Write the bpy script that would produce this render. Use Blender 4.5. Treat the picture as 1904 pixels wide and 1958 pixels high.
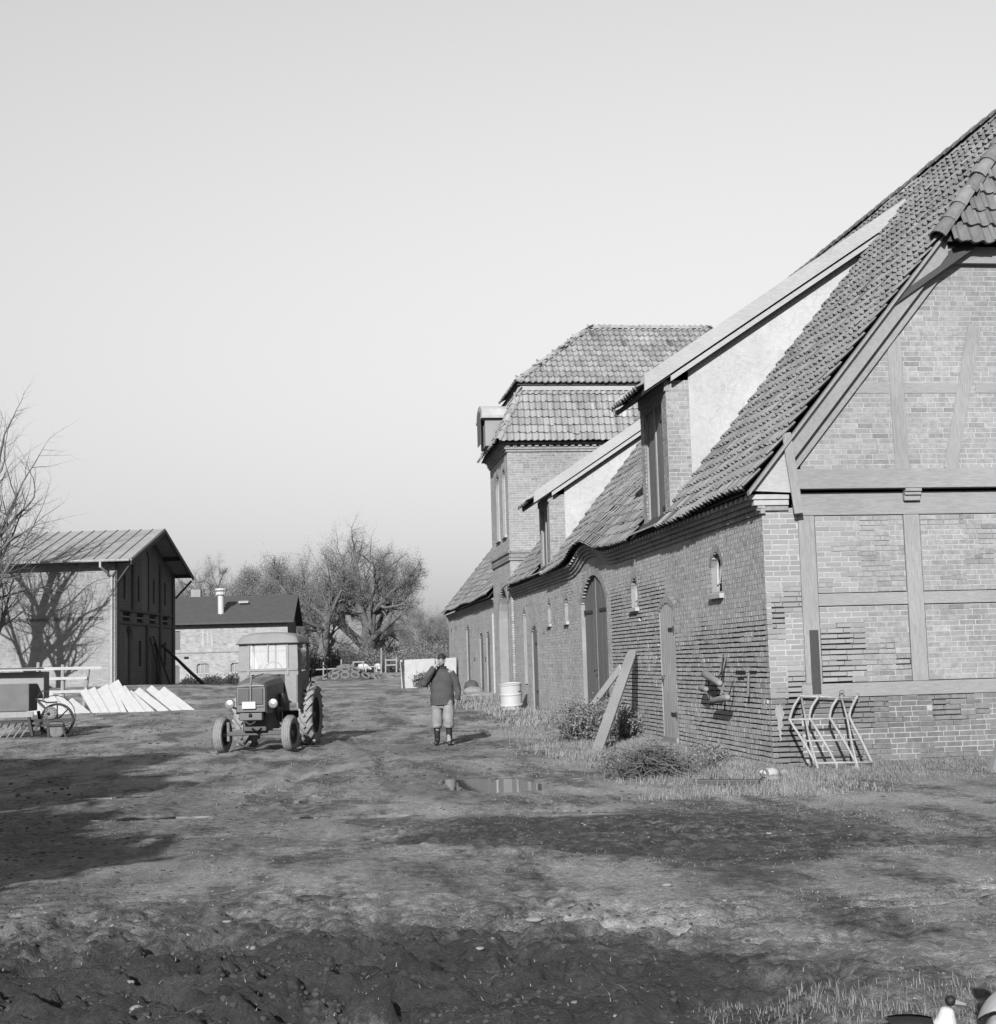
import bpy, math, random
import numpy as np
from mathutils import Vector, Matrix

for o in list(bpy.data.objects):
    bpy.data.objects.remove(o, do_unlink=True)
SC = bpy.context.scene
COL = SC.collection
rnd = random.Random(7)
NR = np.random.RandomState(11)
R_ = math.radians

# ------------------------------------------------------------------ camera
YAW, PITCH, ROLL = R_(7.75), R_(6.07), 0.028
cam_d = bpy.data.cameras.new('camera')
cam_d.sensor_fit = 'HORIZONTAL'
cam_d.sensor_width = 36.0
cam_d.lens = 36.0 * 2690.0 / 1904.0
cam_d.clip_end = 3000.0
cam = bpy.data.objects.new('camera', cam_d)
COL.objects.link(cam)
fw = Vector((math.sin(YAW) * math.cos(PITCH), math.cos(YAW) * math.cos(PITCH), math.sin(PITCH)))
r0 = fw.cross(Vector((0, 0, 1))).normalized()
u0 = r0.cross(fw)
rx = math.cos(ROLL) * r0 - math.sin(ROLL) * u0
ux = math.sin(ROLL) * r0 + math.cos(ROLL) * u0
cam.matrix_world = Matrix(((rx.x, ux.x, -fw.x, 0), (rx.y, ux.y, -fw.y, 0), (rx.z, ux.z, -fw.z, 1.6), (0, 0, 0, 1)))
SC.camera = cam

# ------------------------------------------------------------------ sky, sun, exposure
SUN_AZ, SUN_EL = R_(19.5), R_(23.5)          # direction the light travels, measured from +Y towards +X
SKY_STRENGTH = 0.088
SUN_STRENGTH = 5.0
world = bpy.data.worlds.new('World')
SC.world = world
world.use_nodes = True
wn = world.node_tree
wn.nodes.clear()
sky = wn.nodes.new('ShaderNodeTexSky')
sky.sky_type = 'NISHITA'
sky.sun_disc = False
sky.sun_elevation = SUN_EL
sky.sun_rotation = SUN_AZ + math.pi
sky.air_density = 3.0
sky.dust_density = 0.8
sky.ozone_density = 1.0
film = wn.nodes.new('ShaderNodeVectorMath')          # black and white film: one grey value from the sky colour
film.operation = 'DOT_PRODUCT'
film.inputs[1].default_value = (0.28, 0.0, 0.72)
comb = wn.nodes.new('ShaderNodeCombineColor')
bg = wn.nodes.new('ShaderNodeBackground')
bg.inputs['Strength'].default_value = SKY_STRENGTH
wo = wn.nodes.new('ShaderNodeOutputWorld')
wn.links.new(sky.outputs[0], film.inputs[0])
for k in range(3):
    wn.links.new(film.outputs['Value'], comb.inputs[k])
wn.links.new(comb.outputs[0], bg.inputs[0])
wn.links.new(bg.outputs[0], wo.inputs[0])
sun_d = bpy.data.lights.new('sun', 'SUN')
sun_d.energy = SUN_STRENGTH
sun_d.angle = R_(0.55)
sun_d.color = (1.0, 1.0, 1.0)
sun = bpy.data.objects.new('sun', sun_d)
COL.objects.link(sun)
ld = Vector((math.sin(SUN_AZ) * math.cos(SUN_EL), math.cos(SUN_AZ) * math.cos(SUN_EL), -math.sin(SUN_EL)))
sun.rotation_euler = ld.to_track_quat('-Z', 'Y').to_euler()
sun.location = (-6, -20, 25)
SC.view_settings.view_transform = 'Standard'
SC.view_settings.look = 'None'
SC.view_settings.gamma = 1.0
SC.view_settings.exposure = 1.1
SC.view_settings.use_curve_mapping = False

# ------------------------------------------------------------------ materials
MATS = {}
ALBEDO = 0.41


def mat(name, g, rough=0.85, var=0.25, scale=6.0, bump=0.0, bscale=40.0, stretch=None, attr=False, objrnd=0.0,
        metal=0.0, stain=0.0, sscale=0.7, spec=0.25, contrast=(0.3, 0.7), veins=0.0):
    """Grey procedural surface: noise in tone, larger stains, fine relief."""
    g *= ALBEDO
    m = bpy.data.materials.new(name)
    m.use_nodes = True
    nt = m.node_tree
    N, L = nt.nodes, nt.links
    bs = N['Principled BSDF']
    bs.inputs['Roughness'].default_value = rough
    bs.inputs['Metallic'].default_value = metal
    bs.inputs['Specular IOR Level'].default_value = spec
    tc = N.new('ShaderNodeTexCoord')
    src = tc.outputs['Object']
    if stretch:
        mp = N.new('ShaderNodeMapping')
        mp.inputs['Scale'].default_value = stretch
        L.new(src, mp.inputs[0])
        src = mp.outputs[0]
    n1 = N.new('ShaderNodeTexNoise')
    n1.inputs['Scale'].default_value = scale
    n1.inputs['Detail'].default_value = 6
    n1.inputs['Roughness'].default_value = 0.65
    L.new(src, n1.inputs['Vector'])
    mr = N.new('ShaderNodeMapRange')
    mr.inputs[1].default_value = contrast[0]
    mr.inputs[2].default_value = contrast[1]
    mr.inputs[3].default_value = g * (1 - var)
    mr.inputs[4].default_value = g * (1 + var)
    L.new(n1.outputs[0], mr.inputs[0])
    val = mr.outputs[0]

    def mul(a, b):
        q = N.new('ShaderNodeMath')
        q.operation = 'MULTIPLY'
        L.new(a, q.inputs[0])
        L.new(b, q.inputs[1])
        return q.outputs[0]
    if stain:
        n2 = N.new('ShaderNodeTexNoise')
        n2.inputs['Scale'].default_value = sscale
        n2.inputs['Detail'].default_value = 5
        n2.inputs['Roughness'].default_value = 0.6
        L.new(tc.outputs['Object'], n2.inputs['Vector'])
        m2 = N.new('ShaderNodeMapRange')
        m2.inputs[1].default_value = 0.38
        m2.inputs[2].default_value = 0.66
        m2.inputs[3].default_value = 1 + stain * 0.4
        m2.inputs[4].default_value = 1 - stain
        L.new(n2.outputs[0], m2.inputs[0])
        val = mul(val, m2.outputs[0])
    if veins:
        n3 = N.new('ShaderNodeTexNoise')
        n3.inputs['Scale'].default_value = 2.6
        n3.inputs['Detail'].default_value = 7
        n3.inputs['Roughness'].default_value = 0.72
        n3.inputs['Distortion'].default_value = 1.2
        L.new(tc.outputs['Object'], n3.inputs['Vector'])
        ab = N.new('ShaderNodeMath')
        ab.operation = 'SUBTRACT'
        ab.inputs[1].default_value = 0.53
        L.new(n3.outputs[0], ab.inputs[0])
        a2 = N.new('ShaderNodeMath')
        a2.operation = 'ABSOLUTE'
        L.new(ab.outputs[0], a2.inputs[0])
        m4 = N.new('ShaderNodeMapRange')
        m4.inputs[1].default_value = 0.0
        m4.inputs[2].default_value = 0.012
        m4.inputs[3].default_value = 1 - veins
        m4.inputs[4].default_value = 1.0
        L.new(a2.outputs[0], m4.inputs[0])
        val = mul(val, m4.outputs[0])
    if attr:
        at = N.new('ShaderNodeAttribute')
        at.attribute_name = 'tone'
        val = mul(val, at.outputs['Fac'])
    if objrnd:
        oi = N.new('ShaderNodeObjectInfo')
        m3 = N.new('ShaderNodeMapRange')
        m3.inputs[3].default_value = 1 - objrnd
        m3.inputs[4].default_value = 1 + objrnd
        L.new(oi.outputs['Random'], m3.inputs[0])
        val = mul(val, m3.outputs[0])
    cc = N.new('ShaderNodeCombineColor')
    for k in range(3):
        L.new(val, cc.inputs[k])
    L.new(cc.outputs[0], bs.inputs['Base Color'])
    if bump:
        nb = N.new('ShaderNodeTexNoise')
        nb.inputs['Scale'].default_value = bscale
        nb.inputs['Detail'].default_value = 4
        L.new(src, nb.inputs['Vector'])
        bp = N.new('ShaderNodeBump')
        bp.inputs['Strength'].default_value = min(1.0, bump)
        bp.inputs['Distance'].default_value = 0.01
        L.new(nb.outputs[0], bp.inputs['Height'])
        L.new(bp.outputs[0], bs.inputs['Normal'])
    MATS[name] = m
    return m


mat('brick_one', 0.35, 0.9, 0.24, 14, 0.2, 60, objrnd=0.14)
mat('brick_plinth', 0.22, 0.9, 0.18, 9, 0.2, 60, objrnd=0.14)
mat('brick_mass', 0.35, 0.9, 0.26, 12, 0.2, 60, attr=True, stain=0.2, sscale=0.8)
mat('brick_far_one', 0.36, 0.9, 0.2, 9, 0.2, 60, objrnd=0.12)
mat('brick_west', 0.48, 0.9, 0.24, 10, 0.2, 60, attr=True, stain=0.14, sscale=0.9)  # west-side brick lifted paler to make up for the weak grazing sun
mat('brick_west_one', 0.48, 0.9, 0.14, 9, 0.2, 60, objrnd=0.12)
mat('brick_far', 0.36, 0.9, 0.2, 3, 0.3, 30, attr=True, stain=0.1)
mat('brick_shaded', 0.14, 0.9, 0.2, 3, 0.3, 30, attr=True)  # brick of the gables turned from the sun, their shade put into the tone
mat('mortar', 0.38, 0.95, 0.2, 8, 0.5, 50, stain=0.2)
mat('mortar_deep', 0.10, 0.95, 0.25, 8, 0.5, 50)
mat('limewash', 0.52, 0.9, 0.1, 2.2, 0.5, 18, stain=0.16, sscale=1.6)
mat('cheek_lime', 0.6, 0.9, 0.07, 9, 0.5, 30, stain=0.10, sscale=1.1, veins=0.35)
mat('plaster', 0.36, 0.9, 0.12, 2.0, 0.4, 25, stain=0.15)
mat('timber', 0.38, 0.85, 0.19, 5, 0.6, 30, stretch=(14, 14, 1.2), stain=0.12)
mat('timber_h', 0.38, 0.85, 0.19, 5, 0.6, 30, stretch=(1.2, 14, 14), stain=0.12)
mat('timber_pale', 0.52, 0.85, 0.15, 5, 0.5, 30, stretch=(2, 14, 14), stain=0.1)
mat('timber_dark', 0.07, 0.8, 0.3, 5, 0.5, 30, stretch=(14, 14, 1.2))
mat('door_paint', 0.18, 0.75, 0.12, 3, 0.25, 40, stretch=(6, 6, 0.8), stain=0.12)
mat('corrugated', 0.24, 0.6, 0.18, 4, 0.2, 50, stretch=(6, 6, 0.6), stain=0.2)
mat('black_void', 0.012, 0.95, 0.1, 3)
mat('iron', 0.22, 0.7, 0.25, 14, 0.3, 60)
mat('iron_pale', 0.42, 0.7, 0.2, 14, 0.3, 60)
mat('iron_dark', 0.04, 0.65, 0.3, 10, 0.3, 60)
mat('white_frame', 0.5, 0.6, 0.12, 8, 0.1, 30)
mat('tile', 0.22, 0.8, 0.25, 5, 0.4, 50, attr=True, stain=0.2, sscale=1.3)
mat('tile_one', 0.22, 0.8, 0.25, 8, 0.4, 50, objrnd=0.2)
mat('tile_tower', 0.36, 0.8, 0.2, 5, 0.4, 50, attr=True, stain=0.2, sscale=1.0)
mat('tile_tower_one', 0.36, 0.8, 0.22, 8, 0.4, 50, objrnd=0.2)
mat('concrete', 0.54, 0.9, 0.1, 5, 0.3, 40, stain=0.1)
mat('sheet_roof', 0.44, 0.7, 0.1, 3, 0.1, 20, stain=0.15)
mat('felt_roof', 0.10, 0.85, 0.15, 3, 0.2, 30)
mat('bark', 0.2, 0.95, 0.3, 6, 0.6, 30)
mat('twig', 0.17, 0.95, 0.25, 6)
mat('leaf', 0.26, 0.8, 0.3, 1.5)
mat('leaf_dark', 0.09, 0.8, 0.3, 2)
mat('grass', 0.28, 0.85, 0.25, 2.5, spec=0.1)
mat('grass_dry', 0.34, 0.85, 0.25, 2.5, spec=0.1)
mat('tyre', 0.2, 0.9, 0.3, 10, 0.4, 40)
mat('tyre_dusty', 0.34, 0.95, 0.25, 12, 0.4, 40)
mat('tractor_body', 0.12, 0.5, 0.2, 7, 0.1, 30, stain=0.15, sscale=2.5, spec=0.4)
mat('tractor_dark', 0.05, 0.5, 0.2, 7, spec=0.4)
mat('tractor_cab', 0.31, 0.7, 0.12, 5, 0.15, 30, stain=0.1)
mat('canvas', 0.3, 0.8, 0.12, 5, 0.3, 30)
mat('chrome', 0.55, 0.35, 0.1, 8, metal=0.6)
mat('white_paint', 0.62, 0.6, 0.08, 6, 0.1, 30, stain=0.12, sscale=3)
mat('cloth_jacket', 0.085, 0.9, 0.2, 9, 0.5, 25)
mat('cloth_trousers', 0.3, 0.9, 0.15, 9, 0.4, 30)
mat('rubber_boot', 0.03, 0.5, 0.2, 8)
mat('skin', 0.34, 0.6, 0.08, 10)
mat('hair', 0.02, 0.7, 0.2, 30)
mat('feather_white', 0.7, 0.8, 0.06, 20, 0.3, 50)
mat('feather_black', 0.018, 0.6, 0.2, 20, 0.3, 50)
mat('sheep_wool', 0.65, 0.95, 0.08, 12, 0.6, 20)
mat('stone', 0.3, 0.9, 0.2, 6, 0.4, 20)
mat('stone_dark', 0.1, 0.9, 0.3, 6, 0.4, 20)
mat('box_metal', 0.17, 0.7, 0.2, 6, 0.15, 40, stain=0.15, sscale=3)

g = bpy.data.materials.new('glass_pane')
g.use_nodes = True
b_ = g.node_tree.nodes['Principled BSDF']
nz_ = g.node_tree.nodes.new('ShaderNodeTexNoise')
nz_.inputs['Scale'].default_value = 3
mr_ = g.node_tree.nodes.new('ShaderNodeMapRange')
mr_.inputs[3].default_value = 0.03
mr_.inputs[4].default_value = 0.12
g.node_tree.links.new(nz_.outputs[0], mr_.inputs[0])
g.node_tree.links.new(mr_.outputs[0], b_.inputs['Roughness'])
b_.inputs['Base Color'].default_value = (0.5, 0.5, 0.5, 1)
b_.inputs['Alpha'].default_value = 0.35
b_.inputs['Specular IOR Level'].default_value = 0.9
MATS['glass'] = g
w = bpy.data.materials.new('puddle_water')
w.use_nodes = True
b_ = w.node_tree.nodes['Principled BSDF']
b_.inputs['Base Color'].default_value = (0.03, 0.03, 0.03, 1)
b_.inputs['Roughness'].default_value = 0.03
b_.inputs['Specular IOR Level'].default_value = 1.0
b_.inputs['IOR'].default_value = 1.6
nz_ = w.node_tree.nodes.new('ShaderNodeTexNoise')
nz_.inputs['Scale'].default_value = 5
bp_ = w.node_tree.nodes.new('ShaderNodeBump')
bp_.inputs['Strength'].default_value = 0.05
bp_.inputs['Distance'].default_value = 0.01
w.node_tree.links.new(nz_.outputs[0], bp_.inputs['Height'])
w.node_tree.links.new(bp_.outputs[0], b_.inputs['Normal'])
MATS['water'] = w

# ------------------------------------------------------------------ object helpers


def tag(o, label=None, cat=None, group=None, kind=None):
    if label:
        o['label'] = label
    if cat:
        o['category'] = cat
    if group:
        o['group'] = group
    if kind:
        o['kind'] = kind
    return o


def empty(name, loc=(0, 0, 0), rz=0.0, label=None, cat=None, group=None):
    o = bpy.data.objects.new(name, None)
    o.empty_display_size = 0.2
    COL.objects.link(o)
    o.location = loc
    o.rotation_euler = (0, 0, rz)
    return tag(o, label, cat, group)


def link(name, me, parent=None, m=None):
    o = bpy.data.objects.new(name, me)
    COL.objects.link(o)
    if parent:
        o.parent = parent
    if m is not None and not me.materials:
        me.materials.append(MATS[m] if isinstance(m, str) else m)
    return o


class Fr:
    """A local frame: u along, z up, d outwards."""

    def __init__(s, o, a, b, n):
        s.o, s.a, s.b, s.n = Vector(o), Vector(a).normalized(), Vector(b).normalized(), Vector(n).normalized()

    def p(s, u, z, d=0.0):
        return s.o + s.a * u + s.b * z + s.n * d


WORLD = Fr((0, 0, 0), (1, 0, 0), (0, 0, 1), (0, -1, 0))      # u = X, z = Z, d = -Y


class MB:
    def __init__(s):
        s.v, s.f, s.t = [], [], []

    def face(s, pts, tone=1.0):
        i = len(s.v)
        s.v += [tuple(p) for p in pts]
        s.f.append(tuple(range(i, i + len(pts))))
        s.t.append(tone)

    def hexa(s, P, tone=1.0, skip=()):
        """P: 8 points, bottom ring 0-3, top ring 4-7."""
        i = len(s.v)
        s.v += [tuple(p) for p in P]
        F = [(0, 3, 2, 1), (4, 5, 6, 7), (0, 1, 5, 4), (1, 2, 6, 5), (2, 3, 7, 6), (3, 0, 4, 7)]
        for k, q in enumerate(F):
            if k in skip:
                continue
            s.f.append(tuple(i + j for j in q))
            s.t.append(tone)

    def box(s, x0, x1, y0, y1, z0, z1, tone=1.0):
        s.hexa([(x0, y0, z0), (x1, y0, z0), (x1, y1, z0), (x0, y1, z0),
                (x0, y0, z1), (x1, y0, z1), (x1, y1, z1), (x0, y1, z1)], tone)

    def fbox(s, fr, u0, u1, z0, z1, d0, d1, tone=1.0):
        s.hexa([fr.p(u0, z0, d0), fr.p(u1, z0, d0), fr.p(u1, z0, d1), fr.p(u0, z0, d1),
                fr.p(u0, z1, d0), fr.p(u1, z1, d0), fr.p(u1, z1, d1), fr.p(u0, z1, d1)], tone)

    def beam(s, p0, p1, w, h, up=(0, 0, 1), tone=1.0, w1=None, h1=None):
        p0, p1 = Vector(p0), Vector(p1)
        d = (p1 - p0).normalized()
        upv = Vector(up)
        if abs(d.dot(upv)) > 0.98:
            upv = Vector((0, 1, 0))
        sx = d.cross(upv).normalized()
        sz = sx.cross(d).normalized()
        w1 = w if w1 is None else w1
        h1 = h if h1 is None else h1
        P = []
        for p, ww, hh in ((p0, w, h), (p1, w1, h1)):
            for a, b in ((-1, -1), (1, -1), (1, 1), (-1, 1)):
                P.append(p + sx * (a * ww / 2) + sz * (b * hh / 2))
        s.hexa(P, tone)

    def tube(s, pts, r, n=8, cap=True, tone=1.0, closed=False):
        pts = [Vector(p) for p in pts]
        rs = r if isinstance(r, (list, tuple)) else [r] * len(pts)
        i0 = len(s.v)
        m = len(pts)
        prev = None
        for k in range(m):
            if closed:
                d = pts[(k + 1) % m] - pts[k - 1]
            else:
                d = pts[min(k + 1, m - 1)] - pts[max(k - 1, 0)]
            if d.length < 1e-9:
                d = Vector((0, 0, 1))
            d.normalize()
            if prev is None:
                a = Vector((0, 0, 1)) if abs(d.z) < 0.9 else Vector((1, 0, 0))
                x = d.cross(a).normalized()
            else:
                x = prev - d * prev.dot(d)
                if x.length < 1e-6:
                    x = d.orthogonal()
                x.normalize()
            prev = x
            y = d.cross(x)
            for j in range(n):
                t = 2 * math.pi * j / n
                s.v.append(tuple(pts[k] + (x * math.cos(t) + y * math.sin(t)) * rs[k]))
        rng = m if closed else m - 1
        for k in range(rng):
            k2 = (k + 1) % m
            for j in range(n):
                j2 = (j + 1) % n
                s.f.append((i0 + k * n + j, i0 + k * n + j2, i0 + k2 * n + j2, i0 + k2 * n + j))
                s.t.append(tone)
        if cap and not closed:
            s.f.append(tuple(i0 + j for j in reversed(range(n))))
            s.f.append(tuple(i0 + (m - 1) * n + j for j in range(n)))
            s.t += [tone, tone]

    def lathe(s, prof, n=24, axis='Z', o=(0, 0, 0), tone=1.0, cap=True):
        i0 = len(s.v)
        o = Vector(o)
        for r, h in prof:
            for j in range(n):
                t = 2 * math.pi * j / n
                c, q = r * math.cos(t), r * math.sin(t)
                p = {'Z': (c, q, h), 'X': (h, c, q), 'Y': (q, h, c)}[axis]
                s.v.append(tuple(o + Vector(p)))
        for k in range(len(prof) - 1):
            for j in range(n):
                j2 = (j + 1) % n
                s.f.append((i0 + k * n + j, i0 + k * n + j2, i0 + (k + 1) * n + j2, i0 + (k + 1) * n + j))
                s.t.append(tone)
        if cap:
            s.f.append(tuple(i0 + j for j in reversed(range(n))))
            s.f.append(tuple(i0 + (len(prof) - 1) * n + j for j in range(n)))
            s.t += [tone, tone]

    def prism(s, poly, off, tone=1.0):
        """poly: 3-D polygon, extruded by vector off."""
        n = len(poly)
        i = len(s.v)
        off = Vector(off)
        s.v += [tuple(Vector(p)) for p in poly] + [tuple(Vector(p) + off) for p in poly]
        s.f.append(tuple(range(i, i + n)))
        s.f.append(tuple(reversed(range(i + n, i + 2 * n))))
        s.t += [tone, tone]
        for k in range(n):
            k2 = (k + 1) % n
            s.f.append((i + k2, i + k, i + n + k, i + n + k2))
            s.t.append(tone)

    def mesh(s, name, m=None, smooth=False):
        me = bpy.data.meshes.new(name)
        me.from_pydata(s.v, [], s.f)
        a = me.attributes.new('tone', 'FLOAT', 'FACE')
        a.data.foreach_set('value', np.array(s.t, dtype=np.float32))
        if m:
            me.materials.append(MATS[m])
        if smooth:
            me.polygons.foreach_set('use_smooth', np.ones(len(me.polygons), dtype=bool))
        me.update()
        return me

    def build(s, name, m, parent=None, smooth=False, bevel=0.0, kind=None):
        me = s.mesh(name, m, smooth)
        o = link(name, me, parent)
        if bevel:
            b = o.modifiers.new('bevel', 'BEVEL')
            b.width = bevel
            b.segments = 2
            b.limit_method = 'ANGLE'
        if kind:
            o['kind'] = kind
        return o


def np_mesh(name, V, F, m, tone=None, smooth=False):
    """Fast mesh from arrays; F is (n,3) or (n,4)."""
    me = bpy.data.meshes.new(name)
    n, k = F.shape
    me.vertices.add(len(V))
    me.vertices.foreach_set('co', np.ascontiguousarray(V, dtype=np.float32).ravel())
    me.loops.add(n * k)
    me.loops.foreach_set('vertex_index', np.ascontiguousarray(F, dtype=np.int32).ravel())
    me.polygons.add(n)
    me.polygons.foreach_set('loop_start', np.arange(0, n * k, k, dtype=np.int32))
    me.polygons.foreach_set('use_smooth', np.full(n, bool(smooth)))
    if tone is not None:
        a = me.attributes.new('tone', 'FLOAT', 'FACE')
        a.data.foreach_set('value', np.ascontiguousarray(tone, dtype=np.float32))
    if m:
        me.materials.append(MATS[m])
    me.update(calc_edges=True)
    return me


def vnoise(x, y, seed=0):
    """Smooth value noise on arrays, 0..1."""
    xi, yi = np.floor(x).astype(np.int64), np.floor(y).astype(np.int64)
    xf, yf = x - xi, y - yi
    xf = xf * xf * (3 - 2 * xf)
    yf = yf * yf * (3 - 2 * yf)

    def h(a, b):
        n = (a * 374761393 + b * 668265263 + seed * 1442695041) & 0xFFFFFFFF
        n = ((n ^ (n >> 13)) * 1274126177) & 0xFFFFFFFF
        n = n ^ (n >> 16)
        return (n & 0xFFFF) / 65535.0
    return ((h(xi, yi) * (1 - xf) + h(xi + 1, yi) * xf) * (1 - yf) + (h(xi, yi + 1) * (1 - xf) + h(xi + 1, yi + 1) * xf) * yf)


def fbm(x, y, sc, octv=4, seed=0, gain=0.5):
    t, a, s = 0.0, 1.0, 0.0
    for k in range(octv):
        t = t + a * vnoise(x * sc, y * sc, seed + k * 17)
        s += a
        a *= gain
        sc *= 2.03
    return t / s
# ------------------------------------------------------------------ ground
GP = np.array([(0, 0, 0), (0, 6, 0), (6, 12, 0), (-6, 14, 0), (0, 20, 0), (6.5, 20, 0), (6.5, 27, 0), (9, 17, 0), (0, 28, 0), (-8, 28, 0.0),
               (-6.6, 36.4, .05), (2, 34, .03), (6.5, 34, .06), (6.3, 43, .15), (0, 44, .22), (-3.5, 46, .3), (-9, 50, .27), (6.5, 50, .35),
               (6.4, 67, .55), (4, 64, .55), (-2, 60, .5), (-9.3, 70, .97), (-14, 64, .9), (-20, 66, 1.0), (-7.6, 82, .87), (-3, 80, .6), (-3, 96, .45), (-3, 107, .25), (-9, 108, .25), (-3, 118, .5),
               (2, 101, .62), (3, 113, .95), (8, 112, 1.0), (5, 118, 1.0), (12, 120, .9), (-20, 140, .6), (20, 160, .7), (0, 200, .7), (60, 100, .5), (-60, 100, .7), (60, 20, 0),
               (-60, 20, 0), (0, -60, 0), (80, 300, .8), (-80, 300, .8)])


def gz_arr(x, y):
    w = 0.0
    s = 0.0
    for gx, gy, gz_ in GP:
        d2 = (x - gx) ** 2 + (y - gy) ** 2
        k = 1.0 / (d2 + 4.0) ** 1.6
        w = w + k
        s = s + k * gz_
    return s / w


def gz(x, y):
    return float(gz_arr(np.float64(x), np.float64(y)))


def ell(x, y, cx, cy, rx_, ry_, rot=0.0, soft=0.35):
    c, s = math.cos(rot), math.sin(rot)
    a = ((x - cx) * c + (y - cy) * s) / rx_
    b = (-(x - cx) * s + (y - cy) * c) / ry_
    d = np.sqrt(a * a + b * b)
    return np.clip((1 + soft - d) / (2 * soft), 0, 1)


def mud_mask(x, y):
    wx = x + 0.9 * (fbm(x, y, 0.35, 3, 5) - .5) * 2
    wy = y + 0.9 * (fbm(x, y, 0.35, 3, 9) - .5) * 2
    wx = wx + .55 * (fbm(x, y, 1.3, 3, 15) - .5) * 2
    wy = wy + .75 * (fbm(x, y, 1.1, 3, 19) - .5) * 2
    m = np.zeros_like(x)
    for a in ((-1.0, 7.7, 2.8, 1.75, 0.0, .55, 1.15), (0.9, 7.3, 2.1, 1.3, -.1, .55, 1.1), (-2.6, 10.4, 1.6, 1.0, 0, .4, .6),      # churned foreground
              (2.9, 12.7, 2.5, 1.25, -0.35, .2, .85), (5.3, 11.6, 1.1, .4, -.3, .3, .7),     # damp patch
              (-3.0, 16.5, 2.5, 4.5, 0.1, .4, .55), (-.5, 12.9, 1.6, .7, -.2, .4, .55),  # left-hand mud also puts the trees' shade into the ground tone
              (1.3, 19.5, 1.3, 1.6, 0.2, .4, .5), (2.2, 26.5, 1.6, 2.4, .1, .5, .5), (-0.6, 30.5, 2.2, 2.6, .1, .4, .4), (0.5, 38, 2.0, 5.5, .1, .5, .35),
              (-4.5, 24, 3.0, 1.2, .1, .5, .3), (1.6, 9.6, 1.5, .5, -.25, .4, .35)):
        m = np.maximum(m, ell(wx, wy, *a[:6]) * a[6])
    return m


def axis(parts):
    out = []
    for a, b, st in parts:
        out += list(np.arange(a, b, st))
    return np.array(out + [parts[-1][1]])


def grow(a, b, st, k):
    out = []
    while a < b:
        out.append(a)
        a += st
        st *= k
    return out


gx = np.array([-v for v in reversed(grow(13, 900, .5, 1.16))] + list(axis([(-13, -6, .16), (-6, -3, .07), (-3, -2.2, .04), (-2.2, 3.4, .02), (3.4, 8, .05), (8, 13, .16)])) + grow(13.2, 900, .5, 1.16))
gy = np.array([-v for v in reversed(grow(0.01, 300, .6, 1.3))] + list(axis([(0.1, 4.5, .15), (4.5, 5.6, .04), (5.6, 10.6, .02), (10.6, 18, .05), (18, 32, .12), (32, 60, .25), (60, 90, .5)])) + grow(90.5, 1500, .8, 1.12))
GX, GY = np.meshgrid(gx, gy)
MUD = mud_mask(GX, GY)
Zb = gz_arr(GX, GY)
near = np.clip(1.0 - (GY - 30) / 25, 0.15, 1)
rough = 0.02 * (fbm(GX, GY, 1.1, 4, 3) - .5) * 2 + 0.012 * (fbm(GX, GY, 9, 3, 21) - .5) * 2
bil = lambda sc, sd: np.abs(vnoise(GX * sc, GY * sc * 1.1, sd) * 2 - 1)
warp = (fbm(GX, GY, 1.5, 2, 33) - .5) * 1.2
clod = .55 * np.abs(vnoise(GX * 2.3 + warp, GY * 2.6 + warp, 31) * 2 - 1) + .30 * np.abs(vnoise(GX * 5.3 + warp * 2, GY * 5.8, 35) * 2 - 1) + .17 * bil(11.5, 37)
clod2 = np.clip(fbm(GX, GY, 5.0, 3, 41) - .45, 0, 1)
fore = np.clip(ell(GX, GY, -0.2, 7.5, 2.8, 1.9, -.05, .7), 0, 1)
fore2 = np.clip(ell(GX, GY, 2.9, 12.7, 2.6, 1.4, -.35, .3), 0, 1) * .25
disp = rough + np.maximum(fore, fore2) * (0.20 * (clod - .35) + 0.10 * clod2 + 0.04 * (fbm(GX, GY, 17, 3, 51) - .5))
pits = np.clip((fbm(GX, GY * 1.2, 3.3, 2, 61) - .57) * 7, 0, 1) + .6 * np.clip((fbm(GX, GY, 7.5, 2, 63) - .62) * 7, 0, 1)
disp = disp - np.maximum(fore, fore2 * 1.5) * .11 * pits
# wheel ruts running towards the farmyard and across the foreground


def rut(cx_fn, w, d):
    c = cx_fn(GY)
    t = np.abs(GX - c) / w
    return -d * np.exp(-t * t * 2) + d * 0.7 * np.exp(-((t - 1.5) ** 2) * 4)


for off in (0.0, 1.35):
    disp = disp + near * .5 * rut(lambda y: 0.3 + off - 0.05 * (y - 12) + .25 * np.sin(y * .3), .16, .05) * np.clip((GY - 12) / 4, 0, 1)
    disp = disp + near * .5 * rut(lambda y: -1.9 + off + 0.03 * (y - 12) + .3 * np.sin(y * .21 + 2), .16, .045) * np.clip((GY - 13) / 4, 0, 1)
lug = (np.sin(GY * 19 + 5 * GX) > 0.2) * (np.abs(GX * .25 - GY + 8.2 + .3 * np.sin(GX * 1.3)) < .24)
disp = disp - 0.035 * lug * (GY < 11)
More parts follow.
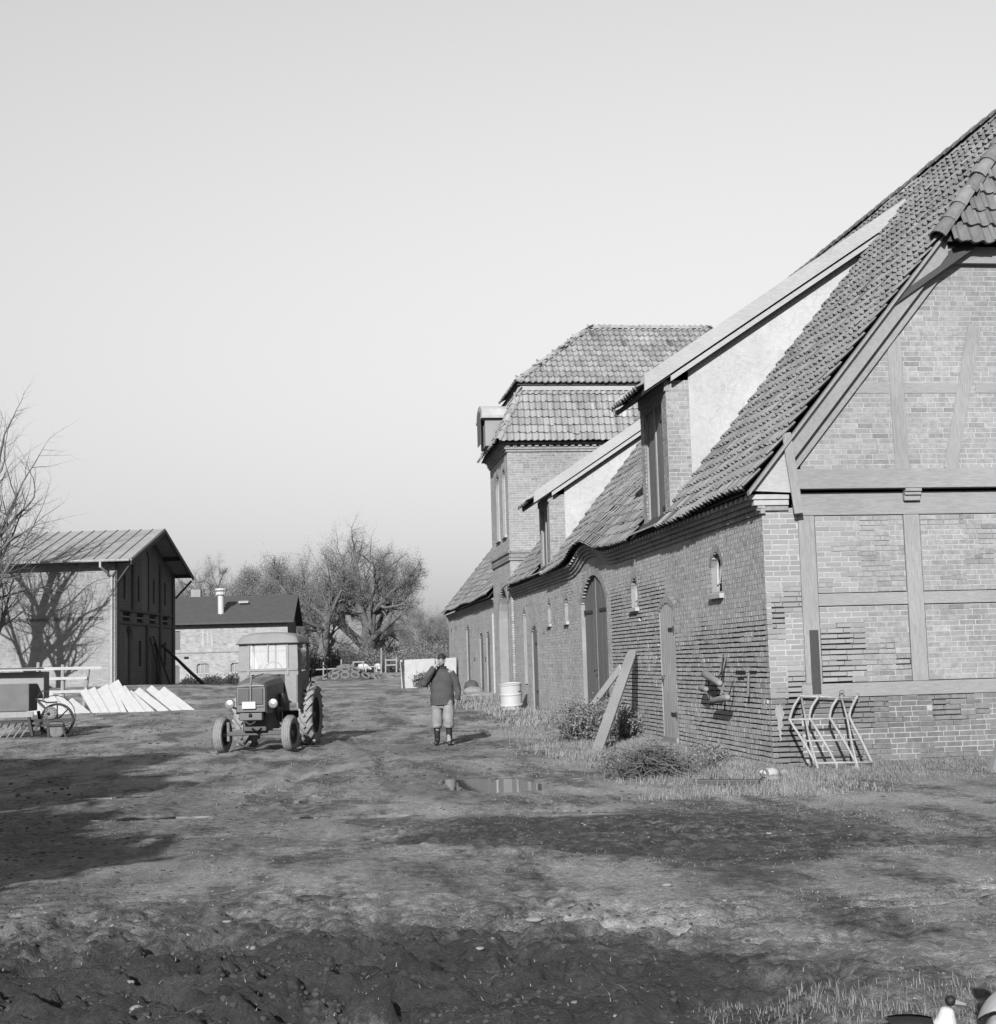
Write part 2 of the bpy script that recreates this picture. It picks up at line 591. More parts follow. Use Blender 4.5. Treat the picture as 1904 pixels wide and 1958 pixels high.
# hollows that hold the puddles
PUD = [(1.0, 17.2, .75, .34, -.3), (2.0, 17.6, .55, .2, -.15), (2.35, 18.6, .4, .8, .2), (1.5, 15.1, .55, .15, -.3), (2.15, 15.0, .35, .17, -.2), (2.55, 14.9, .3, .11, -.25), (0.35, 15.4, .42, .12, -.25), (-1.7, 16.1, .45, .13, -.1), (-2.4, 18.9, .35, .10, 0.)]
WL = -0.011
for cx, cy, a, b, r in PUD:
    c_, s_ = math.cos(r), math.sin(r)
    dx_, dy_ = GX - cx, GY - cy
    rn = np.sqrt(((dx_ * c_ + dy_ * s_) / a) ** 2 + ((-dx_ * s_ + dy_ * c_) / b) ** 2) * (1 + .7 * (fbm(GX, GY, 2.2, 3, 99) - .5))
    k = np.clip((1.9 - rn) / 1.1, 0, 1)
    disp = disp * (1 - k) - 0.04 * k
    disp = np.where((rn > 1.55) & (rn < 4.0), np.maximum(disp, -0.008), disp)
fade = np.clip(1 - (np.abs(GX) - 20) / 20, 0, 1) * np.clip(1 - (GY - 90) / 40, 0, 1)
ZG = Zb + disp * fade
V = np.stack([GX, GY, ZG], -1).reshape(-1, 3)
nx, ny = len(gx), len(gy)
ii = np.arange((ny - 1) * nx).reshape(ny - 1, nx)[:, :-1].ravel()
Fg = np.stack([ii, ii + 1, ii + nx + 1, ii + nx], -1)


def ground_material():
    m = bpy.data.materials.new('farmyard_earth')
    m.use_nodes = True
    N, L = m.node_tree.nodes, m.node_tree.links
    bs = N['Principled BSDF']
    bs.inputs['Specular IOR Level'].default_value = 0.15
    bs.inputs['Roughness'].default_value = 0.92
    tc = N.new('ShaderNodeTexCoord')
    at = N.new('ShaderNodeAttribute')
    at.attribute_name = 'mud'

    def noise(sc, det, stretch=None):
        n = N.new('ShaderNodeTexNoise')
        n.inputs['Scale'].default_value = sc
        n.inputs['Detail'].default_value = det
        n.inputs['Roughness'].default_value = .7
        if stretch:
            mp = N.new('ShaderNodeMapping')
            mp.inputs['Scale'].default_value = stretch
            L.new(tc.outputs['Object'], mp.inputs[0])
            L.new(mp.outputs[0], n.inputs['Vector'])
        else:
            L.new(tc.outputs['Object'], n.inputs['Vector'])
        return n.outputs[0]

    def rng(x, a, b, c, d):
        r = N.new('ShaderNodeMapRange')
        r.inputs[1].default_value, r.inputs[2].default_value = a, b
        r.inputs[3].default_value, r.inputs[4].default_value = c, d
        L.new(x, r.inputs[0])
        return r.outputs[0]

    def mth(op, a, b):
        q = N.new('ShaderNodeMath')
        q.operation = op
        for k, v in enumerate((a, b)):
            if isinstance(v, float):
                q.inputs[k].default_value = v
            else:
                L.new(v, q.inputs[k])
        return q.outputs[0]
    grass = mth('MULTIPLY', rng(noise(.8, 6, (1, .45, 1)), .3, .7, .10, .255), mth('MULTIPLY', rng(noise(22, 6), .3, .7, .6, 1.4), rng(noise(110, 4), .3, .7, .65, 1.35)))
    earth = mth('MULTIPLY', rng(noise(1.6, 6), .3, .7, 0.019, .05), rng(noise(30, 4), .3, .7, .7, 1.3))
    patch = rng(noise(1.1, 7, (1, .35, 1)), .43, .57, 0.0, .68)
    f = mth('MAXIMUM', at.outputs['Fac'], patch)
    f = rng(mth('ADD', f, rng(noise(7, 8), .3, .7, -.38, .38)), .15, .9, 0, 1)
    mx = N.new('ShaderNodeMix')
    mx.data_type = 'FLOAT'
    L.new(f, mx.inputs[0])
    L.new(grass, mx.inputs[2])
    L.new(earth, mx.inputs[3])
    cc = N.new('ShaderNodeCombineColor')
    for k in range(3):
        L.new(mx.outputs[0], cc.inputs[k])
    L.new(cc.outputs[0], bs.inputs['Base Color'])
    bp = N.new('ShaderNodeBump')
    bp.inputs['Strength'].default_value = 1.0
    bp.inputs['Distance'].default_value = .05
    L.new(mth('ADD', noise(12, 9), mth('MULTIPLY', noise(50, 8), .7)), bp.inputs['Height'])
    L.new(bp.outputs[0], bs.inputs['Normal'])
    return m


MATS['ground'] = ground_material()
gm = np_mesh('ground', V, Fg, 'ground', smooth=True)
a_ = gm.attributes.new('mud', 'FLOAT', 'POINT')
a_.data.foreach_set('value', MUD.astype(np.float32).ravel())
ground = link('ground', gm)
tag(ground, kind='structure')

for i, (cx, cy, a, b, r) in enumerate(PUD):
    # water fills the hollow: the cells of the yard that lie below the water line
    c_, s_ = math.cos(r), math.sin(r)
    dx_, dy_ = GX - cx, GY - cy
    rn = np.sqrt(((dx_ * c_ + dy_ * s_) / a) ** 2 + ((-dx_ * s_ + dy_ * c_) / b) ** 2)
    lvl = gz(cx, cy) + WL
    wet = (ZG < lvl) & (rn < 2.6)
    cell = wet[:-1, :-1] | wet[1:, :-1] | wet[:-1, 1:] | wet[1:, 1:]
    jj, kk = np.nonzero(cell)
    if not len(jj):
        continue
    ids = np.stack([jj * nx + kk, jj * nx + kk + 1, (jj + 1) * nx + kk + 1, (jj + 1) * nx + kk], -1)
    u_, inv = np.unique(ids, return_inverse=True)
    PV = V[u_].copy()
    PV[:, 2] = lvl
    tag(link('puddle', np_mesh('puddle', PV, inv.reshape(-1, 4), 'water')), kind='structure')
# ------------------------------------------------------------------ brickwork
XW, YG = 6.58, 19.75            # the barn's west wall stands on X = XW, its south gable on Y = YG
CAMP = Vector((0, 0, 1.6))


def unit_brick(seed, m='brick_one'):
    r = random.Random(seed)
    j = lambda: r.uniform(-.05, .05)
    c = .06
    P = []
    for z in (0, 1):
        for y in (0, 1):
            for x in (0, 1):
                P.append((x + j() * .5 * .3, y, z + j() * .5))
    # front face (y = 1) drawn in slightly so that the arrises read as worn
    V = [(p[0], p[1], p[2]) for p in P]
    F = [(0, 1, 5, 4), (0, 2, 3, 1), (4, 5, 7, 6), (0, 4, 6, 2), (1, 3, 7, 5)]
    front = [2, 3, 7, 6]
    ctr = Vector((.5, 1, .5))
    base = len(V)
    for i in front:
        p = Vector(V[i])
        q = Vector((p.x + (.5 - p.x) * c * .6, 1.0, p.z + (.5 - p.z) * c * 2.2))
        V.append(tuple(q))
    V2 = [(x, (.93 if i in front else y), z) for i, (x, y, z) in enumerate(V[:base])] + V[base:]
    F.append((base, base + 1, base + 2, base + 3))
    for k in range(4):
        k2 = (k + 1) % 4
        F.append((front[k], front[k2], base + k2, base + k))
    me = bpy.data.meshes.new('brick')
    me.from_pydata(V2, [], F)
    me.materials.append(MATS[m])
    me.update()
    return me


BRICK_ME = [unit_brick(s) for s in range(5)]
BRICK_PL = [unit_brick(s, 'brick_plinth') for s in range(5)]
BRICK_F = [unit_brick(s, 'brick_far_one') for s in range(5)]
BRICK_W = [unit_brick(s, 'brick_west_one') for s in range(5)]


def cut(iv, holes):
    out = [iv]
    for a, b in holes:
        nxt = []
        for p, q in out:
            if b <= p or a >= q:
                nxt.append((p, q))
            else:
                if a - p > .025:
                    nxt.append((p, a))
                if q - b > .025:
                    nxt.append((b, q))
        out = nxt
    return out


class Opening:
    """Rectangle with a segmental or round head."""

    def __init__(s, u0, u1, z0, z1, rise=0.0):
        s.u0, s.u1, s.z0, s.z1, s.rise = u0, u1, z0, z1, rise

    def span(s, z, pad=0.0):
        if z < s.z0 - pad or z > s.z1 + pad:
            return None
        hw = (s.u1 - s.u0) / 2 + pad
        c = (s.u0 + s.u1) / 2
        zs = s.z1 - s.rise
        if s.rise and z > zs:
            R = (((s.u1 - s.u0) / 2) ** 2 + s.rise ** 2) / (2 * s.rise)
            zc = s.z1 - R
            q = (R + pad) ** 2 - (z - zc) ** 2
            if q <= 0:
                return None
            hw = min(hw, math.sqrt(q))
        return (c - hw, c + hw)

    def outline(s, n=12):
        pts = [(s.u0, s.z0), (s.u1, s.z0)]
        if s.rise:
            hw = (s.u1 - s.u0) / 2
            R = (hw ** 2 + s.rise ** 2) / (2 * s.rise)
            c, zc = (s.u0 + s.u1) / 2, s.z1 - R
            a0 = math.asin(min(1, hw / R))
            for k in range(n + 1):
                t = a0 - 2 * a0 * k / n
                pts.append((c + R * math.sin(t), zc + R * math.cos(t)))
        else:
            pts += [(s.u1, s.z1), (s.u0, s.z1)]
        return pts


def brick_field(fr, u0, u1, z0, z1, holes=(), bond='english', ch=0.077, joint=0.0125, span=None, erosion=None, seed=0, depth=.06):
    """Lists bricks (fr,u0,u1,z0,z1,d,tone) and mortar strips for a field of wall."""
    r = random.Random(seed)
    bricks, strips = [], []
    n = int(round((z1 - z0) / ch))
    ch = (z1 - z0) / max(1, n)
    for k in range(n):
        za, zb = z0 + k * ch, z0 + (k + 1) * ch
        zm = (za + zb) / 2
        a, b = (u0, u1) if span is None else span(zm)
        if b - a < .03:
            continue
        hs = [h.span(zm, .004) for h in holes]
        hs = [h for h in hs if h]
        for p, q in cut((a, b), hs):
            m = max(1, int((q - p) / .22))
            for i in range(m):
                x0, x1 = p + (q - p) * i / m, p + (q - p) * (i + 1) / m
                e = erosion((x0 + x1) / 2, zm) if erosion else 0.0
                strips.append((fr, x0, x1, za, zb, -0.003 - .053 * e, e))
        if bond == 'english':
            L = .125 if (k % 4) != 0 else .25
        elif bond == 'header':
            L = .125
        else:
            L = .25
        x = a - (L * .5 if k % 2 else 0) - (0 if k % 3 else .03)
        while x < b:
            w_ = L * (1 + r.uniform(-.04, .04))
            if bond == 'stretcher' and r.random() < .13:
                w_ = L * .5
            e0 = erosion(x + w_ / 2, zm) if erosion else 0.0
            jv = joint * (1 - .65 * e0)
            for p, q in cut((max(x + jv / 2, a + .002), min(x + w_ - jv / 2, b - .002)), hs):
                if q - p < .02:
                    continue
                e = erosion((p + q) / 2, zm) if erosion else 0.0
                tone = 1 + r.uniform(-.11, .11) + (-.2 if r.random() < .07 else 0) + (.12 if r.random() < .04 else 0)
                if e > .95 and r.random() < .003:
                    continue
                zz0, zz1 = za + joint / 2, zb - joint / 2
                if e > .3:
                    zz0 += (r.uniform(.006, .014)) * e
                    zz1 -= r.uniform(-.001, .003) * e
                    tone = 1 + (tone - 1) * .6
                bricks.append((fr, p, q, zz0, zz1, r.gauss(0, .0009) - (abs(r.gauss(0, .0025)) if e > .4 else 0), tone))
            x += w_
    return bricks, strips


def brick_mass_mesh(name, bricks, m, depth=.075):
    n = len(bricks)
    V = np.zeros((n, 8, 3))
    T = np.zeros(n)
    for i, (fr, p, q, za, zb, d, t) in enumerate(bricks):
        du = fr.a
        c = [fr.p(p, za, d - depth), fr.p(q, za, d - depth), fr.p(q, za, d), fr.p(p, za, d), fr.p(p, zb, d - depth), fr.p(q, zb, d - depth), fr.p(q, zb, d), fr.p(p, zb, d)]
        V[i] = [tuple(v) for v in c]
        T[i] = t
    base = np.array([(0, 3, 2, 1), (4, 5, 6, 7), (1, 2, 6, 5), (2, 3, 7, 6), (3, 0, 4, 7)])
    F = (base[None] + (np.arange(n) * 8)[:, None, None]).reshape(-1, 4)
    return np_mesh(name, V.reshape(-1, 3), F, m, np.repeat(T, 5))


def strips_mesh(name, strips, m='mortar', core=.11):
    mb = MB()
    for fr, x0, x1, za, zb, d, e in strips:
        P = [fr.p(x0, za, d), fr.p(x1, za, d), fr.p(x1, zb, d), fr.p(x0, zb, d)]
        mb.face(P, 1 - .8 * e)  # eroded joints: dirty mortar, with the shade of the recess added in the tone
        mb.face([fr.p(x0, za, -core), fr.p(x1, za, -core), fr.p(x1, zb, -core), fr.p(x0, zb, -core)], .4)
    return mb.mesh(name, m)


def place_brick_object(b, parent, i, meshes=None):
    fr, p, q, za, zb, d, t = b
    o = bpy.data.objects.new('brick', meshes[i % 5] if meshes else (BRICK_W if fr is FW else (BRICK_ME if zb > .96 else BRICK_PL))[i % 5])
    COL.objects.link(o)
    o.parent = parent
    dep = .075
    M = Matrix.Identity(4)
    for k in range(3):
        M[k][0] = fr.a[k] * (q - p)
        M[k][1] = fr.n[k] * dep
        M[k][2] = fr.b[k] * (zb - za)
        M[k][3] = fr.p(p, za, d - dep)[k]
    o.matrix_local = M
    return o


mat('mortar_wall', 0.52, 0.95, 0.18, 8, 0.5, 50, attr=True, stain=0.15)

# ------------------------------------------------------------------ the barn (near wing)
barn = empty('brick_barn', (0, 0, 0), 0, 'long brick barn with half-timbered gable, pantile roof and two tall shed dormers', 'barn')
FW = Fr((XW, 0, 0), (0, 1, 0), (0, 0, 1), (-1, 0, 0))            # west wall: u = Y
FG = Fr((0, YG, 0), (1, 0, 0), (0, 0, 1), (0, -1, 0))            # gable: u = X
EAVE_X, EAVE_Z, RS = 6.30, 3.924, 1.20                             # eave line and roof slope
RIDGE_X = 12.0
RIDGE_Z = EAVE_Z + RS * (RIDGE_X - EAVE_X)
Y_END = 45.15


def eyebrow(y):
    return .34 * math.exp(-abs((y - 32.35) / 1.5) ** 2.6)


def roof_z(x, y):
    k = max(0, 1 - (x - EAVE_X) / 3.0)
    return EAVE_Z + RS * (x - EAVE_X) + eyebrow(y) * k * k * (3 - 2 * k)


win_a = Opening(21.92, 22.48, 2.60, 3.28, .24)
win_b = Opening(27.82, 28.36, 2.62, 3.22, .22)
door_a = Opening(25.05, 26.1, 0, 2.60, .16)
door_b = Opening(30.85, 33.8, 0, 3.55, .62)
win_c = Opening(35.55, 36.0, 2.58, 3.18, .2)
win_d = Opening(38.2, 38.65, 2.60, 3.2, .2)
door_c = Opening(40.66, 41.66, 0, 2.62, .2)
win_e = Opening(42.7, 43.25, .9, 3.15, .25)
West = [win_a, win_b, door_a, door_b, win_c, win_d, door_c, win_e]


def erode(y, z):
    """Where frost and salt have eaten the joints of the west wall."""
    n = float(fbm(np.float64(y), np.float64(z), .9, 3, 8)) - .5
    e = 0.0
    if y < 30.4:
        lim = 2.15 + .55 * (n * 2)
        if y > 25.6:
            lim = 3.15 + .3 * n
        e = min(1.0, max(0.0, (lim - z) / .25))
        n2 = float(fbm(np.float64(y * 1.3), np.float64(z * 5), 1.3, 3, 28))
        e *= 1 - min(1, max(0, (n2 - .56) * 9)) * .9
        if z < .7:
            e *= 1 - min(1, max(0, (n2 - .46) * 7)) * .6
    elif y < 36:
        e = .25 if n > .1 else 0.0
    return e


def erode_g(x, z):
    sm = lambda v, a, k: min(1.0, max(0.0, (v - a) * k))
    nz = lambda sx_, sz_, sc_, sd_: float(fbm(np.float64(x * sx_), np.float64(z * sz_), sc_, 3, sd_))
    if x < 7.12:
        return sm(2.6 - z, 0, 3) * sm(.68 - nz(1, 1, 2, 8), 0, 6)
    if z < .95:
        return .75 * sm(nz(1, 3.5, 1.4, 18), .46, 6) * (1 if z > .45 else .5)
    if 7.36 < x < 8.75 and 1.1 < z < 2.3:
        return .9 * sm(nz(1, 2.5, 1.7, 38), .40, 6) * (1 if z < 1.9 else .5)
    return .22 * sm(nz(1, 2.5, 1.7, 48), .62, 8)


allb, alls_w, alls_g = [], [], []
b, s = brick_field(FW, YG + .004, Y_END, -.12, 3.70, West, 'english', erosion=erode, seed=1)
allb += b
alls_w += s
POSTS = [7.12, 8.74, 10.36, 11.98, 13.6, 15.2, 16.8]
PW = .245
panels = []
# corner pier of plain brick, plinth, then the panels between posts
panels.append((XW + .002, 7.115, .96, 3.72))
panels.append((XW + .002, 17.42, -.12, .945))
for i, p in enumerate(POSTS):
    a = p + PW
    b_ = POSTS[i + 1] if i + 1 < len(POSTS) else 17.42
    panels.append((a + .012, b_ - .012, 1.163, 2.262))
    panels.append((a + .012, b_ - .012, 2.468, 3.592))
for j, (a, b_, z0, z1) in enumerate(panels):
    b, s = brick_field(FG, a, b_, z0, z1, (), 'stretcher', erosion=erode_g, seed=20 + j)
    if z1 < 1:
        b = [e[:6] + (e[6] * .66,) for e in b]
    if a < XW + .01 and z1 > 1:
        b = [e[:6] + (e[6] * .84,) for e in b]
    allb += b
    alls_g += s


def gable_span(z):
    x0 = EAVE_X + (z + .42 - EAVE_Z) / RS
    return (max(7.2, x0), 24.0 - max(7.2, x0))


UP = [8.66, 10.3, 12.0 - .11, 13.5, 15.1]
b, s = brick_field(FG, 7, 17, 4.275, 7.62, (), 'stretcher', span=gable_span, seed=77)
allb += b
alls_g += s
gable_wall = link('gable_wall', strips_mesh('gable_wall', alls_g, 'mortar_wall'), barn)
west_wall = link('west_wall', strips_mesh('west_wall', alls_w, 'mortar_wall'), barn)


def bdist(b):
    p = b[0].p((b[1] + b[2]) / 2, (b[3] + b[4]) / 2)
    k = (p - CAMP).length
    if p.x > 10.1:
        k += 50
    if p.z > 5.4:
        k += .4
    if b[0] is FW:
        k += 1.2
    return k


allb.sort(key=bdist)
for i, b in enumerate(allb[:300]):
    place_brick_object(b, gable_wall if b[0] is FG else west_wall, i)
link('gable_brickwork', brick_mass_mesh('gable_brickwork', [b for b in allb[300:] if b[0] is FG], 'brick_mass'), barn)['kind'] = 'stuff'
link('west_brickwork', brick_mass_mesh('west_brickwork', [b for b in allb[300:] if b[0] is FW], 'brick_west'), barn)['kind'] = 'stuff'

# other walls of the barn: plain, out of sight
mb = MB()
mb.box(17.30, 17.42, YG + .05, 66.9, 0, 3.7)
mb.build('east_wall', 'plaster', barn)

# half-timbering of the gable


def timber(name, u0, u1, z0, z1, d0=-.05, d1=.012, m='timber', tilt=0.0, bev=.008):
    q = MB()
    q.hexa([FG.p(u0, z0, d0), FG.p(u1, z0, d0), FG.p(u1, z0, d1), FG.p(u0, z0, d1),
            FG.p(u0 - tilt, z1, d0), FG.p(u1 - tilt, z1, d0), FG.p(u1 - tilt, z1, d1), FG.p(u0 - tilt, z1, d1)])
    return q.build(name, m, barn, bevel=bev)


timber('sill_beam', 7.05, 17.42, .95, 1.15, m='timber_h', d1=.02)
for p in POSTS:
    timber('timber_post', p, p + PW, 1.152, 3.60)
for i, p in enumerate(POSTS):
    b_ = POSTS[i + 1] if i + 1 < len(POSTS) else 17.42
    timber('timber_rail', p + PW + .003, b_ - .003, 2.275, 2.455, d1=.006, m='timber_h')
timber('head_beam', 7.05, 17.42, 3.603, 3.94, m='timber_h', d1=.016)
timber('tie_beam', 6.98, 17.0, 3.98, 4.27, d0=-.05, d1=.16, m='timber_h')
# dark splice let into the first post
q = MB()
q.fbox(FG, 7.20, 7.335, 1.0, 1.93, .0, .022)
q.build('post_splice', 'timber_dark', barn, bevel=.004)
for p in POSTS[1:]:
    q = MB()
    for z0, z1, d in ((3.93, 3.979, .15), (3.88, 3.93, .12), (3.80, 3.88, .085)):
        q.fbox(FG, p + .0, p + .25, z0, z1, .0, d)
    q.build('bracket', 'timber_h', barn, bevel=.008)
for i, p in enumerate(UP):
    z1 = min(7.55, EAVE_Z + RS * (min(p, 24 - p - .2) - EAVE_X) - .45)
    if i in (1, 3):
        continue
    timber('gable_post', p, p + .22, 4.272, z1, d1=.014, tilt=.02)
q = MB()
q.beam(FG.p(9.52, 4.272, -.012), FG.p(10.05, 6.45, -.012), .21, .056, up=(0, -1, 0))
q.build('brace', 'timber', barn, bevel=.008)
q = MB()
q.beam(FG.p(14.5, 4.272, -.012), FG.p(13.9, 6.45, -.012), .21, .056, up=(0, -1, 0))
q.build('brace', 'timber', barn, bevel=.008)
timber('collar_rail', 7.98, 8.64, 5.42, 5.58, d1=.008, m='timber_h')
timber('collar_rail', 8.87, 9.72, 5.42, 5.58, d1=.008, m='timber_h')
timber('collar_rail', 10.0, 11.87, 5.42, 5.58, d1=.008, m='timber_h')
timber('gable_head_beam', 9.3, 14.7, 7.40, 7.66, d1=.10, m='timber_h')


def rake(name, off0, off1, d0, d1, x0, x1, m, side=1):
    """Sloping board under the roof line; off = drop below the tiles."""
    q = MB()
    f = lambda x: x if side > 0 else 24.0 - x
    zt = lambda x, o: EAVE_Z + RS * (x - EAVE_X) - o
    P = [FG.p(f(x0), zt(x0, off1), d0), FG.p(f(x1), zt(x1, off1), d0), FG.p(f(x1), zt(x1, off1), d1), FG.p(f(x0), zt(x0, off1), d1),
         FG.p(f(x0), zt(x0, off0), d0), FG.p(f(x1), zt(x1, off0), d0), FG.p(f(x1), zt(x1, off0), d1), FG.p(f(x0), zt(x0, off0), d1)]
    q.hexa(P)
    return q.build(name, m, barn, bevel=.006)


mat('timber_rake', 0.34, 0.85, 0.13, 5, 0.5, 30, stretch=(3, 14, 3), stain=0.1)
for sd in (1, -1):
    rake('bargeboard', .035, .40, .13, .17, 6.98, 9.62, 'timber_rake', sd)
    rake('barge_fillet', .02, .12, .17, .20, 6.98, 9.62, 'timber_rake', sd)
    rake('rafter', .40, .62, -.05, .06, 7.05, 9.55, 'timber_rake', sd)
# boarded end of the eave, drop board and corbel stones at the corner
q = MB()
q.prism([FG.p(6.40, 3.96, .13), FG.p(6.98, 3.93, .13), FG.p(6.98, 4.66, .13)], FG.n * .03)
q.build('eave_end_board', 'timber_pale', barn)
q = MB()
q.beam(FG.p(6.93, 4.80, .215), FG.p(7.07, 3.62, .19), .135, .03, up=(0, -1, 0))
q.build('drop_board', 'timber', barn, bevel=.004)
for k, (a, z0, z1, d) in enumerate(((6.40, 3.84, 3.915, .10), (6.44, 3.755, 3.835, .075), (6.50, 3.68, 3.75, .045))):
    q = MB()
    q.fbox(FG, a, 6.97, z0, z1, -.05, d)
    q.build('corbel_stone', 'limewash' if k < 2 else 'brick_one', barn, bevel=.01)

# cornice of stepped brick courses under the west eave
q = MB()
rr = random.Random(3)
yy = YG - .06
while yy < Y_END - .05:
    e = eyebrow(yy + .06)
    for k, (d, z) in enumerate(((.04, 3.64), (.08, 3.715), (.13, 3.79))):
        q.hexa([FW.p(yy, z + e, -.03), FW.p(yy + .118, z + e, -.03), FW.p(yy + .118, z + e, d + rr.uniform(-.004, .004)), FW.p(yy, z + e, d),
                FW.p(yy, z + .07 + e, -.03), FW.p(yy + .118, z + .07 + e, -.03), FW.p(yy + .118, z + .07 + e, d), FW.p(yy, z + .07 + e, d)],
               1 + rr.uniform(-.15, .15))
    if int(yy * 8) % 2 == 0:
        q.fbox(FW, yy, yy + .118, 3.86 + e, 3.93 + e, -.03, .20, 1.3)
    yy += .125
tag(q.build('cornice', 'brick_mass', barn), kind='stuff')
# wall field behind the raised eave over the cart door
q = MB()
q.prism([FW.p(30.2, 3.69, -.01), FW.p(34.4, 3.69, -.01), FW.p(33.9, 3.95, -.01), FW.p(33.3, 4.1, -.01), FW.p(31.4, 4.1, -.01), FW.p(30.8, 3.95, -.01)], (.05, 0, 0))
q.build('eyebrow_wall', 'plaster', barn)


# ------------------------------------------------------------------ openings


def ring(fr, op, depth, m, name, parent, th=.0):
    q = MB()
    pts = op.outline()
    n = len(pts)
    for k in range(n):
        (a, b), (c, d) = pts[k], pts[(k + 1) % n]
        q.face([fr.p(a, b, .0), fr.p(c, d, .0), fr.p(c, d, -depth), fr.p(a, b, -depth)])
    return q.build(name, m, parent)


def plate(fr, op, d, m, name, parent, th=.03, inset=0.0):
    q = MB()
    o2 = Opening(op.u0 + inset, op.u1 - inset, op.z0 + (inset if op.z0 > .3 else 0), op.z1 - inset, op.rise)
    q.prism([fr.p(u, z, d) for u, z in o2.outline()], fr.n * -th)
    return q.build(name, m, parent)


def arch_bricks(fr, op, parent, seed=0, soldier=.12):
    """Voussoirs turned round the head of an opening."""
    if not op.rise:
        return
    r = random.Random(seed)
    hw = (op.u1 - op.u0) / 2
    R = (hw ** 2 + op.rise ** 2) / (2 * op.rise)
    c, zc = (op.u0 + op.u1) / 2, op.z1 - R
    a0 = math.asin(min(1, hw / R)) + .02
    n = max(5, int(2 * a0 * R / .075))
    q = MB()
    for k in range(n):
        t0, t1 = -a0 + 2 * a0 * (k + .06) / n, -a0 + 2 * a0 * (k + .94) / n
        P = []
        for d in (-.05, .006):
            for t, rr_ in ((t0, R), (t1, R), (t1, R + soldier), (t0, R + soldier)):
                P.append(fr.p(c + rr_ * math.sin(t), zc + rr_ * math.cos(t), d))
        q.hexa(P, 1 + r.uniform(-.15, .15))
    tag(q.build('arch_bricks', 'brick_mass', parent), kind='stuff')


def window(fr, op, parent, kind=0, sill=True, seed=0, far=False):
    """Small iron-framed stable window with broken glazing bars."""
    w_ = empty('window_frame_group')
    bpy.data.objects.remove(w_)
    ring(fr, op, .14, 'plaster', 'window_reveal', parent)
    wf = plate(fr, op, -.14, 'black_void', 'window', parent, .02)
    r = random.Random(seed)
    q = MB()
    pts = [fr.p(u, z, -.10) for u, z in Opening(op.u0 + .02, op.u1 - .02, op.z0 + .02, op.z1 - .02, op.rise).outline()]
    q.tube(pts, .026, 5, closed=True)
    q.build('frame', 'white_frame', wf)
    q = MB()
    H = op.z1 - op.z0
    W_ = op.u1 - op.u0
    c = (op.u0 + op.u1) / 2
    q.tube([fr.p(c, op.z0, -.10), fr.p(c, op.z1 - .03, -.10)], .016, 5)
    if kind == 0:
        q.tube([fr.p(op.u0 + .06, op.z0 + .03, -.09), fr.p(c + .02, op.z0 + H * .72, -.09)], .014, 5)
        q.tube([fr.p(c - .02, op.z0 + H * .7, -.085), fr.p(op.u1 - .08, op.z0 + .03, -.085)], .016, 5)
        q.tube([fr.p(op.u0 + .03, op.z0 + H * .3, -.08), fr.p(op.u1 - .03, op.z0 + H * .22, -.08)], .012, 5)
    else:
        for k in range(1, kind + 1):
            z = op.z0 + H * k / (kind + 1.3)
            q.tube([fr.p(op.u0 + .02, z, -.10), fr.p(op.u1 - .02, z, -.10)], .012, 5)
    q.build('glazing_bar', 'white_frame', wf)
    q = MB()
    if kind == 0:
        q.face([fr.p(op.u0 + .05, op.z0 + .05, -.115), fr.p(c, op.z0 + .05, -.115), fr.p(c, op.z0 + H * .55, -.115), fr.p(op.u0 + .05, op.z0 + H * .35, -.115)])
    else:
        q.face([fr.p(op.u0 + .05, op.z0 + .05, -.115), fr.p(op.u1 - .05, op.z0 + .05, -.115), fr.p(op.u1 - .05, op.z0 + H * .6, -.115), fr.p(op.u0 + .05, op.z0 + H * .6, -.115)])
    q.build('pane', 'glass', wf)
    if sill:
        q = MB()
        q.fbox(fr, op.u0 - .08, op.u1 + .08, op.z0 - .085, op.z0 - .005, -.05, .075)
        q.build('window_sill', 'limewash', parent, bevel=.006)
    arch_bricks(fr, op, parent, seed)


window(FW, win_a, barn, 0, seed=1)
window(FW, win_b, barn, 0, seed=2)
window(FW, win_c, barn, 0, seed=3)
window(FW, win_d, barn, 0, seed=4)
window(FW, win_e, barn, 5, False, seed=5)


def hinge(fr, u0, u1, z, d, parent):
    q = MB()
    q.fbox(fr, min(u0, u1), max(u0, u1), z - .035, z + .035, d, d + .014)
    q.tube([fr.p(u0, z - .06, d + .02), fr.p(u0, z + .06, d + .02)], .018, 6)
    q.build('hinge', 'iron_dark', parent)


# corrugated iron stable door
dr = MB()
n = 64
o2 = door_a
for k in range(n):
    ua, ub = o2.u0 + (o2.u1 - o2.u0) * k / n, o2.u0 + (o2.u1 - o2.u0) * (k + 1) / n
    da, db = -.02 + .022 * math.sin(k / n * 2 * math.pi * 8), -.02 + .022 * math.sin((k + 1) / n * 2 * math.pi * 8)
    um = (ua + ub) / 2
    zt = o2.z1 - o2.rise * (abs(um - (o2.u0 + o2.u1) / 2) / ((o2.u1 - o2.u0) / 2)) ** 2
    dr.face([FW.p(ua, .12, da), FW.p(ub, .12, db), FW.p(ub, zt, db), FW.p(ua, zt, da)])
door = dr.build('stable_door', 'corrugated', barn, smooth=True)
ring(FW, door_a, .15, 'plaster', 'door_reveal', barn)
arch_bricks(FW, door_a, barn, 9)
hinge(FW, 25.07, 25.5, 2.1, -.012, door)
hinge(FW, 25.07, 25.5, .55, -.012, door)
q = MB()
q.fbox(FW, 25.07, 26.08, .0, .13, -.04, .03)
q.build('kick_board', 'timber', door)
q = MB()
q.tube([FW.p(25.85, 1.25, -.01), FW.p(25.85, 1.25, .05), FW.p(25.85, 1.13, .05)], .012, 6)
q.build('latch', 'iron_dark', door)

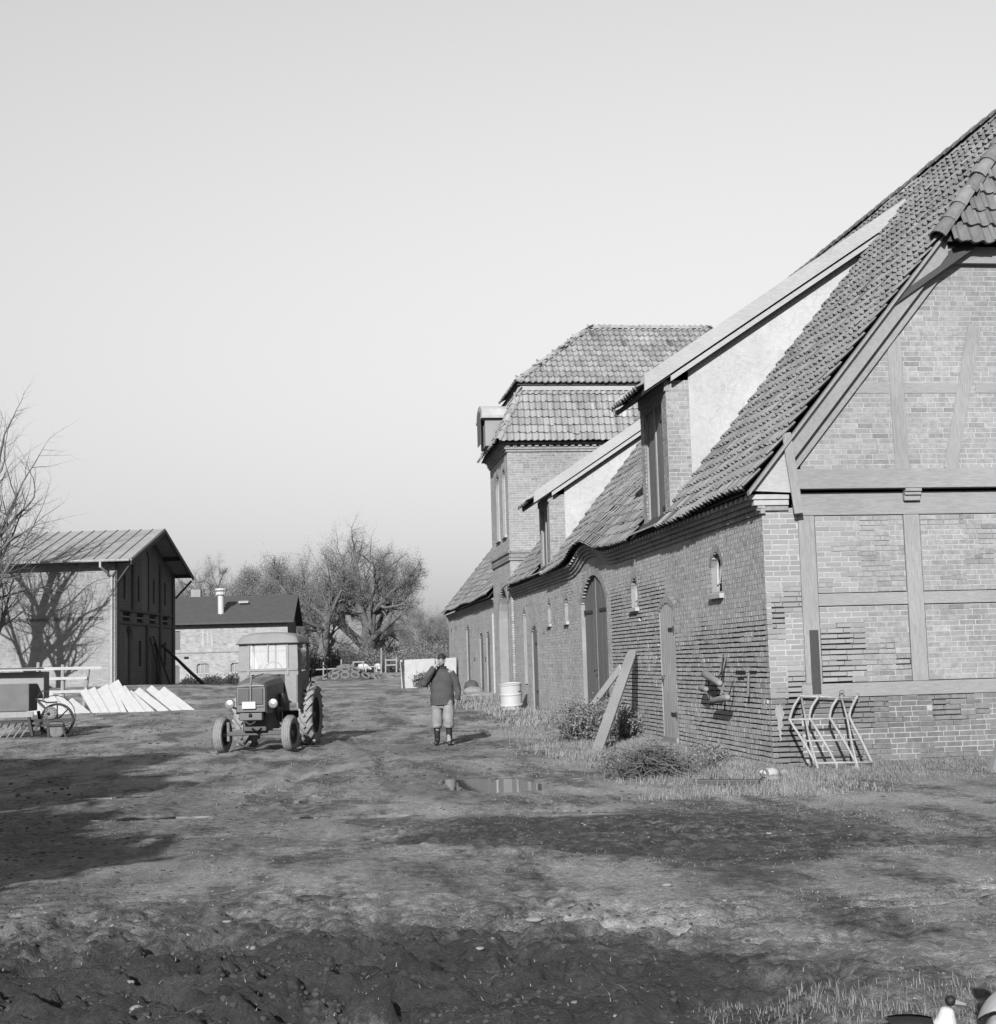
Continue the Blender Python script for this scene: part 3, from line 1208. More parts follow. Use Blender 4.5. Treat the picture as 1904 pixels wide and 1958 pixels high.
# cart door: two plank leaves with a gap between them
ring(FW, door_b, .22, 'plaster', 'door_reveal', barn)
arch_bricks(FW, door_b, barn, 10, .2)
plate(FW, door_b, -.20, 'black_void', 'doorway', barn, .02)
cm = (door_b.u0 + door_b.u1) / 2


def leaf(ua, ub, name, d):
    root = None
    n = 7
    for k in range(n):
        a, b_ = ua + (ub - ua) * k / n + .003, ua + (ub - ua) * (k + 1) / n - .003
        q = MB()
        za = lambda u: (lambda s_: s_ if s_ else 0)(0)
        def top(u):
            hw = (door_b.u1 - door_b.u0) / 2
            R = (hw ** 2 + door_b.rise ** 2) / (2 * door_b.rise)
            return door_b.z1 - R + math.sqrt(max(0, R * R - (u - cm) ** 2)) - .03
        dd = d + rnd.uniform(-.003, .003)
        P = [FW.p(a, .16, dd - .03), FW.p(b_, .16, dd - .03), FW.p(b_, .16, dd), FW.p(a, .16, dd),
             FW.p(a, top(a), dd - .03), FW.p(b_, top(b_), dd - .03), FW.p(b_, top(b_), dd), FW.p(a, top(a), dd)]
        q.hexa(P)
        if root is None:
            root = q.build(name, 'door_paint', barn)
        else:
            q.build('plank', 'door_paint', root)
    return root


lf = leaf(door_b.u0 + .03, cm - .06, 'cart_door_leaf', -.06)
rt = leaf(cm + .02, door_b.u1 - .03, 'cart_door_leaf', -.09)
hinge(FW, 30.93, 31.9, 2.72, -.055, lf)
hinge(FW, 33.72, 32.8, 2.72, -.085, rt)
hinge(FW, 30.93, 31.9, .8, -.055, lf)
q = MB()
q.tube([FW.p(cm - .08, 1.35, -.05), FW.p(cm - .08, 1.35, .0), FW.p(cm + .1, 1.32, .0)], .02, 6)
q.build('latch', 'iron_dark', lf)
q = MB()
q.fbox(FW, cm - .105, cm - .05, .16, 3.5, -.058, -.04)
q.build('cover_strip', 'iron', lf)

# narrow plank door further along
ring(FW, door_c, .12, 'plaster', 'door_reveal', barn)
dc = None
for k in range(5):
    a = door_c.u0 + .02 + k * .192
    q = MB()
    tz = lambda u: door_c.z1 - door_c.rise * (abs(u - 41.16) / .5) ** 2 - .02
    P = [FW.p(a, .2, -.07), FW.p(a + .188, .2, -.07), FW.p(a + .188, .2, -.04), FW.p(a, .2, -.04),
         FW.p(a, tz(a), -.07), FW.p(a + .188, tz(a + .188), -.07), FW.p(a + .188, tz(a + .188), -.04), FW.p(a, tz(a), -.04)]
    q.hexa(P)
    if dc is None:
        dc = q.build('plank_door', 'door_paint', barn)
    else:
        q.build('plank', 'door_paint', dc)
hinge(FW, 40.7, 41.2, 2.1, -.04, dc)
hinge(FW, 40.7, 41.2, .7, -.04, dc)
arch_bricks(FW, door_c, barn, 12)
# patch of whitewash left on the corner of the gable
q = MB()
pts = []
for k in range(40):
    t = 2 * math.pi * k / 40
    q_ = 1 + .9 * (rnd.random() - .5)
    pts.append(FG.p(6.69 + .05 * q_ * math.cos(t) + .02 * math.sin(2 * t), .62 + .27 * (1 + .25 * (q_ - 1)) * math.sin(t), .0105))
q.face(pts)
q.build('whitewash_patch', 'mortar', barn)

# ------------------------------------------------------------------ pantiles
TW, TL, EXP = .205, .37, .295


def tile_profile():
    xs = np.array([0, .022, .05, .085, .125, .165, .195, .222])
    zs = np.array([.040, .068, .064, .028, .004, .006, .028, .052])
    return xs, zs


def tile_base():
    xs, zs = tile_profile()
    n = len(xs)
    V = []
    for y, dz in ((0, .058), (TL, .0)):
        for x, z in zip(xs, zs):
            V.append((x, y, z + dz))
    for x, z in zip(xs, zs):
        V.append((x, 0.0, z + .058 - .045))
    F = []
    for k in range(n - 1):
        F.append((k, k + 1, n + k + 1, n + k))
        F.append((2 * n + k, 2 * n + k + 1, k + 1, k))
    return np.array(V), np.array(F)


TV, TF = tile_base()


def tile_mesh(m):
    me = np_mesh('roof_tile', TV, TF, m, np.ones(len(TF)))
    return me


def tile_frames_plane(o, along, up, normal, length, height, accept=None, seed=0, warp=None):
    """Frames (origin, x, y, z) of pantiles laid on a roof plane. o = lower corner of the eave."""
    r = random.Random(seed)
    o, along, up, normal = Vector(o), Vector(along), Vector(up), Vector(normal)
    out = []
    rows = int(height / EXP) + 1
    cols = int(length / TW) + 1
    for i in range(rows):
        for j in range(cols):
            u, v = j * TW, i * EXP
            if accept and not accept(u + TW / 2, v + EXP / 2):
                continue
            p = o + along * u + up * v
            a = r.gauss(0, .012)
            t = r.gauss(0, .012)
            x = (along + up * a + normal * t).normalized()
            y = (up - along * a + normal * r.gauss(0, .01)).normalized()
            z = x.cross(y)
            if z.dot(normal) < 0:
                z = -z
            p = p + normal * r.gauss(0, .005) + up * r.gauss(0, .009)
            if r.random() < .012:
                p = p - up * r.uniform(.04, .12) + normal * .012
                x = (x + up * r.gauss(0, .08)).normalized()
                y = (y - along * y.dot(x)).normalized()
            if warp:
                p = p + Vector(warp(p))
            out.append((p, x, y, z, 1 + r.uniform(-.2, .2) + (-.35 if r.random() < .07 else 0) + (.4 if r.random() < .04 else 0)))
    return out


def tiles_mass(name, frames, m):
    n = len(frames)
    P = np.array([tuple(f[0]) for f in frames])
    A = np.array([[tuple(f[1]), tuple(f[2]), tuple(f[3])] for f in frames])
    V = np.einsum('vk,nkd->nvd', TV, A) + P[:, None, :]
    F = (TF[None] + (np.arange(n) * len(TV))[:, None, None]).reshape(-1, 4)
    T = np.repeat(np.array([f[4] for f in frames]), len(TF))
    return np_mesh(name, V.reshape(-1, 3), F, m, T, smooth=False)


def place_tile(f, me, parent, name='roof_tile'):
    o = bpy.data.objects.new(name, me)
    COL.objects.link(o)
    o.parent = parent
    M = Matrix.Identity(4)
    for k in range(3):
        M[k][0], M[k][1], M[k][2], M[k][3] = f[1][k], f[2][k], f[3][k], f[0][k]
    o.matrix_local = M
    return o


TILE_A = tile_mesh('tile_one')
TILE_B = tile_mesh('tile_tower_one')
sl = math.sqrt(1 + RS * RS)
UPV = Vector((1, 0, RS)) / sl
NRM = Vector((-RS, 0, 1)) / sl
DORM = [(24.78, 27.02, 6.67), (37.72, 39.62, 6.12)]      # y0, y1, front height
DSL = .653                                               # dormer roof slope
HIP_Z, HIP_T = 7.75, 3.0                                # half hip: eave height, slope


def main_accept(u, v):
    x, y = EAVE_X + v / sl, 19.5 + u
    z = EAVE_Z + RS * (x - EAVE_X)
    if z > RIDGE_Z - .05:
        return False
    if z > HIP_Z and y < 19.55 + (z - HIP_Z) / HIP_T:
        return False
    for y0, y1, h in DORM:
        if y0 < y < y1:
            zd = h + .28 + DSL * (x - 6.58)
            if 6.5 < x and z < zd - .12:
                return False
            if x <= 6.55:
                return False
    if y > Y_END - .1 or (x > 6.4 and y > Y_END - .02):
        return False
    return True


fr_main = tile_frames_plane((EAVE_X, 19.5, EAVE_Z), (0, 1, 0), UPV, NRM, 25.8, 9.2, main_accept, 5, lambda p: (0, 0, roof_z(p.x, p.y) - EAVE_Z - RS * (p.x - EAVE_X) + .04 * math.sin(p.y * .55) * math.sin(p.x * .8) + .02 * math.sin(p.y * 1.3 + p.x)))
fr_main.sort(key=lambda f: (f[0] - CAMP).length)
# roof boards under the tiles
q = MB()
ys = list(np.arange(19.52, 45.1, .5)) + [45.1]
xs = [EAVE_X + .03, 6.6, 7.2, 7.9, 8.6, 10.2, RIDGE_X]
for i in range(len(ys) - 1):
    for k in range(len(xs) - 1):
        P = []
        ok = True
        for (x, y) in ((xs[k], ys[i]), (xs[k + 1], ys[i]), (xs[k + 1], ys[i + 1]), (xs[k], ys[i + 1])):
            z = roof_z(x, y)
            if z > HIP_Z and y < 19.55 + (z - HIP_Z) / HIP_T:
                z = HIP_Z + max(0, (y - 19.55)) * HIP_T
            P.append((x, y, z - .03))
        q.face(P)
        q.face([(24 - p[0], p[1], p[2]) for p in reversed(P)])
roof = q.build('roof', 'timber_dark', barn)
for f in fr_main[:300]:
    place_tile(f, TILE_A, roof)
tag(link('tile_courses', tiles_mass('tile_courses', fr_main[300:], 'tile'), roof), kind='stuff')
east = tile_frames_plane((24 - EAVE_X, 45.0, EAVE_Z), (0, -1, 0), (-UPV.x, 0, UPV.z), (-NRM.x, 0, NRM.z), 25.4, 9.2,
                         lambda u, v: (EAVE_Z + v * RS / sl < RIDGE_Z - .05) and not (EAVE_Z + v * RS / sl > HIP_Z and 45 - u < 19.55 + (EAVE_Z + v * RS / sl - HIP_Z) / HIP_T), 6)
tag(link('tile_courses', tiles_mass('tile_courses', east, 'tile'), roof), kind='stuff')
# half hip
hl = math.sqrt(1 + HIP_T ** 2)
HUP = Vector((0, 1, HIP_T)) / hl
HN = Vector((0, -HIP_T, 1)) / hl


def hip_accept(u, v):
    x, z = 9.2 + u, HIP_Z - .12 + v * HIP_T / hl
    xl = EAVE_X + (z - EAVE_Z) / RS
    return xl + .02 < x < 24 - xl - .02 and z < RIDGE_Z


hipt = tile_frames_plane((9.2, 19.42, HIP_Z - .12), (1, 0, 0), HUP, HN, 5.8, 4.3, hip_accept, 9)
tag(link('hip_tile_courses', tiles_mass('hip_tile_courses', hipt, 'tile'), roof), kind='stuff')
q = MB()
hx0 = EAVE_X + (HIP_Z - EAVE_Z) / RS
hy1 = 19.55 + (RIDGE_Z - HIP_Z) / HIP_T
q.face([(hx0, 19.5, HIP_Z - .06), (24 - hx0, 19.5, HIP_Z - .06), (12, hy1, RIDGE_Z - .05)])
q.build('hip_boards', 'timber_dark', roof)


def ridge_tile_mesh(r0_, r1_, L, m):
    q = MB()
    n = 8
    i0 = 0
    for y, r in ((0, r0_), (L, r1_)):
        for k in range(n + 1):
            t = math.pi * k / n
            q.v.append((r * math.cos(t), y, r * math.sin(t)))
    for k in range(n + 1):
        t = math.pi * k / n
        q.v.append(((r0_ - .02) * math.cos(t), 0, (r0_ - .02) * math.sin(t)))
    for k in range(n):
        q.f.append((k, k + 1, n + 1 + k + 1, n + 1 + k))
        q.f.append((2 * n + 2 + k, 2 * n + 2 + k + 1, k + 1, k))
        q.t += [1, 1]
    return q.mesh('ridge_tile', m)


RT = ridge_tile_mesh(.15, .125, .42, 'tile_one')
RTT = ridge_tile_mesh(.13, .11, .40, 'tile_tower_one')


def ridge_row(p0, p1, me, parent, pitch=.36, seed=0, lift=.0, up=(0, 0, 1)):
    r = random.Random(seed)
    p0, p1 = Vector(p0), Vector(p1)
    d = (p1 - p0).normalized()
    n = int((p1 - p0).length / pitch)
    for k in range(n):
        y = (d + Vector((r.gauss(0, .015), r.gauss(0, .015), r.gauss(0, .015)))).normalized()
        x = y.cross(Vector(up)).normalized()
        z = x.cross(y)
        place_tile((p0 + d * (k * pitch) + z * (lift + r.gauss(0, .008)), x, y, z), me, parent, 'ridge_tile')


ridge_row((12, hy1 - .1, RIDGE_Z + .02), (12, Y_END, RIDGE_Z + .02), RT, roof, seed=1)
ridge_row((hx0 - .06, 19.45, HIP_Z - .05), (12, hy1, RIDGE_Z + .03), RT, roof, seed=2, lift=.02)
ridge_row((24 - hx0 + .06, 19.45, HIP_Z - .05), (12, hy1, RIDGE_Z + .03), RT, roof, seed=3, lift=.02)
# verge tiles' mortar line down the rake
q = MB()
x0, x1 = EAVE_X + .02, hx0
for sd in (1, -1):
    f = lambda x: x if sd > 0 else 24 - x
    zt = lambda x: EAVE_Z + RS * (x - EAVE_X)
    q.hexa([(f(x0), 19.49, zt(x0) - .06), (f(x1), 19.49, zt(x1) - .06), (f(x1), 19.6, zt(x1) - .06), (f(x0), 19.6, zt(x0) - .06),
            (f(x0), 19.49, zt(x0) + .0), (f(x1), 19.49, zt(x1) + .0), (f(x1), 19.6, zt(x1) + .0), (f(x0), 19.6, zt(x0) + .0)])
q.build('verge_board', 'timber_rake', barn)

# ------------------------------------------------------------------ dormers


def dormer(y0, y1, h, seed):
    """Shed dormer: brick jambs with a hatch, whitewashed cheeks, low tiled roof."""
    D = empty('dormer_group')
    bpy.data.objects.remove(D)
    r = random.Random(seed)
    zf = lambda x: h + DSL * (x - 6.58)            # underside of the dormer roof
    zr = lambda x: EAVE_Z + RS * (x - EAVE_X)
    xe = (h - DSL * 6.58 - EAVE_Z + RS * EAVE_X) / (RS - DSL)
    xp = 7.0                                       # brick pier ends here
    a, b_ = y0 + .10, y1 - .10
    fr = Fr((6.56, 0, 0), (0, 1, 0), (0, 0, 1), (-1, 0, 0))
    hat = Opening(a + .36, b_ - .30, 4.12, h - .28, 0)
    bl, st = brick_field(fr, a, b_, 4.02, h, [hat], 'english', seed=seed)
    fs = Fr((0, a, 0), (1, 0, 0), (0, 0, 1), (0, -1, 0))
    b2, s2 = brick_field(fs, 6.565, xp, 4.02, h, (), 'stretcher', seed=seed + 1)
    z_ok = lambda e: e[4] <= zf(max(e[1], 6.6)) + .02
    b2 = [e for e in b2 if z_ok(e) and e[4] > zr(e[1]) - .1]
    front = link('dormer', strips_mesh('dormer', st + s2, 'mortar_wall'), barn)
    tag(link('dormer_bricks', brick_mass_mesh('dormer_bricks', bl + b2, 'brick_mass'), front), kind='stuff')
    # cheeks: whitewashed boards, south and north
    for yy_, nn in ((a, -1), (b_, 1)):
        q = MB()
        poly = [(xp, yy_, zr(xp) - .1), (xe, yy_, zr(xe) - .1), (xe, yy_, zf(xe)), (xp, yy_, zf(xp))]
        q.prism(poly, (0, -nn * .05, 0))
        q.build('cheek', 'cheek_lime' if nn < 0 else 'plaster', front)
    q = MB()
    q.prism([(6.565, b_, 4.0), (xp, b_, 4.0), (xp, b_, zf(xp)), (6.565, b_, zf(6.565))], (0, -.1, 0))
    q.build('north_pier', 'plaster', front)
    # hatch of upright planks
    hr = None
    n = 4
    for k in range(n):
        u0_, u1_ = hat.u0 + (hat.u1 - hat.u0) * k / n, hat.u0 + (hat.u1 - hat.u0) * (k + 1) / n
        q = MB()
        q.fbox(fr, u0_ + .004, u1_ - .004, hat.z0 + .02, hat.z1 - .02, -.10, -.06)
        if hr is None:
            hr = q.build('hatch', 'door_paint', front)
        else:
            q.build('plank', 'door_paint', hr)
    q = MB()
    q.fbox(fr, hat.u0 - .0, hat.u0 + .05, hat.z0, hat.z1, -.12, -.02)
    q.fbox(fr, hat.u1 - .05, hat.u1, hat.z0, hat.z1, -.12, -.02)
    q.fbox(fr, hat.u0 + .05, hat.u1 - .05, hat.z1 - .06, hat.z1, -.12, -.02)
    q.build('hatch_frame', 'timber', front)
    q = MB()
    q.fbox(fr, hat.u0 + (hat.u1 - hat.u0) * .5 - .04, hat.u0 + (hat.u1 - hat.u0) * .5 + .04, hat.z0, hat.z1 - .06, -.06, -.035)
    q.build('cover_strip', 'timber', hr)
    q = MB()
    q.face([fr.p(hat.u0, hat.z0, -.13), fr.p(hat.u1, hat.z0, -.13), fr.p(hat.u1, hat.z1, -.13), fr.p(hat.u0, hat.z1, -.13)])
    q.build('hatch_back', 'black_void', front)
    for z in (hat.z0 + .25, hat.z1 - .35):
        hinge(fr, hat.u0 + .02, hat.u0 + .35, z, -.055, hr)
    # lintel board and plate
    q = MB()
    q.fbox(fr, a - .02, b_ + .02, h - .20, h - .02, -.05, .03)
    q.build('lintel', 'timber', front)
    # roof slab with moulded verge
    ov = .45
    xa = 6.58 - ov
    q = MB()
    ya, yb = y0 - .10, y1 + .10
    q.hexa([(xa, ya, zf(xa) + .02), (xe + .35, ya, zf(xe + .35) + .02), (xe + .35, yb, zf(xe + .35) + .02), (xa, yb, zf(xa) + .02),
            (xa, ya, zf(xa) + .12), (xe + .35, ya, zf(xe + .35) + .12), (xe + .35, yb, zf(xe + .35) + .12), (xa, yb, zf(xa) + .12)])
    dr_ = q.build('dormer_roof', 'timber_dark', front)
    for sd, yv in ((-1, ya), (1, yb)):
        for (o0, o1, d0, d1, m) in ((.06, .36, .0, .045, 'timber_pale'), (-.08, .045, -.045, .0, 'timber_pale')):
            q = MB()
            xs0, xs1 = xa - .02, xe + (.34 / (RS - DSL) if o0 > 0 else .05)
            if o0 < 0:
                xs0 = 6.62
            q.hexa([(xs0, yv + sd * d0, zf(xs0) + o0), (xs1, yv + sd * d0, zf(xs1) + o0), (xs1, yv + sd * d1, zf(xs1) + o0), (xs0, yv + sd * d1, zf(xs0) + o0),
                    (xs0, yv + sd * d0, zf(xs0) + o1), (xs1, yv + sd * d0, zf(xs1) + o1), (xs1, yv + sd * d1, zf(xs1) + o1), (xs0, yv + sd * d1, zf(xs0) + o1)])
            q.build('verge_board', m, dr_)
    dl = math.sqrt(1 + DSL ** 2)
    up = Vector((1, 0, DSL)) / dl
    nn = Vector((-DSL, 0, 1)) / dl
    fr_t = tile_frames_plane((xa - .10, ya + .05, zf(xa - .10) + .13), (0, 1, 0), up, nn, yb - ya - .25, (xe - xa) * dl, None, seed)
    tag(link('dormer_tiles', tiles_mass('dormer_tiles', fr_t, 'tile'), dr_), kind='stuff')
    # zinc apron under the hatch
    q = MB()
    q.hexa([(6.24, a - .02, 3.98), (6.60, a - .02, 4.07), (6.60, b_ + .02, 4.07), (6.24, b_ + .02, 3.98),
            (6.24, a - .02, 4.01), (6.60, a - .02, 4.12), (6.60, b_ + .02, 4.12), (6.24, b_ + .02, 4.01)])
    q.build('sill_apron', 'limewash', front)


dormer(24.78, 27.02, 6.67, 100)
dormer(37.72, 39.62, 6.12, 200)
# ------------------------------------------------------------------ gate tower
TX0, TX1, TY0, TY1 = 6.50, 17.50, 45.15, 49.55
TEV = 8.72
tower = empty('gate_tower', (TX0, TY0, 0), 0, 'brick gate tower with tiled mansard roof and paired arched windows', 'tower')
tower.location = (0, 0, 0)
FTW = Fr((TX0, 0, 0), (0, 1, 0), (0, 0, 1), (-1, 0, 0))
FTS = Fr((0, TY0, 0), (1, 0, 0), (0, 0, 1), (0, -1, 0))
tw1 = Opening(45.78, 46.58, 5.75, 8.0, .4)
tw2 = Opening(47.35, 48.15, 5.75, 8.0, .4)
tarch = Opening(45.95, 48.25, 0.2, 4.05, 1.0)
bl, st = brick_field(FTW, TY0 + .004, TY1, -.1, TEV, [tw1, tw2, tarch], 'english', seed=301)
b2, s2 = brick_field(FTS, TX0 + .002, 12.5, 3.6, TEV, (), 'stretcher', seed=302)
b2 = [e for e in b2 if e[4] > EAVE_Z + RS * (e[1] - EAVE_X) - .3]
bb = bl + b2
bb.sort(key=lambda b: (b[0].p(b[1], b[3]) - CAMP).length + (0 if b[0] is FTS and b[1] < 9.5 else 40))
tw_wall = link('tower_wall', strips_mesh('tower_wall', st + s2, 'mortar_wall'), tower)
tsel = [b for b in bb if b[0] is FTS][:280]
for i, b in enumerate(tsel):
    place_brick_object(b, tw_wall, i, BRICK_ME)
tag(link('south_brickwork', brick_mass_mesh('south_brickwork', [b for b in bb if b[0] is FTS][280:], 'brick_mass'), tower), kind='stuff')
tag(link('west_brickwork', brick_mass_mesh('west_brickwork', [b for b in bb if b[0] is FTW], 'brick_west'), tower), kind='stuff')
q = MB()
q.face([(12.5, TY0, 0), (TX1, TY0, 0), (TX1, TY0, TEV), (12.5, TY0, TEV)])
q.face([(TX1, TY0, 0), (TX1, TY1, 0), (TX1, TY1, TEV), (TX1, TY0, TEV)])
q.face([(TX0, TY1, 0), (TX1, TY1, 0), (TX1, TY1, TEV), (TX0, TY1, TEV)])
q.build('rear_wall', 'plaster', tower)
for op, sd in ((tw1, 1), (tw2, 2)):
    window(FTW, op, tower, 6, True, seed=40 + sd)
# blind arch at the foot, bricked up a hand's breadth back
ring(FTW, tarch, .30, 'plaster', 'arch_reveal', tower)
fb = Fr((TX0 + .30, 0, 0), (0, 1, 0), (0, 0, 1), (-1, 0, 0))
b3, s3 = brick_field(fb, 45.9, 48.3, .0, 4.1, (), 'english', seed=303)
link('arch_infill', strips_mesh('arch_infill', s3, 'mortar_wall'), tower)
tag(link('arch_infill_bricks', brick_mass_mesh('arch_infill_bricks', b3, 'brick_mass'), tower), kind='stuff')
arch_bricks(FTW, tarch, tower, 50, .22)
# string course and dentil cornice
q = MB()
for (z0, z1, d) in ((4.86, 4.93, .05), (4.95, 5.09, .03), (5.10, 5.17, .07)):
    q.fbox(FTW, TY0 - d, TY1 + d, z0, z1, -.02, d, .95)
    q.fbox(FTS, TX0 - .001, 8.2, z0, z1, -.02, d, .95)
q.build('string_course', 'brick_mass', tower)
q = MB()
r = random.Random(5)
for (z0, z1, d) in ((8.42, 8.49, .05), (8.50, 8.57, .09), (8.66, 8.73, .17)):
    q.fbox(FTW, TY0 - d, TY1 + d, z0, z1, -.02, d, .95)
    q.fbox(FTS, TX0 - d + .002, TX1, z0, z1, -.02, d - .001, 1.05)
x = TX0 - .05
while x < TX1:
    q.fbox(FTS, x, x + .12, 8.575, 8.655, -.02, .13, 1.15 + r.uniform(-.1, .1))
    x += .24
y = TY0 - .05
while y < TY1:
    q.fbox(FTW, y, y + .12, 8.575, 8.655, -.02, .13, 1.1)
    y += .24
tag(q.build('cornice', 'brick_mass', tower), kind='stuff')

# mansard: steep lower slope, break, hipped top
OV = .28
E0 = 8.74
B0 = (TX0 - OV, TX1 + OV, TY0 - OV, TY1 + OV)
BR, BZ = .62, 10.62                         # how far in and how high the break stands
BI = (TX0 + BR, TX1 - BR, TY0 + .42, TY1 - .42)
RX0, RX1, RZ, RY = 9.85, 14.15, 13.05, (TY0 + TY1) / 2
UPE = (BI[0] - .18, BI[1] + .18, BI[2] - .22, BI[3] + .22)
UZ = BZ + .10
q = MB()


def ringquads(q, A, za, B, zb):
    a = [(A[0], A[2], za), (A[1], A[2], za), (A[1], A[3], za), (A[0], A[3], za)]
    b = [(B[0], B[2], zb), (B[1], B[2], zb), (B[1], B[3], zb), (B[0], B[3], zb)]
    for k in range(4):
        q.face([a[k], a[(k + 1) % 4], b[(k + 1) % 4], b[k]])


ringquads(q, B0, E0 - .02, BI, BZ)
ringquads(q, (UPE[0], UPE[1], UPE[2], UPE[3]), UZ - .03, (UPE[0], UPE[1], UPE[2], UPE[3]), UZ + .0)
q.face([(B0[0], B0[2], E0 - .03), (B0[1], B0[2], E0 - .03), (B0[1], B0[3], E0 - .03), (B0[0], B0[3], E0 - .03)])
q.face([(UPE[0], UPE[2], UZ), (UPE[1], UPE[2], UZ), (RX1, RY, RZ), (RX0, RY, RZ)])
q.face([(UPE[0], UPE[3], UZ), (UPE[0], UPE[2], UZ), (RX0, RY, RZ)])
q.face([(UPE[1], UPE[2], UZ), (UPE[1], UPE[3], UZ), (RX1, RY, RZ)])
q.face([(UPE[1], UPE[3], UZ), (UPE[0], UPE[3], UZ), (RX0, RY, RZ), (RX1, RY, RZ)])
q.face([(UPE[0], UPE[2], UZ - .02), (UPE[1], UPE[2], UZ - .02), (UPE[1], UPE[3], UZ - .02), (UPE[0], UPE[3], UZ - .02)])
t_roof = q.build('mansard_roof', 'timber_dark', tower)
q = MB()
for A, B in (((UPE[0] + .1, UPE[2] + .1), (UPE[1] - .1, UPE[2] + .1)), ((UPE[0] + .1, UPE[2] + .1), (UPE[0] + .1, UPE[3] - .1))):
    q.beam((A[0], A[1], UZ - .12), (B[0], B[1], UZ - .12), .08, .16)
q.build('break_moulding', 'timber_pale', t_roof)


def slope_tiles(A, B, C, D_, seed, acc_pad=.0, name='tile_courses', nobj=0, m='tile_tower', me=TILE_B, parent=t_roof, cond=None):
    """Tiles on the quad A-B (eave) to C-D (top); D above A, C above B."""
    A, B, C, D_ = map(Vector, (A, B, C, D_))
    al = (B - A).normalized()
    nrm = al.cross(D_ - A)
    nrm.normalize()
    if nrm.z < 0:
        nrm = -nrm
    up = nrm.cross(al)
    if up.z < 0:
        up = -up
    H = (D_ - A).dot(up)
    L = (B - A).length
    lo = (D_ - A).dot(al)
    hi = (C - A).dot(al)

    def acc(u, v):
        t = min(1, v / H)
        if not (lo * t - .08 < u < L + (hi - L) * t + .08):
            return False
        return cond(A + al * u + up * v) if cond else True
    fr = tile_frames_plane(A + nrm * .01, al, up, nrm, L, H - .05, acc, seed)
    fr.sort(key=lambda f: (f[0] - CAMP).length)
    if nobj:
        for f in fr[:nobj]:
            place_tile(f, me, parent)
    if len(fr) > nobj:
        tag(link(name, tiles_mass(name, fr[nobj:], m), parent), kind='stuff')


S0 = E0 - .03
slope_tiles((B0[0] - .03, B0[2] - .05, S0), (B0[1], B0[2] - .05, S0), (BI[1], BI[2], BZ), (BI[0], BI[2], BZ), 61, nobj=100, cond=lambda p: p.x < 14)
slope_tiles((B0[0] - .05, B0[3], S0), (B0[0] - .05, B0[2], S0), (BI[0], BI[2], BZ), (BI[0], BI[3], BZ), 62)
slope_tiles((UPE[0] - .05, UPE[2] - .05, UZ), (UPE[1] + .05, UPE[2] - .05, UZ), (RX1, RY, RZ), (RX0, RY, RZ), 63, nobj=200)
slope_tiles((UPE[0] - .05, UPE[3] + .05, UZ), (UPE[0] - .05, UPE[2] - .05, UZ), (RX0, RY, RZ), (RX0, RY, RZ), 64)
slope_tiles((UPE[1] + .05, UPE[2] - .05, UZ), (UPE[1] + .05, UPE[3] + .05, UZ), (RX1, RY, RZ), (RX1, RY, RZ), 65)
ridge_row((RX0, RY, RZ + .03), (RX1, RY, RZ + .03), RTT, t_roof, seed=11)
ridge_row((UPE[0] - .03, UPE[2] - .03, UZ + .05), (RX0, RY, RZ + .05), RTT, t_roof, seed=12)
ridge_row((UPE[1] + .03, UPE[2] - .03, UZ + .05), (RX1, RY, RZ + .05), RTT, t_roof, seed=13)
ridge_row((B0[0] - .02, B0[2] - .02, E0 + .02), (BI[0], BI[2], BZ + .02), RTT, t_roof, seed=14)
# small arched roof dormer on the west slope
q = MB()
yc0, yc1 = 46.55, 47.85
zb0, zb1 = 8.85, 9.85
q.box(5.98, 7.0, yc0, yc1, zb0, zb1)
td = q.build('tower_dormer', 'plaster', t_roof)
q = MB()
n = 10
pr = []
for k in range(n + 1):
    t = math.pi * k / n
    pr.append((5.86, (yc0 + yc1) / 2 + .78 * math.cos(t), zb1 + .02 + .42 * math.sin(t)))
q.prism(pr, (1.35, 0, 0))
q.build('dormer_hood', 'limewash', td)
q = MB()
q.box(5.84, 7.05, yc0 - .16, yc1 + .16, zb1 - .07, zb1 + .018)
q.build('dormer_cornice', 'limewash', td)
q = MB()
po = Opening(46.78, 47.62, 8.95, 10.12, .36)
q.prism([(5.855, u, z) for u, z in po.outline()], (-.02, 0, 0))
q.build('dormer_window', 'tractor_dark', td)

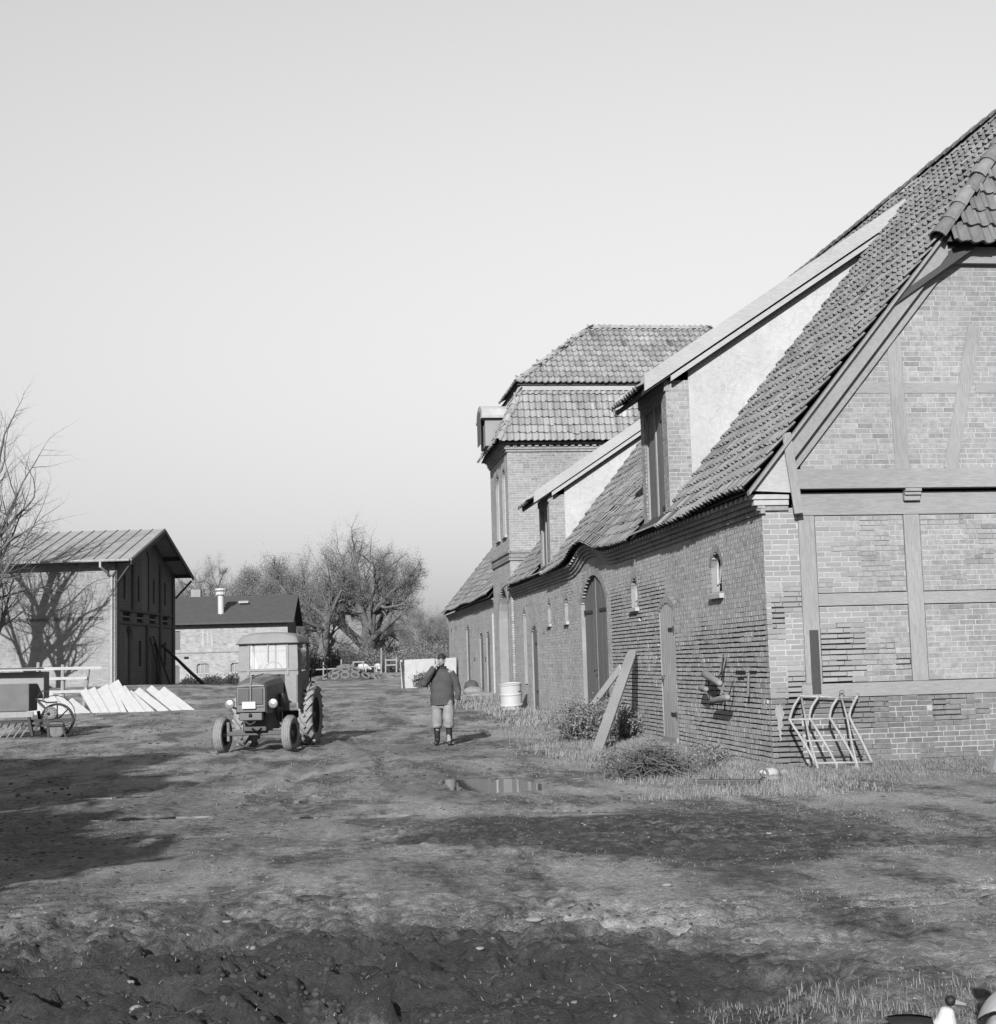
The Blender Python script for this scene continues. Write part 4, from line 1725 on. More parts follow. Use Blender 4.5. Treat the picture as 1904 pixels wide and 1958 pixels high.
# ------------------------------------------------------------------ far wing beyond the tower
wing = empty('barn_wing', (0, 0, 0), 0, 'tiled brick barn wing beyond the gate tower with plank doors', 'barn')
Y2a, Y2b = 49.62, 66.85
wd = [Opening(58.2, 59.3, 0.4, 3.15, .2), Opening(53.6, 54.7, .35, 2.75, .25), Opening(51.6, 52.6, .3, 2.75, .25)]
bl, st = brick_field(FW, Y2a, Y2b, .1, 3.7, wd, 'english', seed=401)
link('wing_wall', strips_mesh('wing_wall', st, 'mortar_wall'), wing)
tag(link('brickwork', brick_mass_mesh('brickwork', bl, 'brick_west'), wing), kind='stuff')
for i, op in enumerate(wd):
    ring(FW, op, .14, 'plaster', 'door_reveal', wing)
    first = None
    for k in range(4):
        a = op.u0 + (op.u1 - op.u0) * k / 4
        b_ = op.u0 + (op.u1 - op.u0) * (k + 1) / 4
        tz = lambda u: op.z1 - op.rise * (abs(u - (op.u0 + op.u1) / 2) / ((op.u1 - op.u0) / 2)) ** 2
        q = MB()
        q.hexa([FW.p(a + .004, op.z0, -.08), FW.p(b_ - .004, op.z0, -.08), FW.p(b_ - .004, op.z0, -.05), FW.p(a + .004, op.z0, -.05),
                FW.p(a + .004, tz(a), -.08), FW.p(b_ - .004, tz(b_), -.08), FW.p(b_ - .004, tz(b_), -.05), FW.p(a + .004, tz(a), -.05)])
        if first is None:
            first = q.build('plank_door', 'door_paint', wing)
        else:
            q.build('plank', 'door_paint', first)
    for z in (.9, 2.3):
        hinge(FW, op.u0 + .05, op.u0 + .5, z, -.05, first)
# vent holes, a downpipe and a patch of fallen plaster
for y, z in ((65.6, 3.1), (63.5, 3.15), (65.5, 1.7), (63.2, 1.7), (56.5, 1.72), (53.0, 1.7), (50.2, 3.0)):
    q = MB()
    q.fbox(FW, y - .09, y + .09, z - .09, z + .09, -.01, .004)
    q.build('vent_hole', 'black_void', wing)
q = MB()
q.tube([FW.p(49.85, 3.3, .08), FW.p(49.85, .5, .08)], .045, 8)
q.build('downpipe', 'white_frame', wing)
q = MB()
yy = Y2a
while yy < Y2b:
    for (d, z) in ((.04, 3.64), (.08, 3.715), (.13, 3.79)):
        q.fbox(FW, yy, yy + .118, z, z + .07, -.03, d, 1 + rr.uniform(-.15, .15))
    yy += .125
tag(q.build('cornice', 'brick_mass', wing), kind='stuff')
fr2 = tile_frames_plane((EAVE_X, Y2a, EAVE_Z), (0, 1, 0), UPV, NRM, Y2b - Y2a + .15, 9.1, lambda u, v: EAVE_Z + v * RS / sl < RIDGE_Z - .05, 71, lambda p: (0, 0, .06 * math.sin(p.y * .9) * math.sin(p.x * 1.1)))
q = MB()
q.hexa([(EAVE_X + .03, Y2a, EAVE_Z - .06), (RIDGE_X, Y2a, RIDGE_Z - .06), (RIDGE_X, Y2b + .1, RIDGE_Z - .06), (EAVE_X + .03, Y2b + .1, EAVE_Z - .06),
        (EAVE_X + .03, Y2a, EAVE_Z - .03), (RIDGE_X, Y2a, RIDGE_Z - .03), (RIDGE_X, Y2b + .1, RIDGE_Z - .03), (EAVE_X + .03, Y2b + .1, EAVE_Z - .03)])
q.hexa([(24 - EAVE_X, Y2a, EAVE_Z - .06), (RIDGE_X, Y2a, RIDGE_Z - .06), (RIDGE_X, Y2b + .1, RIDGE_Z - .06), (24 - EAVE_X, Y2b + .1, EAVE_Z - .06),
        (24 - EAVE_X, Y2a, EAVE_Z - .03), (RIDGE_X, Y2a, RIDGE_Z - .03), (RIDGE_X, Y2b + .1, RIDGE_Z - .03), (24 - EAVE_X, Y2b + .1, EAVE_Z - .03)])
w_roof = q.build('roof', 'timber_dark', wing)
fr2.sort(key=lambda f: (f[0] - CAMP).length)
for f in fr2[:250]:
    place_tile(f, TILE_A, w_roof)
tag(link('tile_courses', tiles_mass('tile_courses', fr2[250:], 'tile'), w_roof), kind='stuff')
q = MB()
q.prism([(XW + .05, Y2b, 0), (17.4, Y2b, 0), (17.4, Y2b, 3.7), (12, Y2b, RIDGE_Z - .1), (XW + .05, Y2b, 3.7)], (0, -.1, 0))
q.build('north_gable', 'plaster', wing)
# ------------------------------------------------------------------ granary on the left
LH = empty('granary', (-9.27, 69.89, .0), -YAW, 'two-storey brick granary with seamed sheet roof and shaded gable', 'building')
LB, LE, LW, LD = .80, 7.02, 26.0, 12.2              # base, eave height, length, depth
FL_ = Fr((0, 0, 0), (1, 0, 0), (0, 0, 1), (0, -1, 0))
FLG = Fr((0, 0, 0), (0, 1, 0), (0, 0, 1), (1, 0, 0))
g_door = Opening(1.75, 3.35, LB + .1, 3.9, .7)
g_hatch = Opening(5.2, 6.6, 4.75, 8.0, .45)
g_wins = [Opening(4.45, 4.95, 1.85, 3.2, .25), Opening(9.8, 10.35, 1.85, 3.2, .25)] + [Opening(c - .18, c + .18, 5.2, 6.5, .18) for c in (1.7, 4.4, 7.6, 10.1)]
g_small = [Opening(a, b_, 4.15, 4.55, 0) for a, b_ in ((1.4, 3.0), (4.05, 5.5), (6.65, 8.2), (9.4, 11.0))]
g_door2 = Opening(7.0, 8.6, LB + .1, 3.1, .4)


def lh_span(z):
    if z < LE:
        return (.002, LD)
    k = (z - LE) / 1.95 * (LD / 2)
    return (k, LD - k)


bl, st = brick_field(FL_, -LW, 0, LB, LE, (), 'stretcher', seed=501)
b2, s2 = brick_field(FLG, 0, LD, LB, LE + 1.9, [g_door, g_hatch, g_door2] + g_wins + g_small, 'stretcher', span=lh_span, seed=502)
mat('mortar_far', 0.42, 0.95, 0.15, 6, attr=True)
lw = link('long_wall', strips_mesh('long_wall', st, 'mortar_far'), LH)
bl.sort(key=lambda b: abs(b[1] + 1.2) + abs(b[3] - 3.2) * .6)
for i, b in enumerate(bl[:300]):
    place_brick_object(b, lw, i, BRICK_F)
tag(link('long_wall_bricks', brick_mass_mesh('long_wall_bricks', bl[300:], 'brick_far'), lw), kind='stuff')
lg = link('gable_wall', strips_mesh('gable_wall', s2, 'mortar_far'), LH)
tag(link('gable_bricks', brick_mass_mesh('gable_bricks', b2, 'brick_shaded'), lg), kind='stuff')
q = MB()
q.face([(-LW, 0, LB), (-LW, LD, LB), (-LW, LD, LE), (-LW, 0, LE)])
q.face([(-LW, LD, LB), (0, LD, LB), (0, LD, LE), (-LW, LD, LE)])
q.build('rear_wall', 'plaster', LH)
ring(FLG, g_door, .2, 'plaster', 'door_reveal', LH)
plate(FLG, g_door, -.18, 'tractor_dark', 'arched_door', LH, .03)
q = MB()
q.fbox(FLG, 1.85, 2.5, LB + .1, 3.4, -.14, -.10)
q.build('door_leaf', 'door_paint', LH)
plate(FLG, g_hatch, -.06, 'door_paint', 'loading_hatch', LH, .04)
plate(FLG, g_door2, -.10, 'timber_dark', 'plank_door', LH, .04)
for op in g_wins:
    ring(FLG, op, .15, 'brick_shaded', 'window_reveal', LH)
    w_ = plate(FLG, op, -.14, 'black_void', 'window', LH, .02)
    q = MB()
    c = (op.u0 + op.u1) / 2
    q.tube([FLG.p(c, op.z0, -.1), FLG.p(c, op.z1 - .05, -.1)], .025, 5)
    q.build('glazing_bar', 'plaster', w_)
for op in g_small:
    ring(FLG, op, .15, 'plaster', 'window_reveal', LH)
    w_ = plate(FLG, op, -.12, 'black_void', 'vent_window', LH, .02)
    q = MB()
    q.fbox(FLG, op.u0, op.u1, op.z0 + .17, op.z0 + .23, -.10, -.06)
    q.build('slat', 'plaster', w_)
for c, z0, z1 in ((3.25, 4.7, 7.6), (6.1, LB, 4.05), (8.95, LB, 7.4), (11.95, LB, 7.0), (.22, LB, 7.0)):
    q = MB()
    q.fbox(FLG, c - .22, c + .22, z0, z1, -.01, .09, .8)
    q.build('pilaster', 'brick_shaded', LH)
q = MB()
q.fbox(FLG, .002, LD, 4.62, 4.72, -.01, .07, .9)
q.fbox(FLG, .002, LD, 3.98, 4.08, -.01, .07, .9)
q.build('string_course', 'brick_shaded', LH)
q = MB()
x = -LW
r = random.Random(8)
while x < -.7:
    q.fbox(FL_, x, x + .2, 4.16, 4.26, -.01, .05 + r.uniform(-.02, .03), .55)
    x += .26
q.fbox(FL_, -LW, -.6, 4.27, 4.33, -.01, .06, .9)
q.build('string_course', 'brick_far', LH)
# roof of seamed sheets
RV = 1.0
ez, rz_ = LE + .18, LE + 2.05
ev = .75
q = MB()
A = [(-LW - .5, -ev, ez - ev * .3), (RV, -ev, ez - ev * .3), (RV, LD / 2, rz_), (-LW - .5, LD / 2, rz_)]
B = [(-LW - .5, LD + ev, ez - ev * .3), (RV, LD + ev, ez - ev * .3), (RV, LD / 2, rz_), (-LW - .5, LD / 2, rz_)]
for P in (A, B):
    q.hexa([Vector(p) - Vector((0, 0, .06)) for p in P] + [Vector(p) for p in P])
lr = q.build('roof', 'sheet_roof', LH)
q = MB()
d_ = Vector(A[2]) - Vector(A[1])
q.beam((0, 0, .02), tuple(d_ + Vector((0, 0, .02))), .045, .05)
sm = q.mesh('roof_seam', 'plaster')
k = 0
x = RV - .05
while x > -LW - .4:
    o = link('roof_seam', sm, lr)
    o.location = (x, A[1][1], A[1][2])
    x -= .62
q = MB()
for P in (A, B):
    a, b_ = Vector(P[1]), Vector(P[2])
    q.beam(a + Vector((-.03, 0, -.16)), b_ + Vector((-.03, 0, -.16)), .06, .2)
q.build('bargeboard', 'timber_dark', lr)
q = MB()
for y in (-.2, 2.4, LD / 2, LD - 2.4, LD + .2):
    zz = ez - ev * .3 + (rz_ - ez + ev * .3) * (1 - abs(y - LD / 2) / (LD / 2 + ev)) - .2
    q.beam((-.3, y, zz), (RV - .05, y, zz), .14, .18)
q.beam((.1, LD + .05, ez - 1.5), (RV - .1, LD + .55, ez - .5), .1, .1)
q.beam((.1, -.02, ez - 1.3), (RV - .2, -.4, ez - .5), .1, .1)
q.build('purlin', 'timber_dark', LH)
q = MB()
q.tube([(-.5, -ev - .06, ez - .28), (-.5, -ev - .06, ez - .55), (-.15, -.08, ez - 1.0), (-.15, -.08, LB + .1)], .06, 8)
q.build('downpipe', 'white_frame', LH)
q = MB()
q.tube([(.02, -.05, ez - .7), (-.15, -.08, ez - 1.0)], .05, 8)
q.build('pipe_branch', 'iron', LH)
q = MB()
q.tube([(-LW, -ev - .06, ez - .26), (RV - .1, -ev - .06, ez - .26)], .07, 8)
q.build('gutter', 'sheet_roof', LH)


def from_lh(x, y):
    c, s_ = math.cos(-YAW), math.sin(-YAW)
    return (-9.27 + x * c - y * s_, 69.89 + x * s_ + y * c)


def pole(name, p0, p1, r_, label, cat, group=None, m='timber'):
    q = MB()
    d = Vector(p1) - Vector(p0)
    pts = [Vector(p0) + d * t + Vector((rnd.gauss(0, .01), rnd.gauss(0, .01), 0)) for t in (0, .3, .6, 1)]
    q.tube(pts, [r_, r_ * .95, r_ * .85, r_ * .75], 8)
    return tag(q.build(name, m), label, cat, group)


for i, (y0, dx, y1, h, r_) in enumerate(((6.3, .7, 6.3, 2.6, .05), (7.6, .9, 7.0, 2.7, .06))):
    a = from_lh(dx, y0)
    b_ = from_lh(.12, y1)
    pole('timber_pole', (a[0], a[1], gz(*a)), (b_[0], b_[1], gz(*a) + h), r_, ('thin straight pole standing upright against the shaded granary gable', 'slightly tilted pole leaning on the granary gable beside the upright one')[i], 'pole', 'poles leaning on the granary gable', 'timber_dark')
a = from_lh(1.7, 12.0)
b_ = from_lh(.15, 8.8)
pole('leaning_beam', (a[0], a[1], gz(*a)), (b_[0], b_[1], gz(*a) + 2.2), .10, 'long beam slanting far out from the shaded granary gable', 'beam', None, 'timber_dark')

# ------------------------------------------------------------------ stable in the background
BH = empty('stable_building', (-1.60, 107.0, -.27), -YAW + R_(4.4), 'low limewashed brick stable with dark felt roof and white vent pipe', 'building')
BB, BE, BL, BD = .35, 4.78, 18.0, 8.2
FB_ = Fr((0, 0, 0), (1, 0, 0), (0, 0, 1), (0, -1, 0))
bw = [Opening(-5.85, -5.1, 1.42, 2.05, .1), Opening(-3.68, -2.85, 1.42, 2.05, .1)]
bd = [Opening(-7.95, -6.95, .4, 2.0, .12), Opening(-7.7, -6.9, 2.95, 4.15, 0)]
bl, st = brick_field(FB_, -BL, 0, BB, BE, bw + bd, 'stretcher', seed=601)
mat('brick_lime', 0.44, 0.9, 0.2, 3, 0.3, 30, attr=True, stain=0.12)
lw2 = link('front_wall', strips_mesh('front_wall', st, 'mortar_far'), BH)
tag(link('front_wall_bricks', brick_mass_mesh('front_wall_bricks', bl, 'brick_lime'), lw2), kind='stuff')
q = MB()
q.face([(0, 0, BB), (0, BD, BB), (0, BD, BE), (0, BD / 2, BE + 1.5), (0, 0, BE)])
q.build('gable_wall', 'brick_shaded', BH)
q = MB()
q.face([(-BL, 0, BB), (-BL, BD, BB), (-BL, BD, BE), (-BL, 0, BE)])
q.build('end_wall', 'brick_shaded', BH)
for op in bw:
    ring(FB_, op, .14, 'plaster', 'window_reveal', BH)
    w_ = plate(FB_, op, -.12, 'plaster', 'window', BH, .02)
    q = MB()
    for c in (op.u0 + .25, op.u0 + .5):
        q.fbox(FB_, c - .02, c + .02, op.z0, op.z1 - .04, -.12, -.09)
    q.build('glazing_bar', 'white_frame', w_)
    q = MB()
    q.fbox(FB_, op.u0 - .06, op.u1 + .06, op.z0 - .09, op.z0 - .01, -.03, .06)
    q.build('window_sill', 'limewash', BH)
for op in bd:
    ring(FB_, op, .1, 'plaster', 'door_reveal', BH)
    plate(FB_, op, -.06, 'door_paint', 'stable_door', BH, .03)
q = MB()
q.fbox(FB_, -BL, -.02, 2.72, 2.80, -.01, .05, .8)
q.build('string_course', 'brick_lime', BH)
q = MB()
q.fbox(FB_, -6.65, -6.35, 2.35, 2.5, -.01, .006)
q.build('vent_hole', 'black_void', BH)
for x in (-5.45, -5.15, -4.87):
    q = MB()
    q.fbox(FB_, x - .05, x + .05, 3.1, 4.15, -.01, .012)
    q.build('whitewash_strip', 'limewash', BH)
q = MB()
RVB = .45
rA = [(-BL - .4, -.6, BE - .12), (RVB, -.6, BE - .12), (RVB, BD / 2, BE + 1.78), (-BL - .4, BD / 2, BE + 1.78)]
rB = [(p[0], BD - p[1], p[2]) for p in rA]
for P in (rA, rB):
    q.hexa([Vector(p) - Vector((0, 0, .12)) for p in P] + [Vector(p) for p in P])
br = q.build('roof', 'felt_roof', BH)
q = MB()
q.box(-4.85, -4.3, 3.0, 3.6, BE + 1.0, BE + 1.1)
q.build('roof_flashing', 'iron', br)
q = MB()
q.lathe([(.20, BE + .2), (.20, BE + 1.75)], 12, 'Z', (-4.4, 1.0, 0))
q.lathe([(.34, BE + 1.72), (.34, BE + 1.92), (.2, BE + 1.93), (.2, BE + 1.99), (.38, BE + 2.0), (.38, BE + 2.13), (.1, BE + 2.16)], 12, 'Z', (-4.4, 1.0, 0))
q.build('vent_pipe', 'white_paint', br)
q = MB()
q.box(-6.85, -6.2, 4.6, 5.2, BE + 1.0, BE + 2.3)
q.build('chimney', 'plaster', br, bevel=.02)
q = MB()
q.hexa([(-3.4, 2.2, BE + 1.205), (-2.75, 2.2, BE + 1.205), (-2.75, 2.45, BE + 1.32), (-3.4, 2.45, BE + 1.32),
        (-3.4, 2.2, BE + 1.24), (-2.75, 2.2, BE + 1.24), (-2.75, 2.45, BE + 1.36), (-3.4, 2.45, BE + 1.36)])
q.build('skylight', 'white_frame', br)
q = MB()
for k in range(24):
    x = -BL + .4 + k * .75
    q.fbox(FB_, x, x + .1, BE - .28, BE - .12, -.1, .5)
q.build('rafter_ends', 'timber_dark', BH)

BH.scale = (1.152, 1.152, 1.152)

# ------------------------------------------------------------------ concrete slabs leaning on the rail fence
SLABS = [((-6.85, 48.37, 0.31), (-7.45, 49.15, 1.08)), ((-6.59, 48.33, 0.3), (-7.19, 49.12, 1.15)), ((-6.4, 48.3, 0.29), (-6.97, 49.09, 1.15)),
         ((-6.22, 48.28, 0.29), (-6.75, 49.06, 1.2)), ((-6.02, 48.25, 0.3), (-6.57, 49.03, 1.24)), ((-5.67, 48.2, 0.35), (-6.41, 49.01, 1.39)),
         ((-5.41, 48.17, 0.33), (-6.17, 48.98, 1.14)), ((-5.08, 48.12, 0.26), (-5.97, 48.95, 1.0)), ((-4.57, 48.06, 0.28), (-5.71, 48.92, 1.11)),
         ((-4.18, 48.0, 0.29), (-5.27, 48.86, 1.12)), ((-3.75, 47.94, 0.28), (-4.87, 48.8, 1.09)), ((-8.93, 48.65, 0.25), (-9.5, 49.43, 1.0)),
         ((-8.73, 48.62, 0.24), (-9.3, 49.41, 1.07)), ((-8.5, 48.59, 0.27), (-9.07, 49.37, 1.13)), ((-8.22, 48.55, 0.23), (-8.83, 49.34, 1.08)),
         ((-7.91, 48.51, 0.22), (-8.63, 49.31, 0.99)), ((-7.51, 48.46, 0.23), (-8.35, 49.28, 0.93)), ((-7.12, 48.4, 0.28), (-7.95, 49.22, 0.83))]
q = MB()
q.box(-.125, .125, -.03, .03, 0, 1)
slab_me = q.mesh('concrete_slab', 'concrete')
q = MB()
q.lathe([(.022, -.003), (.022, .003)], 8, 'Y')
hole_me = q.mesh('bolt_hole', 'black_void')
for i, (p, t) in enumerate(SLABS):
    p, t = Vector(p), Vector(t)
    p.z = gz(p.x, p.y) - .02
    d = t - p
    L = d.length
    o = link('concrete_slab', slab_me)
    zz = d.normalized()
    xx = Vector((0.97, -.12 + .01 * i, .0)).cross(zz)
    yy_ = zz.cross(Vector((1, 0, .25 if i < 11 else .2))).normalized()
    if yy_.y > 0:
        yy_ = -yy_
    xx = yy_.cross(zz).normalized()
    M = Matrix.Identity(4)
    for k in range(3):
        M[k][0], M[k][1], M[k][2], M[k][3] = xx[k], yy_[k], zz[k] * L, p[k] + xx[k] * .12 - yy_[k] * .045 * (i % 3)
    o.matrix_world = M
    fence_a = i < 11
    tag(o, 'pale concrete slab leaning in a row beside the granary corner' if fence_a else 'drilled concrete slab leaning in a row behind the implement', 'slab',
        'concrete slabs leaning beside the granary' if fence_a else 'concrete slabs leaning behind the implement')
    if i < 6 or i > 10:
        for hx, hz in ((-.07, .92), (.08, .80)):
            h = link('bolt_hole', hole_me, o)
            h.location = (hx * .8, -.0305, hz)
            h.scale = (1, 1, 1 / L)

RF = empty('rail_fence', (-9, 50.6, 0), 0, 'weathered rail fence with leaning posts behind the concrete slabs', 'fence')
RF.location = (0, 0, 0)
for (x, y, dx, h) in ((-9.5, 51.2, .10, 1.75), (-8.56, 51.1, .0, 1.65), (-7.85, 51.0, .18, 1.5), (-11.6, 51.4, .0, 1.6)):
    q = MB()
    z = gz(x, y)
    q.tube([(x, y, z - .1), (x + dx * .5, y, z + h * .5), (x + dx, y, z + h)], [.075, .07, .06], 8)
    q.build('post', 'timber', RF)
for (z0, z1) in ((1.82, 1.78), (1.46, 1.44), (1.0, .98)):
    q = MB()
    q.beam((-13, 51.55, z0), (-7.2 if z0 > 1.5 else -7.7, 50.9, z1), .03, .10)
    q.build('rail', 'white_frame', RF)

# ------------------------------------------------------------------ farm implement at the left edge
IM = empty('farm_implement', (-6.75, 36.35, gz(-6.75, 36.35)), -YAW, 'old seed drill with sheet metal hopper, toothed disc and wire hoop', 'farm implement')
q = MB()
q.box(-1.6, -.05, -.3, .35, .66, 1.33)
q.build('hopper', 'box_metal', IM, bevel=.02)
q = MB()
q.box(-1.6, .10, .36, .80, .95, 1.62)
q.build('rear_hopper', 'plaster', IM, bevel=.02)
q = MB()
q.beam((-1.7, .1, 1.72), (.1, .1, 1.70), .5, .03)
q.build('lid', 'timber_dark', IM)
q = MB()
q.box(-1.6, .06, -.33, -.28, .52, .65)
q.build('front_board', 'timber', IM)
for x in (-.08, -1.5):
    for y in (-.28, .5):
        q = MB()
        q.beam((x, y, .64), (x + .12, y, .06), .09, .06)
        q.build('leg', 'iron_dark', IM)
q = MB()
q.beam((-1.6, -.1, .40), (1.0, -.1, .42), .08, .07)
q.beam((-.2, -.1, .30), (.75, -.1, .30), .10, .06)
q.beam((.1, -.1, .9), (.45, -.1, .55), .06, .05)
q.tube([(.05, 0, 1.0), (.2, 0, 1.15), (.35, 0, 1.1)], .018, 6)
q.tube([(.0, 0, .95), (.3, .05, .85), (.55, 0, .86)], .022, 6)
q.build('frame', 'iron_dark', IM)
q = MB()
q.lathe([(.05, -.03), (.145, -.03), (.155, -.01), (.155, .01), (.145, .03), (.05, .03)], 20, 'Y', (.45, -.16, .60))
dsk = q.build('toothed_disc', 'iron', IM)
for k in range(11):
    t = 2 * math.pi * k / 11
    q = MB()
    q.lathe([(.014, -.005), (.014, .005)], 8, 'Y', (.45 + .115 * math.cos(t), -.192, .60 + .115 * math.sin(t)))
    q.build('disc_hole', 'black_void', dsk)
q = MB()
q.lathe([(.035, -.02), (.035, .02)], 10, 'Y', (.40, -.2, .58))
q.build('hub', 'black_void', dsk)
q = MB()
pts = [(.45 + .52 * math.cos(t), .1, .50 + .52 * math.sin(t)) for t in np.linspace(-.9, 2.3, 20)]
q.tube(pts, .011, 5)
q.build('wire_hoop', 'iron_dark', IM)
q = MB()
pts = [(-.3 + .55 * math.cos(t), -.2, .6 + .55 * math.sin(t)) for t in np.linspace(-1.5, -.3, 14)]
q.tube(pts, .012, 5)
q.build('wire_hoop', 'iron_dark', IM)
q = MB()
q.lathe([(.06, -.05), (.19, -.05), (.22, -.03), (.22, .03), (.19, .05), (.06, .05)], 20, 'Y', (.55, -.05, .21))
q.build('wheel', 'tyre', IM)
q = MB()
pts = [(.45 + .40 * math.cos(t), .32, .40 + .40 * math.sin(t)) for t in np.linspace(0, 2 * math.pi, 28, endpoint=False)]
q.tube(pts, .034, 6, closed=True)
for k in range(8):
    t = 2 * math.pi * k / 8
    q.tube([(.45, .32, .40), (.45 + .40 * math.cos(t), .32, .40 + .40 * math.sin(t))], .018, 5)
q.lathe([(.05, -.06), (.05, .06)], 12, 'Y', (.45, .32, .40))
q.build('spoked_wheel', 'iron_dark', IM)
q = MB()
q.beam((.35, -.1, .35), (.38, -.1, .0), .06, .05)
q.beam((.70, -.1, .32), (.80, -.1, .0), .05, .05)
q.build('stay', 'iron_dark', IM)
for k in range(9):
    q = MB()
    x = -1.5 + .17 * k
    q.tube([(x, .2, .42), (x - .1, .1, .2), (x - .18, -.1, .02)], .016, 5)
    q.build('tine', 'timber', IM)

# ------------------------------------------------------------------ silo wall, fence, tyres on the clamp
SW = empty('panel_wall', (0, 0, 0), 0, 'low wall of white concrete panels at the end of the barn', 'wall')
for i, (xa, xb) in enumerate(((4.02, 4.12), (4.16, 5.5), (5.53, 6.45))):
    q = MB()
    y = 62.7 - .02 * i
    q.hexa([(xa, y, .4), (xb, y - .13 * (xb - xa), .4), (xb, y + .12 - .13 * (xb - xa), .4), (xa, y + .12, .4),
            (xa - .05 * (i == 0), y + .02, 1.80), (xb - .05 * (i == 0), y + .02 - .13 * (xb - xa), 1.80 + .02 * i), (xb, y + .14 - .13 * (xb - xa), 1.8 + .02 * i), (xa, y + .14, 1.80)])
    q.build('panel', 'concrete', SW, bevel=.01)
q = MB()
q.beam((4.10, 62.55, .45), (4.02, 62.6, 1.72), .06, .05)
q.build('post', 'timber_dark', SW)

clamp = empty('silage_clamp', (2.6, 100.6, gz(2.6, 100.6)), 0, 'dark sheeted silage heap weighed down with tyres', 'heap')
q = MB()
n, m = 28, 12
prof = []
for i in range(m + 1):
    t = i / m
    for k in range(n):
        a = 2 * math.pi * k / n
        rr_ = 1 - t
        zz = 1.05 * math.cos(rr_ * math.pi / 2) ** 1.1
        j = 1 + .08 * math.sin(3 * a) + .05 * math.sin(5 * a + 1)
        q.v.append((2.25 * rr_ * j * math.cos(a), 1.8 * rr_ * j * math.sin(a), zz - .08))
for i in range(m):
    for k in range(n):
        k2 = (k + 1) % n
        q.f.append((i * n + k, i * n + k2, (i + 1) * n + k2, (i + 1) * n + k))
        q.t.append(1)
q.build('sheeted_heap', 'stone_dark', clamp, smooth=True)
q = MB()
pts = [(.27 * math.cos(t), .27 * math.sin(t), 0) for t in np.linspace(0, 2 * math.pi, 18, endpoint=False)]
q.tube(pts, .085, 7, closed=True)
ty_me = q.mesh('tyre', 'tyre', True)
for i, (x, y, tz) in enumerate(((-1.45, -.85, .3), (-.85, -1.25, .3), (-.15, -1.35, .3), (.55, -1.3, .3), (1.3, -1.0, .3), (-.75, -.75, .6), (-.1, -.85, .65), (.6, -.8, .6), (-.4, -.3, .9), (.25, -.3, .9), (0, .05, 1.0), (1.7, -.5, .2), (2.1, -.9, .1))):
    rr_ = math.hypot(x / 2.25, y / 1.8)
    z = 1.05 * math.cos(min(1, rr_) * math.pi / 2) ** 1.1 - .02
    o = link('tyre', ty_me)
    o.location = (2.6 + x, 100.6 + y, gz(2.6, 100.6) + max(.06, z))
    nrm = Vector((x * .42, y * .7, 1.0)).normalized()
    o.rotation_euler = nrm.to_track_quat('Z', 'Y').to_euler()
    tag(o, 'worn tyre lying on the dark silage heap', 'tyre', 'tyres on the silage heap')

PF = empty('paddock_fence', (0, 0, 0), 0, 'thin wooden paddock fence beyond the tyre heap', 'fence')
for (x, y, h) in ((-.13, 113, 1.1), (1.06, 112.9, 1.1), (2.46, 112.7, 1.2), (5.61, 112.3, 2.0), (5.95, 112.3, 1.1), (6.8, 112.1, 1.2), (4.2, 112.5, 1.0), (3.4, 112.6, 1.0)):
    q = MB()
    z = gz(x, y)
    q.tube([(x, y, z - .1), (x + .03, y, z + h)], .06, 6)
    q.build('post', 'timber', PF)
for (a, b_, z) in (((5.95, 112.3), (6.8, 112.1), 1.0), ((5.95, 112.3), (6.8, 112.1), .6), ((-.13, 113), (5.6, 112.3), .55), ((3.4, 112.6), (4.2, 112.5), .95)):
    q = MB()
    q.beam((a[0], a[1], gz(*a) + z), (b_[0], b_[1], gz(*b_) + z), .04, .09)
    q.build('rail', 'timber', PF)

# ------------------------------------------------------------------ things against the barn
q = MB()
q.lathe([(.30, 0), (.31, .02), (.31, .13), (.345, .15), (.345, .19), (.325, .21), (.325, .46), (.34, .48), (.34, .51), (.325, .53), (.325, .76), (.345, .78), (.345, .81), (.31, .815), (.30, .79)], 28)
drum = q.build('steel_drum', 'white_paint', None, smooth=False)
drum.location = (6.0, 42.2, gz(6.0, 42.2) - .02)
drum.rotation_euler = (R_(3), R_(-4), .3)
tag(drum, 'white painted steel drum standing crooked against the barn', 'drum')
q = MB()
q.tube([(.10, -.328, .58), (.16, -.31, .60), (.20, -.29, .57)], .02, 5)
q.build('drum_dent', 'iron', drum)

PL = MB()
a, b_ = Vector((4.92, 24.32, -.05)), Vector((6.47, 27.94, 1.72))
d = (b_ - a)
sx = d.cross(Vector((0, 0, 1))).normalized()
nn = sx.cross(d).normalized()
prof = [(-.10, 0), (.10, 0), (.10, .93), (.085, .975), (.05, .995), (0, 1.0), (-.05, .995), (-.085, .975), (-.10, .93)]
PL.prism([a + sx * u + d * t for u, t in prof], nn * .06)
tag(PL.build('leaning_plank', 'timber', None, bevel=.006), 'thick grey plank with rounded top leaning on the barn', 'plank')
PL = MB()
PL.beam((6.1, 30.6, .55), (6.49, 29.22, 1.40), .03, .16, up=(0, 0, 1))
tag(PL.build('broken_board', 'white_frame', None), 'short pale broken board propped by the cart door', 'board')
# block of rubble under the board so that it stands on something
q = MB()
q.box(5.92, 6.3, 30.35, 30.85, -.02, .62)
tag(q.build('rubble_block', 'stone_dark', None, bevel=.05), 'low dark masonry block under the broken board', 'block')

